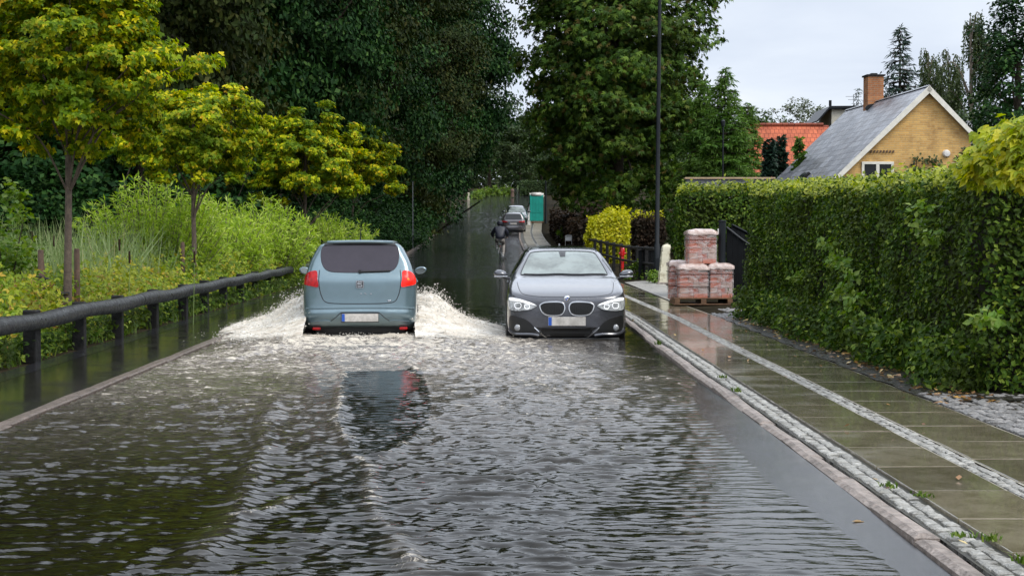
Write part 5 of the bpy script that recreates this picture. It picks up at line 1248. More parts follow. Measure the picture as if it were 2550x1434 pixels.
d = 72.0; p = at(1755, 300, d); conifer('light_conifer', 'lower green conifer half hidden behind the right side of the chestnut', (p[0], d, gz(d)), at(1757, 205, d)[2] - gz(d), 1.8, 'leaf_cypress', rg, 42, 22, .26, -.2, .05, 1.0, 'willow', .6, 70)
d = 70.0; p = at(1862, 300, d); conifer('light_conifer', 'rounded green conifer beside the red roof', (p[0], d, gz(d)), at(1850, 258, d)[2] - gz(d), 1.05, 'leaf_cypress', rg, 36, 18, .24, -.15, .05, 1.0, 'willow', .45, 60)
for px, tp, d, lb in [(1918, 348, 60, 'left one of two slim dark cypresses in front of the red roof'), (1943, 343, 60.5, 'right one of two slim dark cypresses in front of the red roof')]:
    conifer('cypress_tree', lb, (at(px, 400, d)[0], d, gz(d)), at(px, tp, d)[2] - gz(d), .30, 'leaf_spruce', rg, 40, 10, .20, .5, .03, .5, 'kite', .35)
d = 58.0; conifer('cypress_tree', 'small green conifer at the left edge of the slate roof', (at(1990, 400, d)[0], d, gz(d)), at(1992, 346, d)[2] - gz(d), .34, 'leaf_cypress', rg, 34, 9, .20, .4, .03, .6, 'kite', .45)
def weeping(label, px, py_top, d, rx, n, seed, leaf='leaf_birch', z_lo=3.0):
    r = np.random.default_rng(seed); x = at(px, 300, d)[0]; h = at(px, py_top, d)[2] - gz(d)
    t = thing('weeping_birch', label, 'tree', (x, d, gz(d)), 0, 'weeping birches behind the brick house'); mb = MB(); mb.tube([(0, 0, 0), (.1, 0, h * .5), (0, .1, h * .97)], [.22, .15, .02], 7); P = []
    nb = 17
    for i in range(nb):
        f = (i + .5) / nb; zb_ = h * (.30 + .66 * f); R = rx * (1 - f ** 2.4) ** .5 * r.uniform(.55, 1.25) + .2; a = r.uniform(0, 6.28)
        tip = np.array([math.cos(a) * R, math.sin(a) * R, min(zb_ + .30 * R, h)]); bow = catmull([(0, 0, zb_ * .9), tip * [.5, .5, 1] + [0, 0, .30], tip], 5, False); mb.tube(bow, np.linspace(.05, .01, len(bow)), 5, caps=False)
        for j in range(int(n / nb)):
            q = bow[r.integers(3, len(bow))] + r.normal(0, .16, 3) * [1, 1, .5]; L = r.uniform(.7, 2.9) * min(1, zb_ / 6); m = int(L * 17) + 3; s = np.linspace(0, 1, m); w = r.normal(0, .10, 2)
            P.append(np.stack([q[0] + w[0] * s + r.normal(0, .022, m), q[1] + w[1] * s + r.normal(0, .022, m), q[2] - L * s], 1))
    P = np.concatenate(P); V, Q = leaves(P, r.normal(0, .6, (len(P), 3)) + [0, -.3, .4], .15, r, 'kite', .1, .6, np.array([0, 0, -1.0]))
    link('crown', mesh_np('crown', V, Q), M[leaf], t); mb.build('trunk', M['bark_pale'], t, recalc=False)
weeping('tall weeping birch with long hanging strands, the highest behind the gable', 2415, 20, 82, 1.8, 420, 51)
weeping('weeping birch with a narrow rounded top right of the spruce', 2312, 118, 84, 1.15, 320, 52)
weeping('weeping birch with thin hanging strands between the narrow one and the highest', 2362, 115, 86, 1.1, 230, 53)
d = 56.0; x = at(2540, 200, d)[0]
tree('broadleaf_tree', 'large dark green broadleaf tree rising at the right edge above the hedge', 'tree', (x, d, gz(d)), (0, 0, 5.9), (1.75, 1.8, 5.0), 8, .2, 250, .55, 60, .17, 'leaf_dark', rg, 'kite', None, 18, shell=.4, lump=.3)
d = 70.0
tree('broadleaf_tree', 'mid green tree low behind the right slope of the gable', 'tree', (at(2440, 300, d)[0], d, gz(d)), (0, 0, 4.4), (2.0, 2.0, 2.6), 5, .14, 110, .5, 50, .17, 'leaf_mid', rg, 'kite', None, 10)
d = 66.0
tree('broadleaf_tree', 'light green small tree just right of the gable top', 'tree', (at(2392, 300, d)[0], d, gz(d)), (0, 0, 4.6), (.55, .55, 1.3), 4.5, .07, 50, .3, 40, .14, 'leaf_fresh', rg, 'kite', None, 6)
for px, pt, d, rx, lb, lf in [(1968, 248, 150, 2.0, 'grey green round topped tree on the skyline left of the chimney', 'leaf_far'), (2020, 258, 152, 1.6, 'smaller grey green tree on the skyline beside the round topped one', 'leaf_far'), (1878, 262, 112, 1.8, 'dark green tree on the skyline above the left end of the red roof', 'leaf_mid'), (1925, 292, 140, 1.6, 'lowest green tree on the skyline above the red roof', 'leaf_mid'), (2062, 285, 150, 1.8, 'grey green tree on the skyline behind the small white gable', 'leaf_far')]:
    top = at(px, pt, d)[2] - gz(d)
    tree('skyline_tree', lb, 'tree', (at(px, 300, d)[0], d, gz(d)), (0, 0, top * .62), (rx, rx, top * .42), top * .8, .16, 90, .6, 40, .28, lf, rg, 'kite', None, 10, shell=.4, lump=.3)
# ================================================================== BUILT THINGS
M['tarwood'] = pmat('tarred_round_timber', (.020, .021, .021), .45, col2=(.008, .008, .008), vscale=5, rvar=.2, bump=.7, bscale=18)
M['darkwood'] = pmat('dark_wet_timber', (.016, .015, .015), .55, spec=.2, col2=(.008, .008, .008), vscale=7, bump=.6, bscale=22)
M['stake'] = pmat('brown_stake', (.13, .075, .045), .7, col2=(.06, .035, .022), vscale=9, bump=.5, bscale=30)
M['strap'] = pmat('black_rubber_strap', (.012, .012, .012), .55)
M['postblack'] = pmat('painted_black_steel', (.010, .013, .016), .45, var=.3, vscale=6, spec=.25)
M['granite_white'] = pmat('whitewashed_stone', (.62, .58, .44), .65, col2=(.34, .29, .18), vscale=5, bump=.5, bscale=30, lo=.30, hi=.48)
M['red'] = pmat('red_paint', (.60, .012, .014), .3, var=.25, coat=.6)
M['gateblack'] = pmat('black_gate_boards', (.005, .006, .007), .6, var=.4, vscale=8, spec=.12)
M['loo'] = pmat('teal_plastic', (.008, .34, .27), .45, var=.18, vscale=3)
M['loocap'] = pmat('white_plastic', (.68, .66, .62), .5, var=.15)
M['steel'] = pmat('galvanised_steel', (.30, .31, .32), .4, .6, var=.3)

def raila(y): return float(ox_l(y)) - .14
# the tarred round rail: three lengths butted together on square posts
RY = np.linspace(9.5, 62, 60); RX = np.interp(RY, [9, 15.9, 17.5, 26.6, 28.9, 44, 62], [-5.32, -5.36, -5.40, -5.62, -5.72, -6.22, -6.75]); RZ = np.where(RY < 45, .50, zc(RY) + .57)
rt = thing('guard_rail', 'long low guard rail of black tarred round timber along the left bank', 'rail', (0, 0, 0))
cuts = [9.5, 22.6, 35.4, 48.2, 62]
for a, b in zip(cuts[:-1], cuts[1:]):
    yy = np.linspace(a + .01, b - .01, 26); P = np.stack([np.interp(yy, RY, RX), yy, np.interp(yy, RY, RZ) + .012 * np.sin(yy * 1.7)], 1)
    mb = MB(); mb.tube(P, .098 + .006 * np.sin(yy * 2.3 + a), 16); mb.build('rail_log', M['tarwood'], rt, True)
py_ = [10.6, 12.9, 15.2, 17.5, 19.6, 21.7, 24.1, 26.6, 28.9, 31.2, 33.6, 36.0, 38.4, 40.8, 43.2, 45.8, 48.4, 51.0, 53.8, 56.6, 59.4]
for y in py_:
    x = float(np.interp(y, RY, RX)); g = 0.0 if y < 48 else float(zc(y)); z = float(np.interp(y, RY, RZ))
    mb = MB(); mb.box((x - .115, y, g + (z + .11 - g) / 2 - .1), (.15, .17, z + .11 - g + .2), bevel=.012, rz=float(RNG.normal(0, .05))); mb.build('rail_post', M['darkwood'], rt)

# stakes and straps round the young maples
def stake(px, py0, d, h, label, lean=(0, 0)):
    p = at(px, py0, d); t = thing('tree_stake', label, 'stake', (p[0], d, 0), 0, 'wooden stakes round the young maples')
    mb = MB(); mb.tube([(0, 0, -.1), (lean[0] * .5, lean[1] * .5, h * .5), (lean[0], lean[1], h - .02), (lean[0], lean[1], h)], [.045, .044, .042, .036], 10); mb.build('pole', M['stake'], t, True)
    return t
s1 = stake(102, 700, 21.3, at(102, 622, 21.3)[2], 'brown wooden stake left of the nearest maple trunk, wrapped by a black strap')
s2 = stake(192, 700, 21.9, at(190, 619, 21.9)[2], 'dark wooden stake right of the nearest maple trunk')
s3 = stake(122, 650, 22.4, at(115, 640, 22.4)[2], 'thin tilted stake half hidden behind the nearest maple', (-.12, 0))
stake(455, 650, 31.2, at(455, 603, 31.2)[2], 'short weathered stake left of the second maple trunk'); stake(767, 640, 49.4, at(767, 590, 49.4)[2] , 'stake beside the third maple trunk behind the teal car')
st = MB(); A, B_ = at(102, 690, 21.24), at(168, 730, 21.55); st.tube(catmull([A + [-.05, -.03, .01], A + [0, -.055, 0], A + [.12, -.02, -.04], (A + B_) / 2 + [0, 0, -.03], B_ + [-.05, -.08, 0], B_ + [.05, -.09, 0]], 4, False), .024, 6)
tag(st.build('tree_strap', M['strap'], None, True), 'black rubber strap running from the brown stake to the nearest maple trunk', 'strap')

# street lamp post, thin poles
def pole(name, label, cat, px, pyb, d, top_py, r0, r1, mat, z0=None):
    p = at(px, pyb, d); z0 = float(zpave(d)) if z0 is None else z0; h = at(px, top_py, d)[2] - z0
    t = thing(name, label, cat, (p[0], d, z0)); return t, h
t, h = pole('street_lamp', 'tall black street lamp post rising out of the picture in front of the chestnut', 'lamp post', 1636, 690, 45, -60, 0, 0, None)
mb = MB(); mb.tube([(0, 0, -.1), (0, 0, .02), (0, 0, 1.1), (0, 0, 1.14), (.02, 0, h * .5), (.06, 0, h)], [.092, .092, .088, .066, .06, .046], 16); mb.build('post', M['postblack'], t, True)
mb = MB(); mb.box((0, -.088, .55), (.10, .02, .34), bevel=.006); mb.build('service_door', M['postblack'], t)
mb = MB(); mb.tube(catmull([(.06, 0, h - .05), (.02, -.1, h + .35), (-.5, -.1, h + .62), (-1.0, -.1, h + .6)], 5, False), .035, 10); ar = mb.build('arm', M['postblack'], t, True)
mb = MB(); mb.box((-1.25, -.1, h + .585), (.62, .2, .1), bevel=.03); mb.build('lantern', M['postblack'], t, True)
t, h = pole('sign_pole', 'thin grey pole at the left kerb of the far road', 'pole', 1028, 620, 82, 452, 0, 0, None, float(zc(82)) + .05)
mb = MB(); mb.tube([(0, 0, -.1), (0, 0, h)], [.032, .028], 10); mb.build('post', M['steel'], t, True)
mb = MB(); mb.lathe([(0, .03), (.034, .025), (.036, 0), (.034, -.02)], (0, 0, h), 'Z', 10); mb.build('cap', M['postblack'], t, True)
t, h = pole('garden_lamp', 'thin black lamp post among the light green conifers', 'lamp post', 1800, 440, 62, 316, 0, 0, None, float(zc(62)))
mb = MB(); mb.tube([(0, 0, 0), (0, 0, 1), (0, 0, h)], [.05, .04, .032], 10); mb.build('post', M['postblack'], t, True)
mb = MB(); mb.lathe([(.03, 0), (.08, .03), (.09, .22), (.03, .28), (0, .29)], (0, 0, h), 'Z', 14); mb.build('lantern', M['postblack'], t, True)
t, h = pole('cabin_pole', 'dark pole standing right beside the green toilet cabin', 'pole', 1359, 560, 124, 452, 0, 0, None, float(zpave(124)))
mb = MB(); mb.tube([(0, 0, -.1), (0, 0, .9), (0, 0, h)], [.085, .07, .055], 10); mb.build('post', M['postblack'], t, True)
mb = MB(); mb.lathe([(.055, 0), (.07, .02), (.06, .06), (0, .07)], (0, 0, h), 'Z', 12); mb.build('cap', M['postblack'], t, True)

# whitewashed granite post, the far white posts, the red hydrant
def stonepost(label, px, d, z0, w, h, lean=0.0):
    t = thing('stone_post', label, 'post', (at(px, 600, d)[0], d, z0)); bm = bmesh.new(); bmesh.ops.create_cube(bm, size=1); bmesh.ops.subdivide_edges(bm, edges=bm.edges[:], cuts=18, use_grid_fill=True)
    for v in bm.verts:
        f = v.co.z + .5; f = f + .06 * math.sin(f * math.pi) * 0; k = 1 - .10 * f; rr = max(0, f - .875) / .125; k *= math.sqrt(max(.02, 1 - rr * rr * .92))
        r_ = math.hypot(v.co.x, v.co.y); q = .5 / max(abs(v.co.x), abs(v.co.y), 1e-6) if r_ > 1e-6 else 1
        rnd = .45 * q / (1) ; v.co = Vector((v.co.x * w * k + lean * f * h, v.co.y * w * k * .8, f * h)); v.co += Vector(np.random.default_rng(int(f * 99)).normal(0, .003, 3))
    bmesh.ops.bevel(bm, geom=[e for e in bm.edges if e.is_manifold and e.calc_face_angle(0) > .9], offset=.03, segments=2, affect='EDGES')
    me = bpy.data.meshes.new('shaft'); bm.to_mesh(me); bm.free(); me.polygons.foreach_set('use_smooth', np.full(len(me.polygons), True)); link('shaft', me, M['granite_white'], t)
    mb = MB(); mb.box((0, 0, .02), (w * 1.25, w * 1.1, .08), bevel=.02); mb.build('footing', M['kerb'], t)
stonepost('whitewashed stone post with a rounded top by the gate apron', 1651, 43.0, .08, .27, 1.16, .09)
stonepost('small white marker post beside the left kerb of the far road', 1134, 155, float(zc(155)) + .05, .26, .98, -.05)
stonepost('small white post in the shade at the far left corner', 1167, 187, float(zc(187)) + .05, .30, 1.05)
t = thing('hydrant', 'slim red fire hydrant in front of the dark fence', 'hydrant', (at(1550, 640, 52)[0], 52, .08))
mb = MB(); mb.lathe([(.0, -.05), (.075, -.05), (.075, 0), (.055, .02), (.052, .45), (.062, .46), (.062, .52), (.05, .54), (.05, .66), (.075, .68), (.08, .80), (.085, .88), (.06, .97), (.02, 1.0), (0, 1.0)], (0, 0, 0), 'Z', 18); mb.build('barrel', M['red'], t, True)
for sx in (-1, 1):
    mb = MB(); mb.lathe([(0, sx * .125), (.035, sx * .125), (.038, sx * .06), (.038, 0)], (0, 0, .76), 'X', 12); mb.build('outlet', M['red'], t, True)
t = thing('bend_hydrant', 'small reddish brown post at the far bend above the parked cars', 'post', (at(1276, 488, 205)[0], 205, float(zc(205)) + .1))
mb = MB(); mb.lathe([(.0, 0), (.28, 0), (.24, .1), (.20, .7), (.26, .75), (.24, .95), (.08, 1.1), (0, 1.12)], (0, 0, 0), 'Z', 12); mb.build('shaft', M['stake'], t, True)

# dark post and rail fence in front of the golden hedge
A, B_ = np.array([at(1634, 640, 45.2)[0], 45.2]), np.array([at(1420, 610, 70)[0], 70.0]); L_ = np.linalg.norm(B_ - A); ang = math.atan2(B_[1] - A[1], B_[0] - A[0])
t = thing('wooden_fence', 'dark post and rail fence running from the lamp post behind the parked grey car', 'fence', (A[0], A[1], 0)); nP = 14
for i in range(nP):
    q = (B_ - A) * i / (nP - 1); z = float(zpave(A[1] + q[1])); mb = MB(); mb.box((q[0], q[1], z + .5), (.11, .11, 1.1), rz=ang, bevel=.012); mb.build('fence_post', M['darkwood'], t)
for zz in (.98, .52):
    mb = MB(); P = [((B_ - A)[0] * f, (B_ - A)[1] * f - .0, float(zpave(A[1] + (B_ - A)[1] * f)) + zz) for f in np.linspace(-.01, 1.01, 16)]; mb.tube(np.array(P) + [-.085, 0, 0], .045, 8); mb.build('fence_rail', M['darkwood'], t, True)
# solid dark boards between the lamp post and the white stone post
t = thing('board_panel', 'dark board panel standing right beside the lamp post', 'fence', (at(1630, 640, 47)[0], 47.2, .08))
mb = MB()
for i in range(7): mb.box((-.42 + i * .125, 0, .5), (.118, .03, 1.02 + .01 * (i % 3)), bevel=.004)
mb.build('boards', M['gateblack'], t); mb = MB(); mb.box((-.05, -.03, .93), (.95, .03, .06), bevel=.004); mb.build('cross_rail', M['darkwood'], t)

# black gate and gatepost
gx = at(1798, 640, 30.4)[0]
t = thing('gatepost', 'thick black round gatepost with a flat cap behind the brick packs', 'gatepost', (gx, 30.4, .08)); hp = at(1798, 549, 30.4)[2] - .08
mb = MB(); mb.lathe([(0, -.1), (.075, -.1), (.075, hp - .03), (.085, hp - .025), (.085, hp), (0, hp + .005)], (0, 0, 0), 'Z', 18); mb.build('post', M['postblack'], t, True)
mb = MB(); mb.box((-.082, -.03, hp - .22), (.025, .02, .11), bevel=.004); mb.build('plate', M['loocap'], t)
t = thing('garden_gate', 'black boarded gate with a dipping top edge between the gatepost and the long hedge', 'gate', (gx + .09, 30.45, .08)); gw = 1.25; mb = MB(); nb = 11
for i in range(nb):
    f = (i + .5) / nb; hh = 1.52 - .52 * math.sin(min(1, f * 1.25) * math.pi / 2) + .10 * max(0, f - .55); mb.box((f * gw, 0, hh / 2 + .04), (gw / nb - .008, .028, hh - .04), bevel=.003)
mb.build('boards', M['gateblack'], t)
mb = MB(); mb.tube([(f * gw, -.03, 1.54 - .52 * math.sin(min(1, f * 1.25) * math.pi / 2) + .10 * max(0, f - .55)) for f in np.linspace(0, 1, 16)], .024, 8); mb.build('top_rail', M['postblack'], t, True)
t = thing('gate_leaf', 'second black gate leaf standing open behind the boarded gate', 'gate', (gx + .35, 31.6, .08), .5); mb = MB()
for i in range(9): mb.box((.06 + i * .115, 0, .82 - .012 * i), (.108, .026, 1.50 - .05 * i), bevel=.003)
mb.build('boards', M['gateblack'], t); mb = MB(); mb.tube([(0, -.03, 1.60), (1.05, -.03, 1.17)], .022, 8); mb.build('top_rail', M['postblack'], t, True)

# ---------------------------------------------------------------- shrink-wrapped brick packs on a pallet
def packbrick():
    m, nt, out = newmat('mixed_red_brick'); L = nt.links.new; b = N(nt, 'ShaderNodeBsdfPrincipled'); L(b.outputs[0], out.inputs[0]); setin(b, Roughness=.8)
    g = N(nt, 'ShaderNodeNewGeometry').outputs['Random Per Island']; tc = N(nt, 'ShaderNodeTexCoord').outputs['Object']
    c = ramp(nt, [(0, (.30, .075, .045)), (.3, (.50, .14, .075)), (.6, (.42, .20, .14)), (.8, (.36, .28, .24)), (1, (.58, .22, .13))], g)
    mx = N(nt, 'ShaderNodeMix', data_type='RGBA', blend_type='MULTIPLY'); mx.inputs[0].default_value = 1; L(c, mx.inputs[6]); L(ramp(nt, [(.3, (.7, .66, .64)), (.7, (1.15, 1.12, 1.1))], noise(nt, 8, 5, .7, tc)), mx.inputs[7]); L(mx.outputs[2], b.inputs['Base Color'])
    bp = N(nt, 'ShaderNodeBump'); setin(bp, Strength=.4, Distance=.02); L(noise(nt, 40, 4, .6, tc), bp.inputs['Height']); L(bp.outputs[0], b.inputs['Normal']); return m
M['brick'] = packbrick()
M['palletwood'] = pmat('wet_pallet_wood', (.17, .085, .035), .6, col2=(.08, .04, .02), vscale=9, bump=.4, bscale=30)
def filmmat():
    m, nt, out = newmat('wrap_film'); L = nt.links.new; tc = N(nt, 'ShaderNodeTexCoord').outputs['Object']
    tr = N(nt, 'ShaderNodeBsdfTransparent'); b = N(nt, 'ShaderNodeBsdfPrincipled'); setin(b, Base_Color=(.72, .66, .64), Roughness=.22, Coat_Weight=.5)
    mp = N(nt, 'ShaderNodeMapping'); mp.inputs['Scale'].default_value = (1, 1, 2.5); mp.inputs['Rotation'].default_value = (.3, .5, 0); L(tc, mp.inputs[0])
    f = noise(nt, 5.5, 5, .7, mp.outputs[0], .6); bp = N(nt, 'ShaderNodeBump'); setin(bp, Strength=.8, Distance=.03); L(f, bp.inputs['Height']); L(bp.outputs[0], b.inputs['Normal'])
    g = N(nt, 'ShaderNodeNewGeometry'); sp = N(nt, 'ShaderNodeSeparateXYZ'); L(g.outputs['Normal'], sp.inputs[0])
    mr = N(nt, 'ShaderNodeMapRange'); L(f, mr.inputs[0]); mr.inputs[1].default_value = .38; mr.inputs[2].default_value = .68; mr.inputs[3].default_value = .05; mr.inputs[4].default_value = .55
    mx = N(nt, 'ShaderNodeMixShader'); L(mr.outputs[0], mx.inputs[0]); L(tr.outputs[0], mx.inputs[1]); L(b.outputs[0], mx.inputs[2]); L(mx.outputs[0], out.inputs[0]); return m
M['film'] = filmmat()
M['filmtop'] = pmat('gathered_white_film', (.56, .47, .43), .3, col2=(.34, .23, .19), vscale=9, bump=1.0, bscale=18, coat=.4)
PD = 30.0
def pack(label, px0, px1, pyt, pyb, d, dep, seed, rz=0.0):
    r = np.random.default_rng(seed); a, b = at(px0, pyb, d), at(px1, pyt, d); w, h = b[0] - a[0], b[2] - a[2]
    t = thing('brick_pack', label, 'brick pack', ((a[0] + b[0]) / 2, d + dep / 2, a[2]), rz, 'shrink wrapped brick packs stacked by the gate')
    rows = max(4, int(round(h * .93 / .105))); bh = h * .93 / rows; mb = MB()
    for k in range(rows):
        o = (k % 2) * .5; n = 2
        for fy, ny in ((-1, 1), (1, 1)):
            xs = np.linspace(-w / 2 + .02, w / 2 - .02, 3 + (k % 2)) if True else None
            if k % 2: xs = np.array([-w / 2 + .02, -w / 6 - .0, w / 6 + .0, w / 2 - .02])
            for x0, x1 in zip(xs[:-1], xs[1:]): mb.box(((x0 + x1) / 2, fy * (dep / 4 - .006) + r.normal(0, .004), bh * (k + .5)), (x1 - x0 - .008, dep / 2 - .02, bh - .007), bevel=.004)
    mb.build('bricks', M['brick'], t)
    bm = bmesh.new(); bmesh.ops.create_cube(bm, size=1); bmesh.ops.subdivide_edges(bm, edges=bm.edges[:], cuts=9, use_grid_fill=True)
    for v in bm.verts:
        c = np.array(v.co); rr = 1 - .05 * (abs(c[0] * 2) ** 6) * (abs(c[1] * 2) ** 6); nz = vnoise(c[0] * 5 + seed, c[1] * 5, c[2] * 7) - .5
        v.co = Vector((c[0] * (w + .02) * rr * (1 + .03 * nz), c[1] * (dep + .02) * rr * (1 + .04 * nz), (c[2] + .5) * h * .955 + (.02 * nz if c[2] > .4 else 0)))
    top = [f for f in bm.faces if f.normal.z > .7]; bmesh.ops.delete(bm, geom=top, context='FACES'); me = bpy.data.meshes.new('wrap'); bm.to_mesh(me); bm.free(); me.polygons.foreach_set('use_smooth', np.full(len(me.polygons), True)); link('wrap', me, M['film'], t)
    g = 11; u = np.linspace(-1, 1, g); U, V_ = np.meshgrid(u, u); hz = h * .95 + .055 * np.sqrt(np.clip((1 - np.abs(U) ** 3) * (1 - np.abs(V_) ** 3), 0, 1)) + .03 * (vnoise(U * 3 + seed, V_ * 3) - .5)
    Vt = np.stack([U * (w / 2 + .012), V_ * (dep / 2 + .012), hz], -1).reshape(-1, 3); i = np.arange(g - 1)[:, None] * g + np.arange(g - 1)[None]
    Q = np.stack([i, i + 1, i + g + 1, i + g], -1).reshape(-1, 4); ed = [j for j in range(g)] + [j * g + g - 1 for j in range(1, g)] + [g * (g - 1) + j for j in range(g - 2, -1, -1)] + [j * g for j in range(g - 2, 0, -1)]
    low = Vt[ed] * [1.006, 1.006, 1] - [0, 0, .06]; nb = len(Vt); Vt = np.vstack([Vt, low]); m = len(ed); Q = np.vstack([Q, [[ed[j], nb + j, nb + (j + 1) % m, ed[(j + 1) % m]] for j in range(m)]]); link('wrap_top', mesh_np('wrap_top', Vt, Q, None, True), M['filmtop'], t)
    for zz in (.36, .72):
        s = MB(); q = [(-w / 2 - .014, -dep / 2 - .014), (w / 2 + .014, -dep / 2 - .014), (w / 2 + .014, dep / 2 + .014), (-w / 2 - .014, dep / 2 + .014)]
        if zz > .5 or seed % 2: s.tube([(x, y, h * zz) for x, y in q], .007, 5, True); s.build('pack_strap', M['strap'], t)
t = thing('pallet', 'wet brown wooden pallet under the brick packs', 'pallet', (at(1752, 760, PD)[0], PD + .45, .095)); pw = 1.18
for zz, hgt in ((.012, .022), (.128, .022)):
    for k in range(5): mb = MB(); mb.box((0, -.42 + k * .21, zz), (pw, .13, hgt), bevel=.003); mb.build('pallet_board', M['palletwood'], t)
for bx in (-.52, 0, .52):
    mb = MB(); mb.box((bx, 0, .07), (.1, .97, .09), bevel=.004); mb.build('pallet_bearer', M['palletwood'], t)
pack('shrink wrapped brick pack at the front left of the pallet', 1689, 1765, 660, 743, PD, .46, 61, .02)
pack('shrink wrapped brick pack at the front right of the pallet', 1767, 1828, 658, 743, PD + .02, .46, 62, -.03)
pack('shrink wrapped brick pack behind and left of the others on the pallet', 1667, 1716, 650, 746, PD + .50, .44, 63, .03)
pack('shrink wrapped brick pack behind and right of the others on the pallet', 1740, 1800, 655, 746, PD + .50, .44, 65, -.02)
pack('single shrink wrapped brick pack on top of the others', 1712, 1785, 573, 657, PD + .20, .48, 64, .05)

# ---------------------------------------------------------------- portable toilet, chair, small things by the far cars
d = 125.0; z0 = float(zpave(d)); x = at(1336, 540, d)[0]
t = thing('portable_toilet', 'teal green portable toilet cabin with a white roof on the far pavement', 'toilet cabin', (x, d + .55, z0 + .12))
mb = MB(); mb.box((0, 0, 1.08), (1.10, 1.10, 2.1), bevel=.03); mb.build('cabin', M['loo'], t)
mb = MB()
for sx in (-.5, -.25, 0, .25, .5): mb.box((sx, -.565, 1.05), (.05, .03, 1.95), bevel=.008)
mb.build('ribs', M['loo'], t)
mb = MB()
for zz in (.75, 1.45): mb.box((0, -.562, zz), (1.06, .02, .05), bevel=.005)
mb.build('bands', M['loo'], t)
bm = bmesh.new(); bmesh.ops.create_cube(bm, size=1); bmesh.ops.bevel(bm, geom=bm.edges[:], offset=.16, segments=4, affect='EDGES')
for v in bm.verts: v.co = Vector((v.co.x * 1.18, v.co.y * 1.18, v.co.z * .34 + 2.2))
me = bpy.data.meshes.new('roof'); bm.to_mesh(me); bm.free(); me.polygons.foreach_set('use_smooth', np.full(len(me.polygons), True)); link('roof', me, M['loocap'], t)
mb = MB(); mb.box((0, 0, -.06), (1.15, 1.15, .1), bevel=.01); mb.build('skid', M['palletwood'], t)
t = thing('crate', 'small white box on the pavement left of the toilet cabin', 'box', (at(1317, 552, 121)[0], 121, float(zpave(121)))); mb = MB(); mb.box((0, 0, .16), (.24, .3, .32), bevel=.02); mb.build('body', M['loocap'], t); mb = MB(); mb.box((0, 0, .335), (.26, .32, .03), bevel=.008); mb.build('lid', M['loocap'], t)
dch = 66.0; c = at(1413, 604, dch); t = thing('chair', 'grey chair back standing against the dark fence above the grey car roof', 'chair', (c[0] , dch - 1.5, float(zpave(dch)))); dz = at(1413, 587, dch)[2] - float(zpave(dch)); w = .27
mb = MB(); mb.tube(catmull([(-w / 2, .2, -.0), (-w / 2, .2, dz * .6), (-w / 2, .2, dz - .04), (-w / 2 + .04, .2, dz), (w / 2 - .04, .2, dz), (w / 2, .2, dz - .04), (w / 2, .2, dz * .6), (w / 2, .2, 0)], 4, False), .013, 8); mb.build('back_frame', M['steel'], t, True)
mb = MB(); mb.box((0, .2, dz - .13), (w - .02, .012, .17), bevel=.005); mb.build('backrest', M['steel'], t)
mb = MB(); mb.box((0, 0, .45), (.36, .4, .025), bevel=.01); mb.build('seat', M['steel'], t)
for sx in (-1, 1): mb = MB(); mb.tube([(sx * .16, -.17, .45), (sx * .16, -.19, 0)], .012, 8); mb.build('leg', M['steel'], t, True)

# ---------------------------------------------------------------- houses
def brickmat(name, c1, c2, mortar, scale=1.0):
    m, nt, out = newmat(name); L = nt.links.new; b = N(nt, 'ShaderNodeBsdfPrincipled'); L(b.outputs[0], out.inputs[0]); setin(b, Roughness=.85)
    tc = N(nt, 'ShaderNodeTexCoord').outputs['Object']; sp = N(nt, 'ShaderNodeSeparateXYZ'); L(tc, sp.inputs[0]); ad = N(nt, 'ShaderNodeMath', operation='ADD'); L(sp.outputs[0], ad.inputs[0]); L(sp.outputs[1], ad.inputs[1]); cb = N(nt, 'ShaderNodeCombineXYZ'); L(ad.outputs[0], cb.inputs[0]); L(sp.outputs[2], cb.inputs[1])
    br = N(nt, 'ShaderNodeTexBrick'); L(cb.outputs[0], br.inputs['Vector']); setin(br, Scale=scale, Mortar_Size=.012, Brick_Width=.24, Row_Height=.07, Bias=-.1); br.inputs['Color1'].default_value = (*c1, 1); br.inputs['Color2'].default_value = (*c2, 1); br.inputs['Mortar'].default_value = (*mortar, 1)
    f = noise(nt, 1.5, 7, .78, tc); mx = N(nt, 'ShaderNodeMix', data_type='RGBA', blend_type='MULTIPLY'); mx.inputs[0].default_value = 1.0; L(br.outputs['Color'], mx.inputs[6]); L(ramp(nt, [(.30, (.58, .50, .46)), (.5, (1, .98, .95)), (.68, (1.25, 1.15, 1.0))], f), mx.inputs[7]); L(mx.outputs[2], b.inputs['Base Color'])
    bp = N(nt, 'ShaderNodeBump'); setin(bp, Strength=.5, Distance=.01); L(br.outputs['Fac'], bp.inputs['Height']); bp.invert = True; L(bp.outputs[0], b.inputs['Normal']); return m
M['ybrick'] = brickmat('yellow_brick', (.60, .37, .12), (.45, .255, .078), (.47, .33, .15))
M['obrick'] = brickmat('orange_brick', (.40, .155, .05), (.30, .10, .035), (.30, .2, .13))
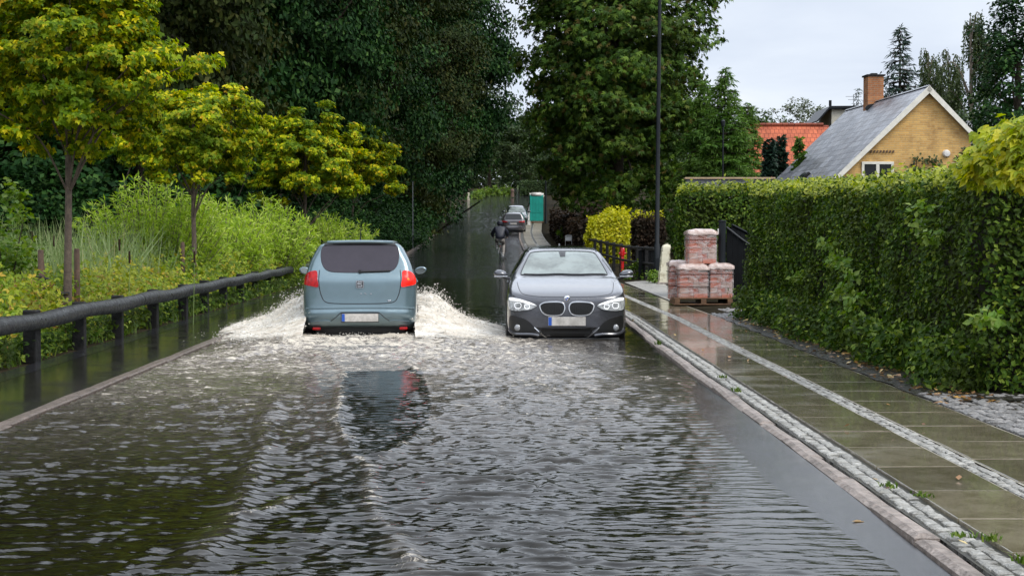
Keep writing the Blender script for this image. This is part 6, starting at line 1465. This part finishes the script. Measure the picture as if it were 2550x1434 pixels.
def tilemat(name, c1, c2, w, hgt, rough=.4, spec=.5):
    m, nt, out = newmat(name); L = nt.links.new; b = N(nt, 'ShaderNodeBsdfPrincipled'); L(b.outputs[0], out.inputs[0]); setin(b, Roughness=rough, Specular_IOR_Level=spec)
    uv = N(nt, 'ShaderNodeAttribute', attribute_name='rooftex').outputs['Vector']; br = N(nt, 'ShaderNodeTexBrick'); L(uv, br.inputs['Vector']); setin(br, Scale=1.0, Mortar_Size=.016, Brick_Width=w, Row_Height=hgt); br.inputs['Color1'].default_value = (*c1, 1); br.inputs['Color2'].default_value = (*c2, 1); br.inputs['Mortar'].default_value = (*[c * .55 for c in c2], 1)
    tc = N(nt, 'ShaderNodeTexCoord').outputs['Object']; f = noise(nt, 1.3, 7, .78, tc); mx = N(nt, 'ShaderNodeMix', data_type='RGBA', blend_type='MULTIPLY'); mx.inputs[0].default_value = 1; L(br.outputs['Color'], mx.inputs[6]); L(ramp(nt, [(.33, (.60, .54, .50)), (.52, (1, 1, 1)), (.68, (1.3, 1.3, 1.3))], f), mx.inputs[7]); L(mx.outputs[2], b.inputs['Base Color'])
    bp = N(nt, 'ShaderNodeBump'); setin(bp, Strength=.6, Distance=.02); L(br.outputs['Fac'], bp.inputs['Height']); bp.invert = True; L(bp.outputs[0], b.inputs['Normal']); return m
M['slate'] = tilemat('grey_slate', (.29, .295, .32), (.145, .15, .17), .42, .30, .36, .6)
M['redtile'] = tilemat('red_roof_tile', (.50, .125, .052), (.40, .09, .04), .22, .30, .6, .3)
M['darktile'] = tilemat('dark_roof_tile', (.07, .065, .065), (.05, .045, .045), .3, .3)
M['whitewood'] = pmat('white_painted_wood', (.72, .69, .60), .5, var=.2, vscale=5)
M['render'] = pmat('cream_render', (.62, .58, .48), .8, var=.15, vscale=4)
M['pane'] = pmat('window_glass', (.012, .014, .016), .06, var=.3, spec=.25)
def roofplane(name, a, b, c, dd, th, mat, parent):
    """a,b along the ridge; c,dd the eave below b,a; a slab of thickness th with its own tile coordinates"""
    a, b, c, dd = [np.asarray(p, float) for p in (a, b, c, dd)]; n = np.cross(b - a, dd - a); n /= np.linalg.norm(n)
    if n[2] < 0: n = -n
    top = [a, b, c, dd]; V = top + [p - n * th for p in top]; Q = [[0, 1, 2, 3], [7, 6, 5, 4], [0, 4, 5, 1], [1, 5, 6, 2], [2, 6, 7, 3], [3, 7, 4, 0]]
    me = mesh_np(name, V, Q); u = unit((b - a)[None])[0]; v = np.cross(n, u)
    at_ = me.attributes.new('rooftex', 'FLOAT_VECTOR', 'POINT'); at_.data.foreach_set('vector', np.array([[(p - a) @ u, (p - a) @ v, 0] for p in V], np.float32).ravel())
    o = link(name, me, mat, parent)
    bm = bmesh.new(); bm.from_mesh(me); bmesh.ops.recalc_face_normals(bm, faces=bm.faces[:]); bm.to_mesh(me); bm.free(); return o
# yellow brick house, gable to the camera
HD = 50.0; ap = at(2310, 222, HD); yaw = math.radians(3.2)
house = thing('brick_house', 'yellow brick house with a white edged gable, slate roof and tall chimney behind the hedge', 'house', (ap[0], HD, 0), yaw); zr_ = ap[2]; LEN = 9.6
el, er = -4.6, 1.62; sl_l, sl_r = .965, 1.02
zl, zrr = zr_ - 4.6 * sl_l, zr_ - 1.62 * sl_r
mb = MB(); gw_l, gw_r = -4.2, 1.45
mb.prism([(gw_l, 0), (gw_r, 0), (gw_r, zr_ - gw_r * sl_r - .06), (0, zr_ - .06), (gw_l, zr_ + gw_l * sl_l - .06)], 'Y', .0, LEN); mb.build('wall', M['ybrick'], house)
roofL = roofplane('roof', (0, -.16, zr_ + .08), (0, LEN + .12, zr_ + .08), (el, LEN + .12, zl + .08), (el, -.16, zl + .08), .10, M['slate'], house)
roofplane('roof', (.004, -.16, zr_ + .078), (.004, LEN + .12, zr_ + .078), (er, LEN + .12, zrr + .078), (er, -.16, zrr + .078), .10, M['slate'], house)
mb = MB(); mb.prism([(-.06, 0), (.06, 0), (0, .05)], 'Y', -.17, LEN + .13); rc = mb.build('ridge_cap', M['slate'] if False else M['steel'], house); rc.location = (0, 0, zr_ + .075)
for ex, ez in ((el, zl), (er, zrr)):
    mb = MB(); a = np.array([0, zr_ + .07]); b = np.array([ex, ez + .07]); dv_ = (b - a) / np.linalg.norm(b - a); nn = np.array([dv_[1], -dv_[0]]); nn = nn if nn[1] < 0 else -nn
    mb.prism([tuple(a + [0, .03]), tuple(b + [0, .03]), tuple(b + nn * .13 + [0, .03]), tuple(a + nn * .13 + [0, -.035])], 'Y', -.20, -.162); mb.build('barge_board', M['whitewood'], house)
def win(cx, cz, w, h, y=-.02, lights=2):
    f = thing('window', None, None, (cx, y, cz)); f.parent = house; mb = MB(); t_ = .085
    mb.box((0, 0, h / 2 - t_ / 2), (w, .07, t_), bevel=.006); mb.box((0, 0, -h / 2 + t_ / 2), (w, .07, t_), bevel=.006)
    for sx in np.linspace(-1, 1, lights + 1): mb.box((sx * (w / 2 - t_ / 2), .002, 0), (t_ if abs(sx) == 1 else t_ * 1.25, .066, h - 2 * t_ - .002), bevel=.006)
    mb.build('frame', M['whitewood'], f); mb = MB(); mb.box((0, .012, 0), (w - .1, .012, h - .1)); mb.build('pane', M['pane'], f)
    mb = MB(); mb.box((0, -.03, -h / 2 - .03), (w + .12, .12, .05), bevel=.008); mb.build('sill', M['whitewood'], f)
wp_ = at(2183, 440, HD); win(wp_[0] - ap[0], at(2183, 440, HD)[2] + .0, 1.06, .96)
wp_ = at(2405, 445, HD); win(wp_[0] - ap[0] - .1, at(2405, 440, HD)[2], .70, .9, lights=1)
mb = MB(); a = at(2183, 378, HD)
for i in range(11): mb.box((wp_[0] * 0 + (at(2183, 378, HD)[0] - ap[0]) - .52 + i * .104, -.025, a[2]), (.05, .05, .07), ry=.5)
mb.build('brick_course', M['stake'], house)
lp = at(2357, 383, HD); mb = MB(); mb.lathe([(0, -.12), (.09, -.11), (.13, -.04), (.13, 0), (.05, .0)], (lp[0] - ap[0], -.0, lp[2]), 'Y', 16); mb.build('wall_lamp', M['loocap'], house, True)
# vine on the gable wall
r = np.random.default_rng(71); C = np.array([[at(px, py, HD)[0] - ap[0], -.12, at(px, py, HD)[2]] for px, py in [(2280, 395), (2300, 402), (2320, 398), (2330, 405), (2270, 420), (2290, 425), (2385, 395), (2400, 380), (2412, 370), (2395, 410), (2410, 400), (2420, 385), (2380, 425), (2400, 430)]])
P, dd_ = cluster(C, .2, 26, r); V, Q = leaves(P, r.normal(0, .4, (len(P), 3)) + [0, -1, .5], .11, r, 'kite', .2, .5); vn = thing('wall_vine', 'thin leafy vine climbing the yellow gable wall above the hedge', 'vine', (ap[0], HD, 0), yaw); link('foliage', mesh_np('foliage', V, Q), M['leaf_birch'], vn)
mb = MB()
for c in C[::2]: mb.tube(catmull([(c[0] * .9 + .2, -.03, 1.0), (c[0] + .1, -.03, c[2] * .6), tuple(c + [0, .06, 0])], 4, False), .012, 5)
mb.build('stem', M['bark'], vn)
# chimney and skylight belong to the house
ch = thing('chimney', None, None, (0, 6.0, zr_)); ch.parent = house; cw = .58; chh = at(2172, 192, 56)[2] - zr_
mb = MB(); mb.box((-.02, 0, chh / 2 - .35), (cw, cw, chh + .7)); mb.build('stack', M['obrick'], ch)
mb = MB(); mb.box((-.02, 0, chh + .03), (cw + .10, cw + .10, .06), bevel=.008); mb.box((-.02, 0, chh + .09), (cw * .4, cw * .4, .07), bevel=.01); mb.build('cap', M['darkwood'], ch)
mb = MB(); mb.prism([(-cw / 2 - .14, -.16), (-cw / 2 - .02, -.03), (cw / 2 + .04, .06), (cw / 2 + .04, -.05), (-cw / 2 - .02, -.30)], 'Y', -cw / 2 - .07, -cw / 2 - .005); mb.build('flashing', M['postblack'], ch)
sk_c = -3.15; mb = MB(); zs = zr_ + .08 + sk_c * sl_l; ang = math.atan(sl_l)
mb.box((sk_c, 4.6, zs + .05), (1.0, .80, .12), ry=-ang, bevel=.015); sk_ = mb.build('skylight', M['darkwood'], house); mb = MB(); mb.box((sk_c - .045, 4.6, zs + .095), (.86, .66, .03), ry=-ang); mb.build('pane', M['pane'], sk_)
# red tiled villa
VD = 76.0; rl, rr2 = at(1866, 303, VD), at(2090, 303, VD); red = thing('red_roof_house', 'house with a bright red tiled roof left of the yellow brick house', 'house', (rl[0], VD, 0)); Lr = rr2[0] - rl[0]; ze = at(1890, 450, VD - 2.5)[2]
roofplane('roof', (0, 2.6, rl[2]), (Lr, 2.6, rl[2]), (Lr + .2, 0, ze), (.35, 0, ze), .12, M['redtile'], red); roofplane('roof', (0, 2.604, rl[2]), (Lr, 2.604, rl[2]), (Lr + .2, 5.2, ze), (.35, 5.2, ze), .12, M['redtile'], red)
mb = MB(); mb.prism([(.35, 0), (4.9, 0), (4.9, ze - .02), (2.6, rl[2] - .22), (.35, ze - .02)], 'X', .55, Lr - .1) if False else mb.box((Lr / 2 + .2, 2.6, ze / 2 - .03), (Lr - .5, 4.6, ze)); mb.build('wall', M['render'], red)
mb = MB()
for i in range(int(Lr / .30)): mb.lathe([(0, 0), (.085, .0), (.095, .28), (0, .28)], (.02 + i * .30, 2.6, rl[2] + .03), 'X', 8)
mb.build('ridge_tiles', M['redtile'], red, True)
# small white gable house with a dark roof and flue behind
SD = 96.0; a, b, c = at(2066, 300, SD), at(2112, 270, SD), at(2088, 268, SD); wh = thing('white_house', 'small white walled house with a dark roof and thin black flue behind the slate roof', 'house', (a[0], SD, 0)); zt2 = at(2088, 273, SD)[2]; w2 = b[0] - a[0] + 1.2
mb = MB(); mb.box((w2 / 2 + .12, 2, zt2 / 2), (w2, 4, zt2)); mb.build('wall', M['render'], wh)
mb = MB(); mb.prism([(-.75, zt2 - .75), (-.05, zt2 + .02), (w2 + .4, zt2 + .06), (w2 + .4, zt2 + .22), (-.02, zt2 + .20), (-.85, zt2 - .72)], 'Y', -.25, 4.2); mb.build('roof', M['postblack'], wh)
mb = MB(); mb.tube([(.05, .1, zt2), (.05, .1, at(2070, 250, SD)[2])], .09, 10); mb.build('flue', M['postblack'], wh, True)
mb = MB(); mb.tube([(1.6, .5, zt2), (1.6, .5, zt2 + 1.0)], .02, 6); mb.tube([(1.1, .5, zt2 + .85), (2.1, .5, zt2 + .85)], .014, 6); mb.tube([(1.25, .5, zt2 + .65), (1.95, .5, zt2 + .65)], .014, 6); mb.build('aerial', M['steel'], wh)
# grey roof corner at the right edge
GD = 62.0; a, b = at(2420, 330, GD), at(2530, 285, GD); gh = thing('grey_roof_house', 'house of which a grey roof corner shows right of the yellow gable', 'house', (a[0], GD, 0)); zz = at(2440, 322, GD)[2]; top = at(2500, 288, GD)[2]
roofplane('roof', (.6, 3.0, top), (5.0, 3.0, top), (5.0, 0, zz), (-.1, 0, zz), .1, M['darktile'], gh); mb = MB(); mb.box((2.6, 1.7, zz / 2 - .03), (4.8, 3.2, zz)); mb.build('wall', M['render'], gh); mb = MB(); mb.box((2.4, -.06, zz - .06), (5.1, .1, .1), bevel=.02); mb.build('gutter', M['postblack'], gh)
# tan capped wall
WD = 52.0; a, b = at(1708, 446, WD), at(1925, 446, WD); tw = thing('garden_wall', 'grey garden wall with a tan coping between the conifers and the slate roof', 'wall', (a[0], WD, 0)); w3 = b[0] - a[0]
mb = MB(); mb.box((w3 / 2, 0, a[2] / 2), (w3, .3, a[2] - .02)); mb.build('wall', pmat('grey_wall', (.16, .16, .17), .8, var=.3), tw); mb = MB(); mb.box((w3 / 2, 0, a[2] + .02), (w3 + .1, .42, .06), bevel=.01); mb.build('coping', pmat('tan_coping', (.42, .30, .18), .7, var=.2), tw)
# grey wall at the far bend

tag(ribbon('side_road', np.arange(188, 207, 1.0), [lambda y: (xl(y) - 16, zc(y) + .02), lambda y: (xl(y) + .1, zc(y) + .014)], M['asphalt']))

# ---------------------------------------------------------------- fallen leaves, twig and weeds in the joints
r = np.random.default_rng(81)
def litter(name, label, n, fx, y0, y1, size, mat):
    y = r.uniform(y0, y1, n); x = fx(y, r.random(n)); P = np.stack([x, y, zpave(y) + .018 + .012 * r.random(n)], 1)
    V, Q = leaves(P, np.tile([0, 0, 1.0], (n, 1)), size, r, 'kite', .1, .25); o = link(name, mesh_np(name, V, Q), mat); tag(o, label, 'fallen leaves', None, 'stuff')
M['litter'] = leafmat('fallen_leaf', [(0, (.10, .05, .02)), (.5, (.28, .14, .04)), (.85, (.46, .30, .10)), (1, (.55, .45, .2))], None, 1, .1, .35)
litter('fallen_leaves', 'wet brown fallen leaves along the foot of the long hedge', 620, lambda y, u: xr(y) + 1.66 + .55 * u ** .7, 12.4, 25.5, .065, M['litter'])
litter('loose_leaves', 'single fallen leaves scattered over the wet pavement slabs', 46, lambda y, u: xr(y) + .1 + 1.5 * u, 6.5, 25, .05, M['litter'])
tag(ribbon('soil_strip', np.arange(12.7, 25.8, .5), [lambda y: (xr(y) + 1.64 + .03 * np.sin(y * 5), zpave(y) + .007), lambda y: (np.full_like(y, 4.4), zpave(y) + .02)], pmat('wet_black_soil', (.020, .016, .012), .35, var=.5, vscale=12, rvar=.2, bump=1.0, bscale=20)))
lf = MB(); q = onz(2120, 1299, .012); V, Q = leaves(np.array([q + [0, 0, .004]]), np.array([[0, 0, 1.0]]), .10, r, 'kite', .05, .1, np.array([1.0, 0, 0])); o = link('floating_leaf', mesh_np('floating_leaf', V, Q), M['dry']); tag(o, 'single tan leaf lying at the edge of the flood water', 'leaf')
for i, (px, py, hgt) in enumerate([(2545, 1400, .10), (2470, 1345, .07), (2210, 1210, .05), (2290, 1235, .05), (1640, 858, .12), (1835, 975, .08), (1800, 940, .06), (2390, 1335, .05)]):
    q = onz(px, py, .08); n = 26; P = q + np.stack([r.normal(0, .022, n), r.normal(0, .03, n), np.zeros(n)], 1); V, Q = blades(P - q, .7 * hgt * r.uniform(.5, 1.1, n), .006, r, .5); t = link('weed_tuft', mesh_np('weed_tuft', V, Q), M['grass']); t.location = tuple(q)
    tag(t, ['grass tuft in the cobbles at the bottom right corner', 'flat grass tuft beside the slab edge near the bottom right corner', 'small green weed in the kerbside cobbles, third tuft from the camera', 'tiny weed at the slab edge opposite the dry asphalt strip', 'green weed in the kerbside cobbles just in front of the grey car', 'small weed in the cobbles halfway between the grey car and the dry asphalt', 'tiny weed in the cobbles next behind the halfway one', 'tiny weed between kerb cobbles near the bottom right'][i], 'weed', 'weed tufts in the kerbside cobbles')
# ================================================================== CYCLIST
BD_ = 68.0; bx = at(1245, 640, BD_)[0]; bz = float(zc(BD_ + .3)) + .0
M['jacket'] = pmat('navy_rain_jacket', (.012, .014, .026), .5, var=.3, vscale=8, bump=.5, bscale=20)
M['trousers'] = pmat('grey_beige_trousers', (.27, .245, .22), .8, var=.3, vscale=9)
M['skin'] = pmat('skin', (.50, .30, .22), .5, var=.1)
M['shoe'] = pmat('white_shoe', (.74, .72, .70), .5, var=.15)
M['hair'] = pmat('dark_hair', (.02, .014, .010), .6)
def skin(name, pts, edges, mat, parent, root=0, lvl=2):
    me = bpy.data.meshes.new(name); me.from_pydata([p[:3] for p in pts], edges, []); o = link(name, me, mat, parent)
    m = o.modifiers.new('skin', 'SKIN'); m.use_smooth_shade = True; sv = me.skin_vertices[0].data
    for i, p in enumerate(pts): sv[i].radius = p[3] if isinstance(p[3], tuple) else (p[3], p[3]); sv[i].use_root = (i == root)
    s = o.modifiers.new('sub', 'SUBSURF'); s.levels = lvl; s.render_levels = lvl; return o
bike = thing('bicycle', 'dark bicycle ridden away by the cyclist, seen from behind', 'bicycle', (bx, BD_, bz), .0)
for y in (0, 1.06):
    w = thing('wheel', None, None, (0, y, .345)); w.parent = bike
    a = np.linspace(0, 2 * np.pi, 40, endpoint=False); mb = MB(); mb.tube(np.stack([0 * a, .325 * np.cos(a), .325 * np.sin(a)], 1), .021, 8, True); mb.build('tyre', M['rubber'], w, True)
    mb = MB(); mb.tube(np.stack([0 * a, .302 * np.cos(a), .302 * np.sin(a)], 1), .009, 6, True)
    for k in range(14): mb.tube([(.02 * (-1) ** k, 0, 0), (0, .3 * math.cos(k * .449), .3 * math.sin(k * .449))], .0022, 4)
    mb.tube([(-.05, 0, 0), (.05, 0, 0)], .018, 8); mb.build('rim', M['alloy'], w)
mb = MB(); bb = (0, .44, .30); st_ = (0, .28, .80); hd = (0, .90, .86); hb = (0, .94, .66)
for p, q, r_ in ((bb, st_, .017), (st_, hd, .016), (bb, hb, .018), (hd, hb, .02), ((.05, 0, .345), bb, .010), ((-.05, 0, .345), bb, .010), ((.05, 0, .345), st_, .009), ((-.05, 0, .345), st_, .009), (hb, (.05, 1.06, .345), .013), (hb, (-.05, 1.06, .345), .013)): mb.tube([p, q], r_, 8)
mb.build('frame', M['darkcar'], bike, True)
mb = MB(); mb.tube(catmull([(-.31, .80, 1.0), (-.22, .88, 1.03), (0, .93, 1.02), (.22, .88, 1.03), (.31, .80, 1.0)], 4, False), .013, 8); mb.tube([hd, (0, .93, 1.02)], .014, 8); mb.build('handlebar', M['steel'], bike, True)
mb = MB(); mb.tube([(0, .42, .90), (0, .28, .925), (0, .12, .93)], [.03, .06, .085], 10); mb.tube([st_, (0, .27, .91)], .013, 8); mb.build('saddle', M['blk'], bike, True)
mb = MB(); mb.tube(np.stack([0 * a[:22], .365 * np.cos(a[:22] + .2), .365 * np.sin(a[:22] + .2)], 1) + [0, 0, .345], .016, 6); mb.build('mudguard', M['blk'], bike, True)
mb = MB(); mb.box((0, -.09, .62), (.07, .03, .05), bevel=.01); mb.build('rear_light', M['redlamp'], bike)
mb = MB(); mb.box((0, .02, .74), (.13, .36, .02), bevel=.006); mb.tube([(.06, -.1, .73), (.05, 0, .36)], .006, 6); mb.tube([(-.06, -.1, .73), (-.05, 0, .36)], .006, 6); mb.build('carrier', M['steel'], bike)
mb = MB(); mb.lathe([(.0, -.01), (.09, -.006), (.09, .006), (0, .01)], (.055, .44, .30), 'X', 20); mb.tube([(.07, .44, .30), (.08, .40, .14)], .012, 6); mb.tube([(-.07, .44, .30), (-.08, .48, .46)], .012, 6); mb.box((.13, .40, .135), (.10, .07, .022), bevel=.006); mb.box((-.13, .48, .465), (.10, .07, .022), bevel=.006); mb.build('crank', M['alloy'], bike)
per = thing('person', 'person in a dark hooded rain jacket cycling away up the wet road, in white shoes', 'person', (bx, BD_, bz))
# one continuous body: pelvis, spine, head, arms with hands, legs
pts, ed = [], []
def J(p, r, par=None):
    pts.append((*p, r)); i = len(pts) - 1
    if par is not None: ed.append((par, i))
    return i
pel = J((0, .20, .99), (.155, .12)); ab = J((0, .25, 1.13), (.145, .11), pel); chs = J((0, .34, 1.33), (.16, .115), ab); nk0 = J((0, .40, 1.475), (.075, .07), chs); nk = J((0, .425, 1.54), (.055, .055), nk0); h1 = J((0, .445, 1.61), (.075, .085), nk); h2 = J((0, .455, 1.69), (.08, .098), h1); h3 = J((0, .45, 1.765), (.05, .062), h2)
for sx in (-1, 1):
    sh = J((sx * .185, .38, 1.425), .066, chs); e = J((sx * .33, .50, 1.19), .048, sh); wr = J((sx * .305, .735, 1.045), .030, e); hn = J((sx * .30, .80, 1.035), (.022, .040), wr)
    th = J((sx * .262, .815, 1.012), .011, hn); J((sx * .252, .85, 1.0), .009, th)
    for k in range(4):
        f1 = J((sx * (.275 + .02 * k), .845, 1.03), .0095, hn); f2 = J((sx * (.275 + .02 * k), .862, 1.0), .0088, f1); J((sx * (.275 + .02 * k), .835 - .003 * k, .978), .008, f2)
    kz, ky, fz, fy = ((.72, .58, .20, .36) if sx > 0 else (.86, .60, .53, .42))
    hp_ = J((sx * .10, .22, .93), .125, pel); kn = J((sx * .15, ky, kz), .092, hp_); cf_ = J((sx * .15, ky - .13, (kz + fz) / 2 + .04), .078, kn); an = J((sx * .145, fy - .03, fz + .05), .052, cf_); J((sx * .135, fy + .12, fz), .034, an)
skin('body', pts, ed, M['trousers'], per)
# clothing over it
jp = [(0, .18, .90, (.235, .19)), (0, .25, 1.13, (.235, .18)), (0, .34, 1.33, (.255, .19)), (0, .395, 1.46, (.17, .14)), (0, .41, 1.50, (.12, .11))]; je = [(0, 1), (1, 2), (2, 3), (3, 4)]
for sx in (-1, 1):
    b_ = len(jp); jp += [(sx * .20, .38, 1.42, .12), (sx * .345, .50, 1.19, .09), (sx * .315, .70, 1.06, .062)]; je += [(2, b_), (b_, b_ + 1), (b_ + 1, b_ + 2)]
skin('jacket', jp, je, M['jacket'], per)
skin('hood', [(0, .385, 1.53, (.13, .12)), (0, .425, 1.62, (.14, .14)), (0, .43, 1.70, (.14, .15)), (0, .42, 1.78, (.10, .11))], [(0, 1), (1, 2), (2, 3)], M['jacket'], per)
# the face looks up the road: skin with brow, nose, mouth and eyes inside the hood opening
skin('face', [(0, .515, 1.60, (.045, .05)), (0, .535, 1.66, (.062, .055)), (0, .53, 1.73, (.055, .045))], [(0, 1), (1, 2)], M['skin'], per)
mb = MB(); mb.lathe([(0, 0), (.012, .004), (.016, .03), (.006, .05), (0, .052)], (0, .585, 1.64), 'Z', 8); mb.build('nose', M['skin'], per, True)
for sx in (-1, 1):
    mb = MB(); mb.lathe([(0, .012), (.011, .008), (.014, 0), (0, -.006)], (sx * .028, .578, 1.685), 'Y', 8); mb.build('eye', M['hair'], per, True)
    skin('hand', [(sx * .306, .735, 1.045, .032), (sx * .30, .80, 1.036, (.025, .043)), (sx * .262, .815, 1.012, .013), (sx * .252, .85, 1.0, .0105)] + [q for k in range(4) for q in ((sx * (.273 + .021 * k), .845, 1.03, .0105), (sx * (.273 + .021 * k), .864, 1.0, .0098), (sx * (.273 + .021 * k), .835, .976, .009))],
         [(0, 1), (1, 2), (2, 3)] + [e for k in range(4) for e in ((1, 4 + 3 * k), (4 + 3 * k, 5 + 3 * k), (5 + 3 * k, 6 + 3 * k))], M['skin'], per, 0, 1)
    fz, fy = ((.20, .36) if sx > 0 else (.53, .42))
    skin('shoe', [(sx * .13, fy - .06, fz - .005, (.046, .046)), (sx * .13, fy + .0, fz + .02, (.050, .052)), (sx * .135, fy + .12, fz - .008, (.046, .034)), (sx * .135, fy + .19, fz - .01, (.034, .026))], [(0, 1), (1, 2), (2, 3)], M['shoe'], per)
    skin('sock', [(sx * .13, fy - .03, fz + .06, .042), (sx * .13, fy - .035, fz + .13, .045)], [(0, 1)], M['shoe'], per)
mb = MB(); mb.tube([(-.025, .575, 1.615), (0, .583, 1.612), (.025, .575, 1.615)], .006, 6); mb.build('mouth', M['redlamp'] if False else M['skin'], per, True)
# ================================================================== CAMERA, SKY, SUN
cam = bpy.data.cameras.new('camera'); co = bpy.data.objects.new('camera', cam); COL.objects.link(co)
cam.sensor_width = 36; cam.lens = FPX / 2550 * 36; cam.clip_end = 3000; cam.clip_start = .05
co.location = (0, 0, CAMZ); co.rotation_euler = (math.pi / 2 - PITCH, 0, 0); S.camera = co
SUN_EL, SUN_AZ = math.radians(50), math.radians(128)      # azimuth clockwise from the road direction (+Y)
sun = bpy.data.lights.new('sun', 'SUN'); sun.energy = SUN_E if 'SUN_E' in globals() else 2.6; sun.angle = math.radians(26); sun.color = (1, .955, .88)
so = bpy.data.objects.new('sun', sun); COL.objects.link(so)
dv = Vector((math.sin(SUN_AZ) * math.cos(SUN_EL), math.cos(SUN_AZ) * math.cos(SUN_EL), math.sin(SUN_EL)))
so.rotation_euler = (-dv).to_track_quat('-Z', 'Y').to_euler(); so.location = dv * 50
W = bpy.data.worlds.new('World'); S.world = W; W.use_nodes = True
nt = W.node_tree; nt.nodes.clear(); L = nt.links.new
wo = nt.nodes.new('ShaderNodeOutputWorld'); bg = nt.nodes.new('ShaderNodeBackground'); L(bg.outputs[0], wo.inputs[0]); bg.inputs[1].default_value = .108
sky = nt.nodes.new('ShaderNodeTexSky'); sky.sky_type = 'NISHITA'; sky.sun_disc = False; sky.sun_elevation = SUN_EL; sky.sun_rotation = SUN_AZ
tc = nt.nodes.new('ShaderNodeTexCoord').outputs['Generated']
sep = N(nt, 'ShaderNodeSeparateXYZ'); L(tc, sep.inputs[0])
# overcast: cloud brighter overhead than at the horizon, with soft lighter and darker banks
mr = N(nt, 'ShaderNodeMapRange'); L(sep.outputs[2], mr.inputs[0]); mr.inputs[1].default_value = .185; mr.inputs[2].default_value = .36; mr.inputs[3].default_value = 1.12; mr.inputs[4].default_value = 2.15
mp = N(nt, 'ShaderNodeMapping'); mp.inputs['Scale'].default_value = (1, 1, 2.6); L(tc, mp.inputs[0])
cf = noise(nt, 5.5, 5, .55, mp.outputs[0], .3)
cc = ramp(nt, [(.34, (6.3, 6.95, 8.1)), (.52, (7.2, 7.8, 8.75)), (.68, (8.4, 8.7, 9.2))], cf)
sc = N(nt, 'ShaderNodeVectorMath', operation='SCALE'); L(cc, sc.inputs[0]); L(mr.outputs[0], sc.inputs['Scale'])
mx = N(nt, 'ShaderNodeMix', data_type='RGBA'); mx.inputs[0].default_value = .93; L(sky.outputs[0], mx.inputs[6]); L(sc.outputs[0], mx.inputs[7]); L(mx.outputs[2], bg.inputs[0])
vs = S.view_settings; S.display_settings.display_device = 'sRGB'; vs.view_transform = 'Standard'; vs.look = 'None'; vs.exposure = 0.0; vs.gamma = 1; vs.use_curve_mapping = False
S.cycles.max_bounces = 6; S.cycles.diffuse_bounces = 3; S.cycles.glossy_bounces = 3; S.cycles.transmission_bounces = 4; S.cycles.transparent_max_bounces = 8
S.cycles.caustics_reflective = False; S.cycles.caustics_refractive = False; S.cycles.sample_clamp_indirect = 4.0
S.cycles.use_denoising = True
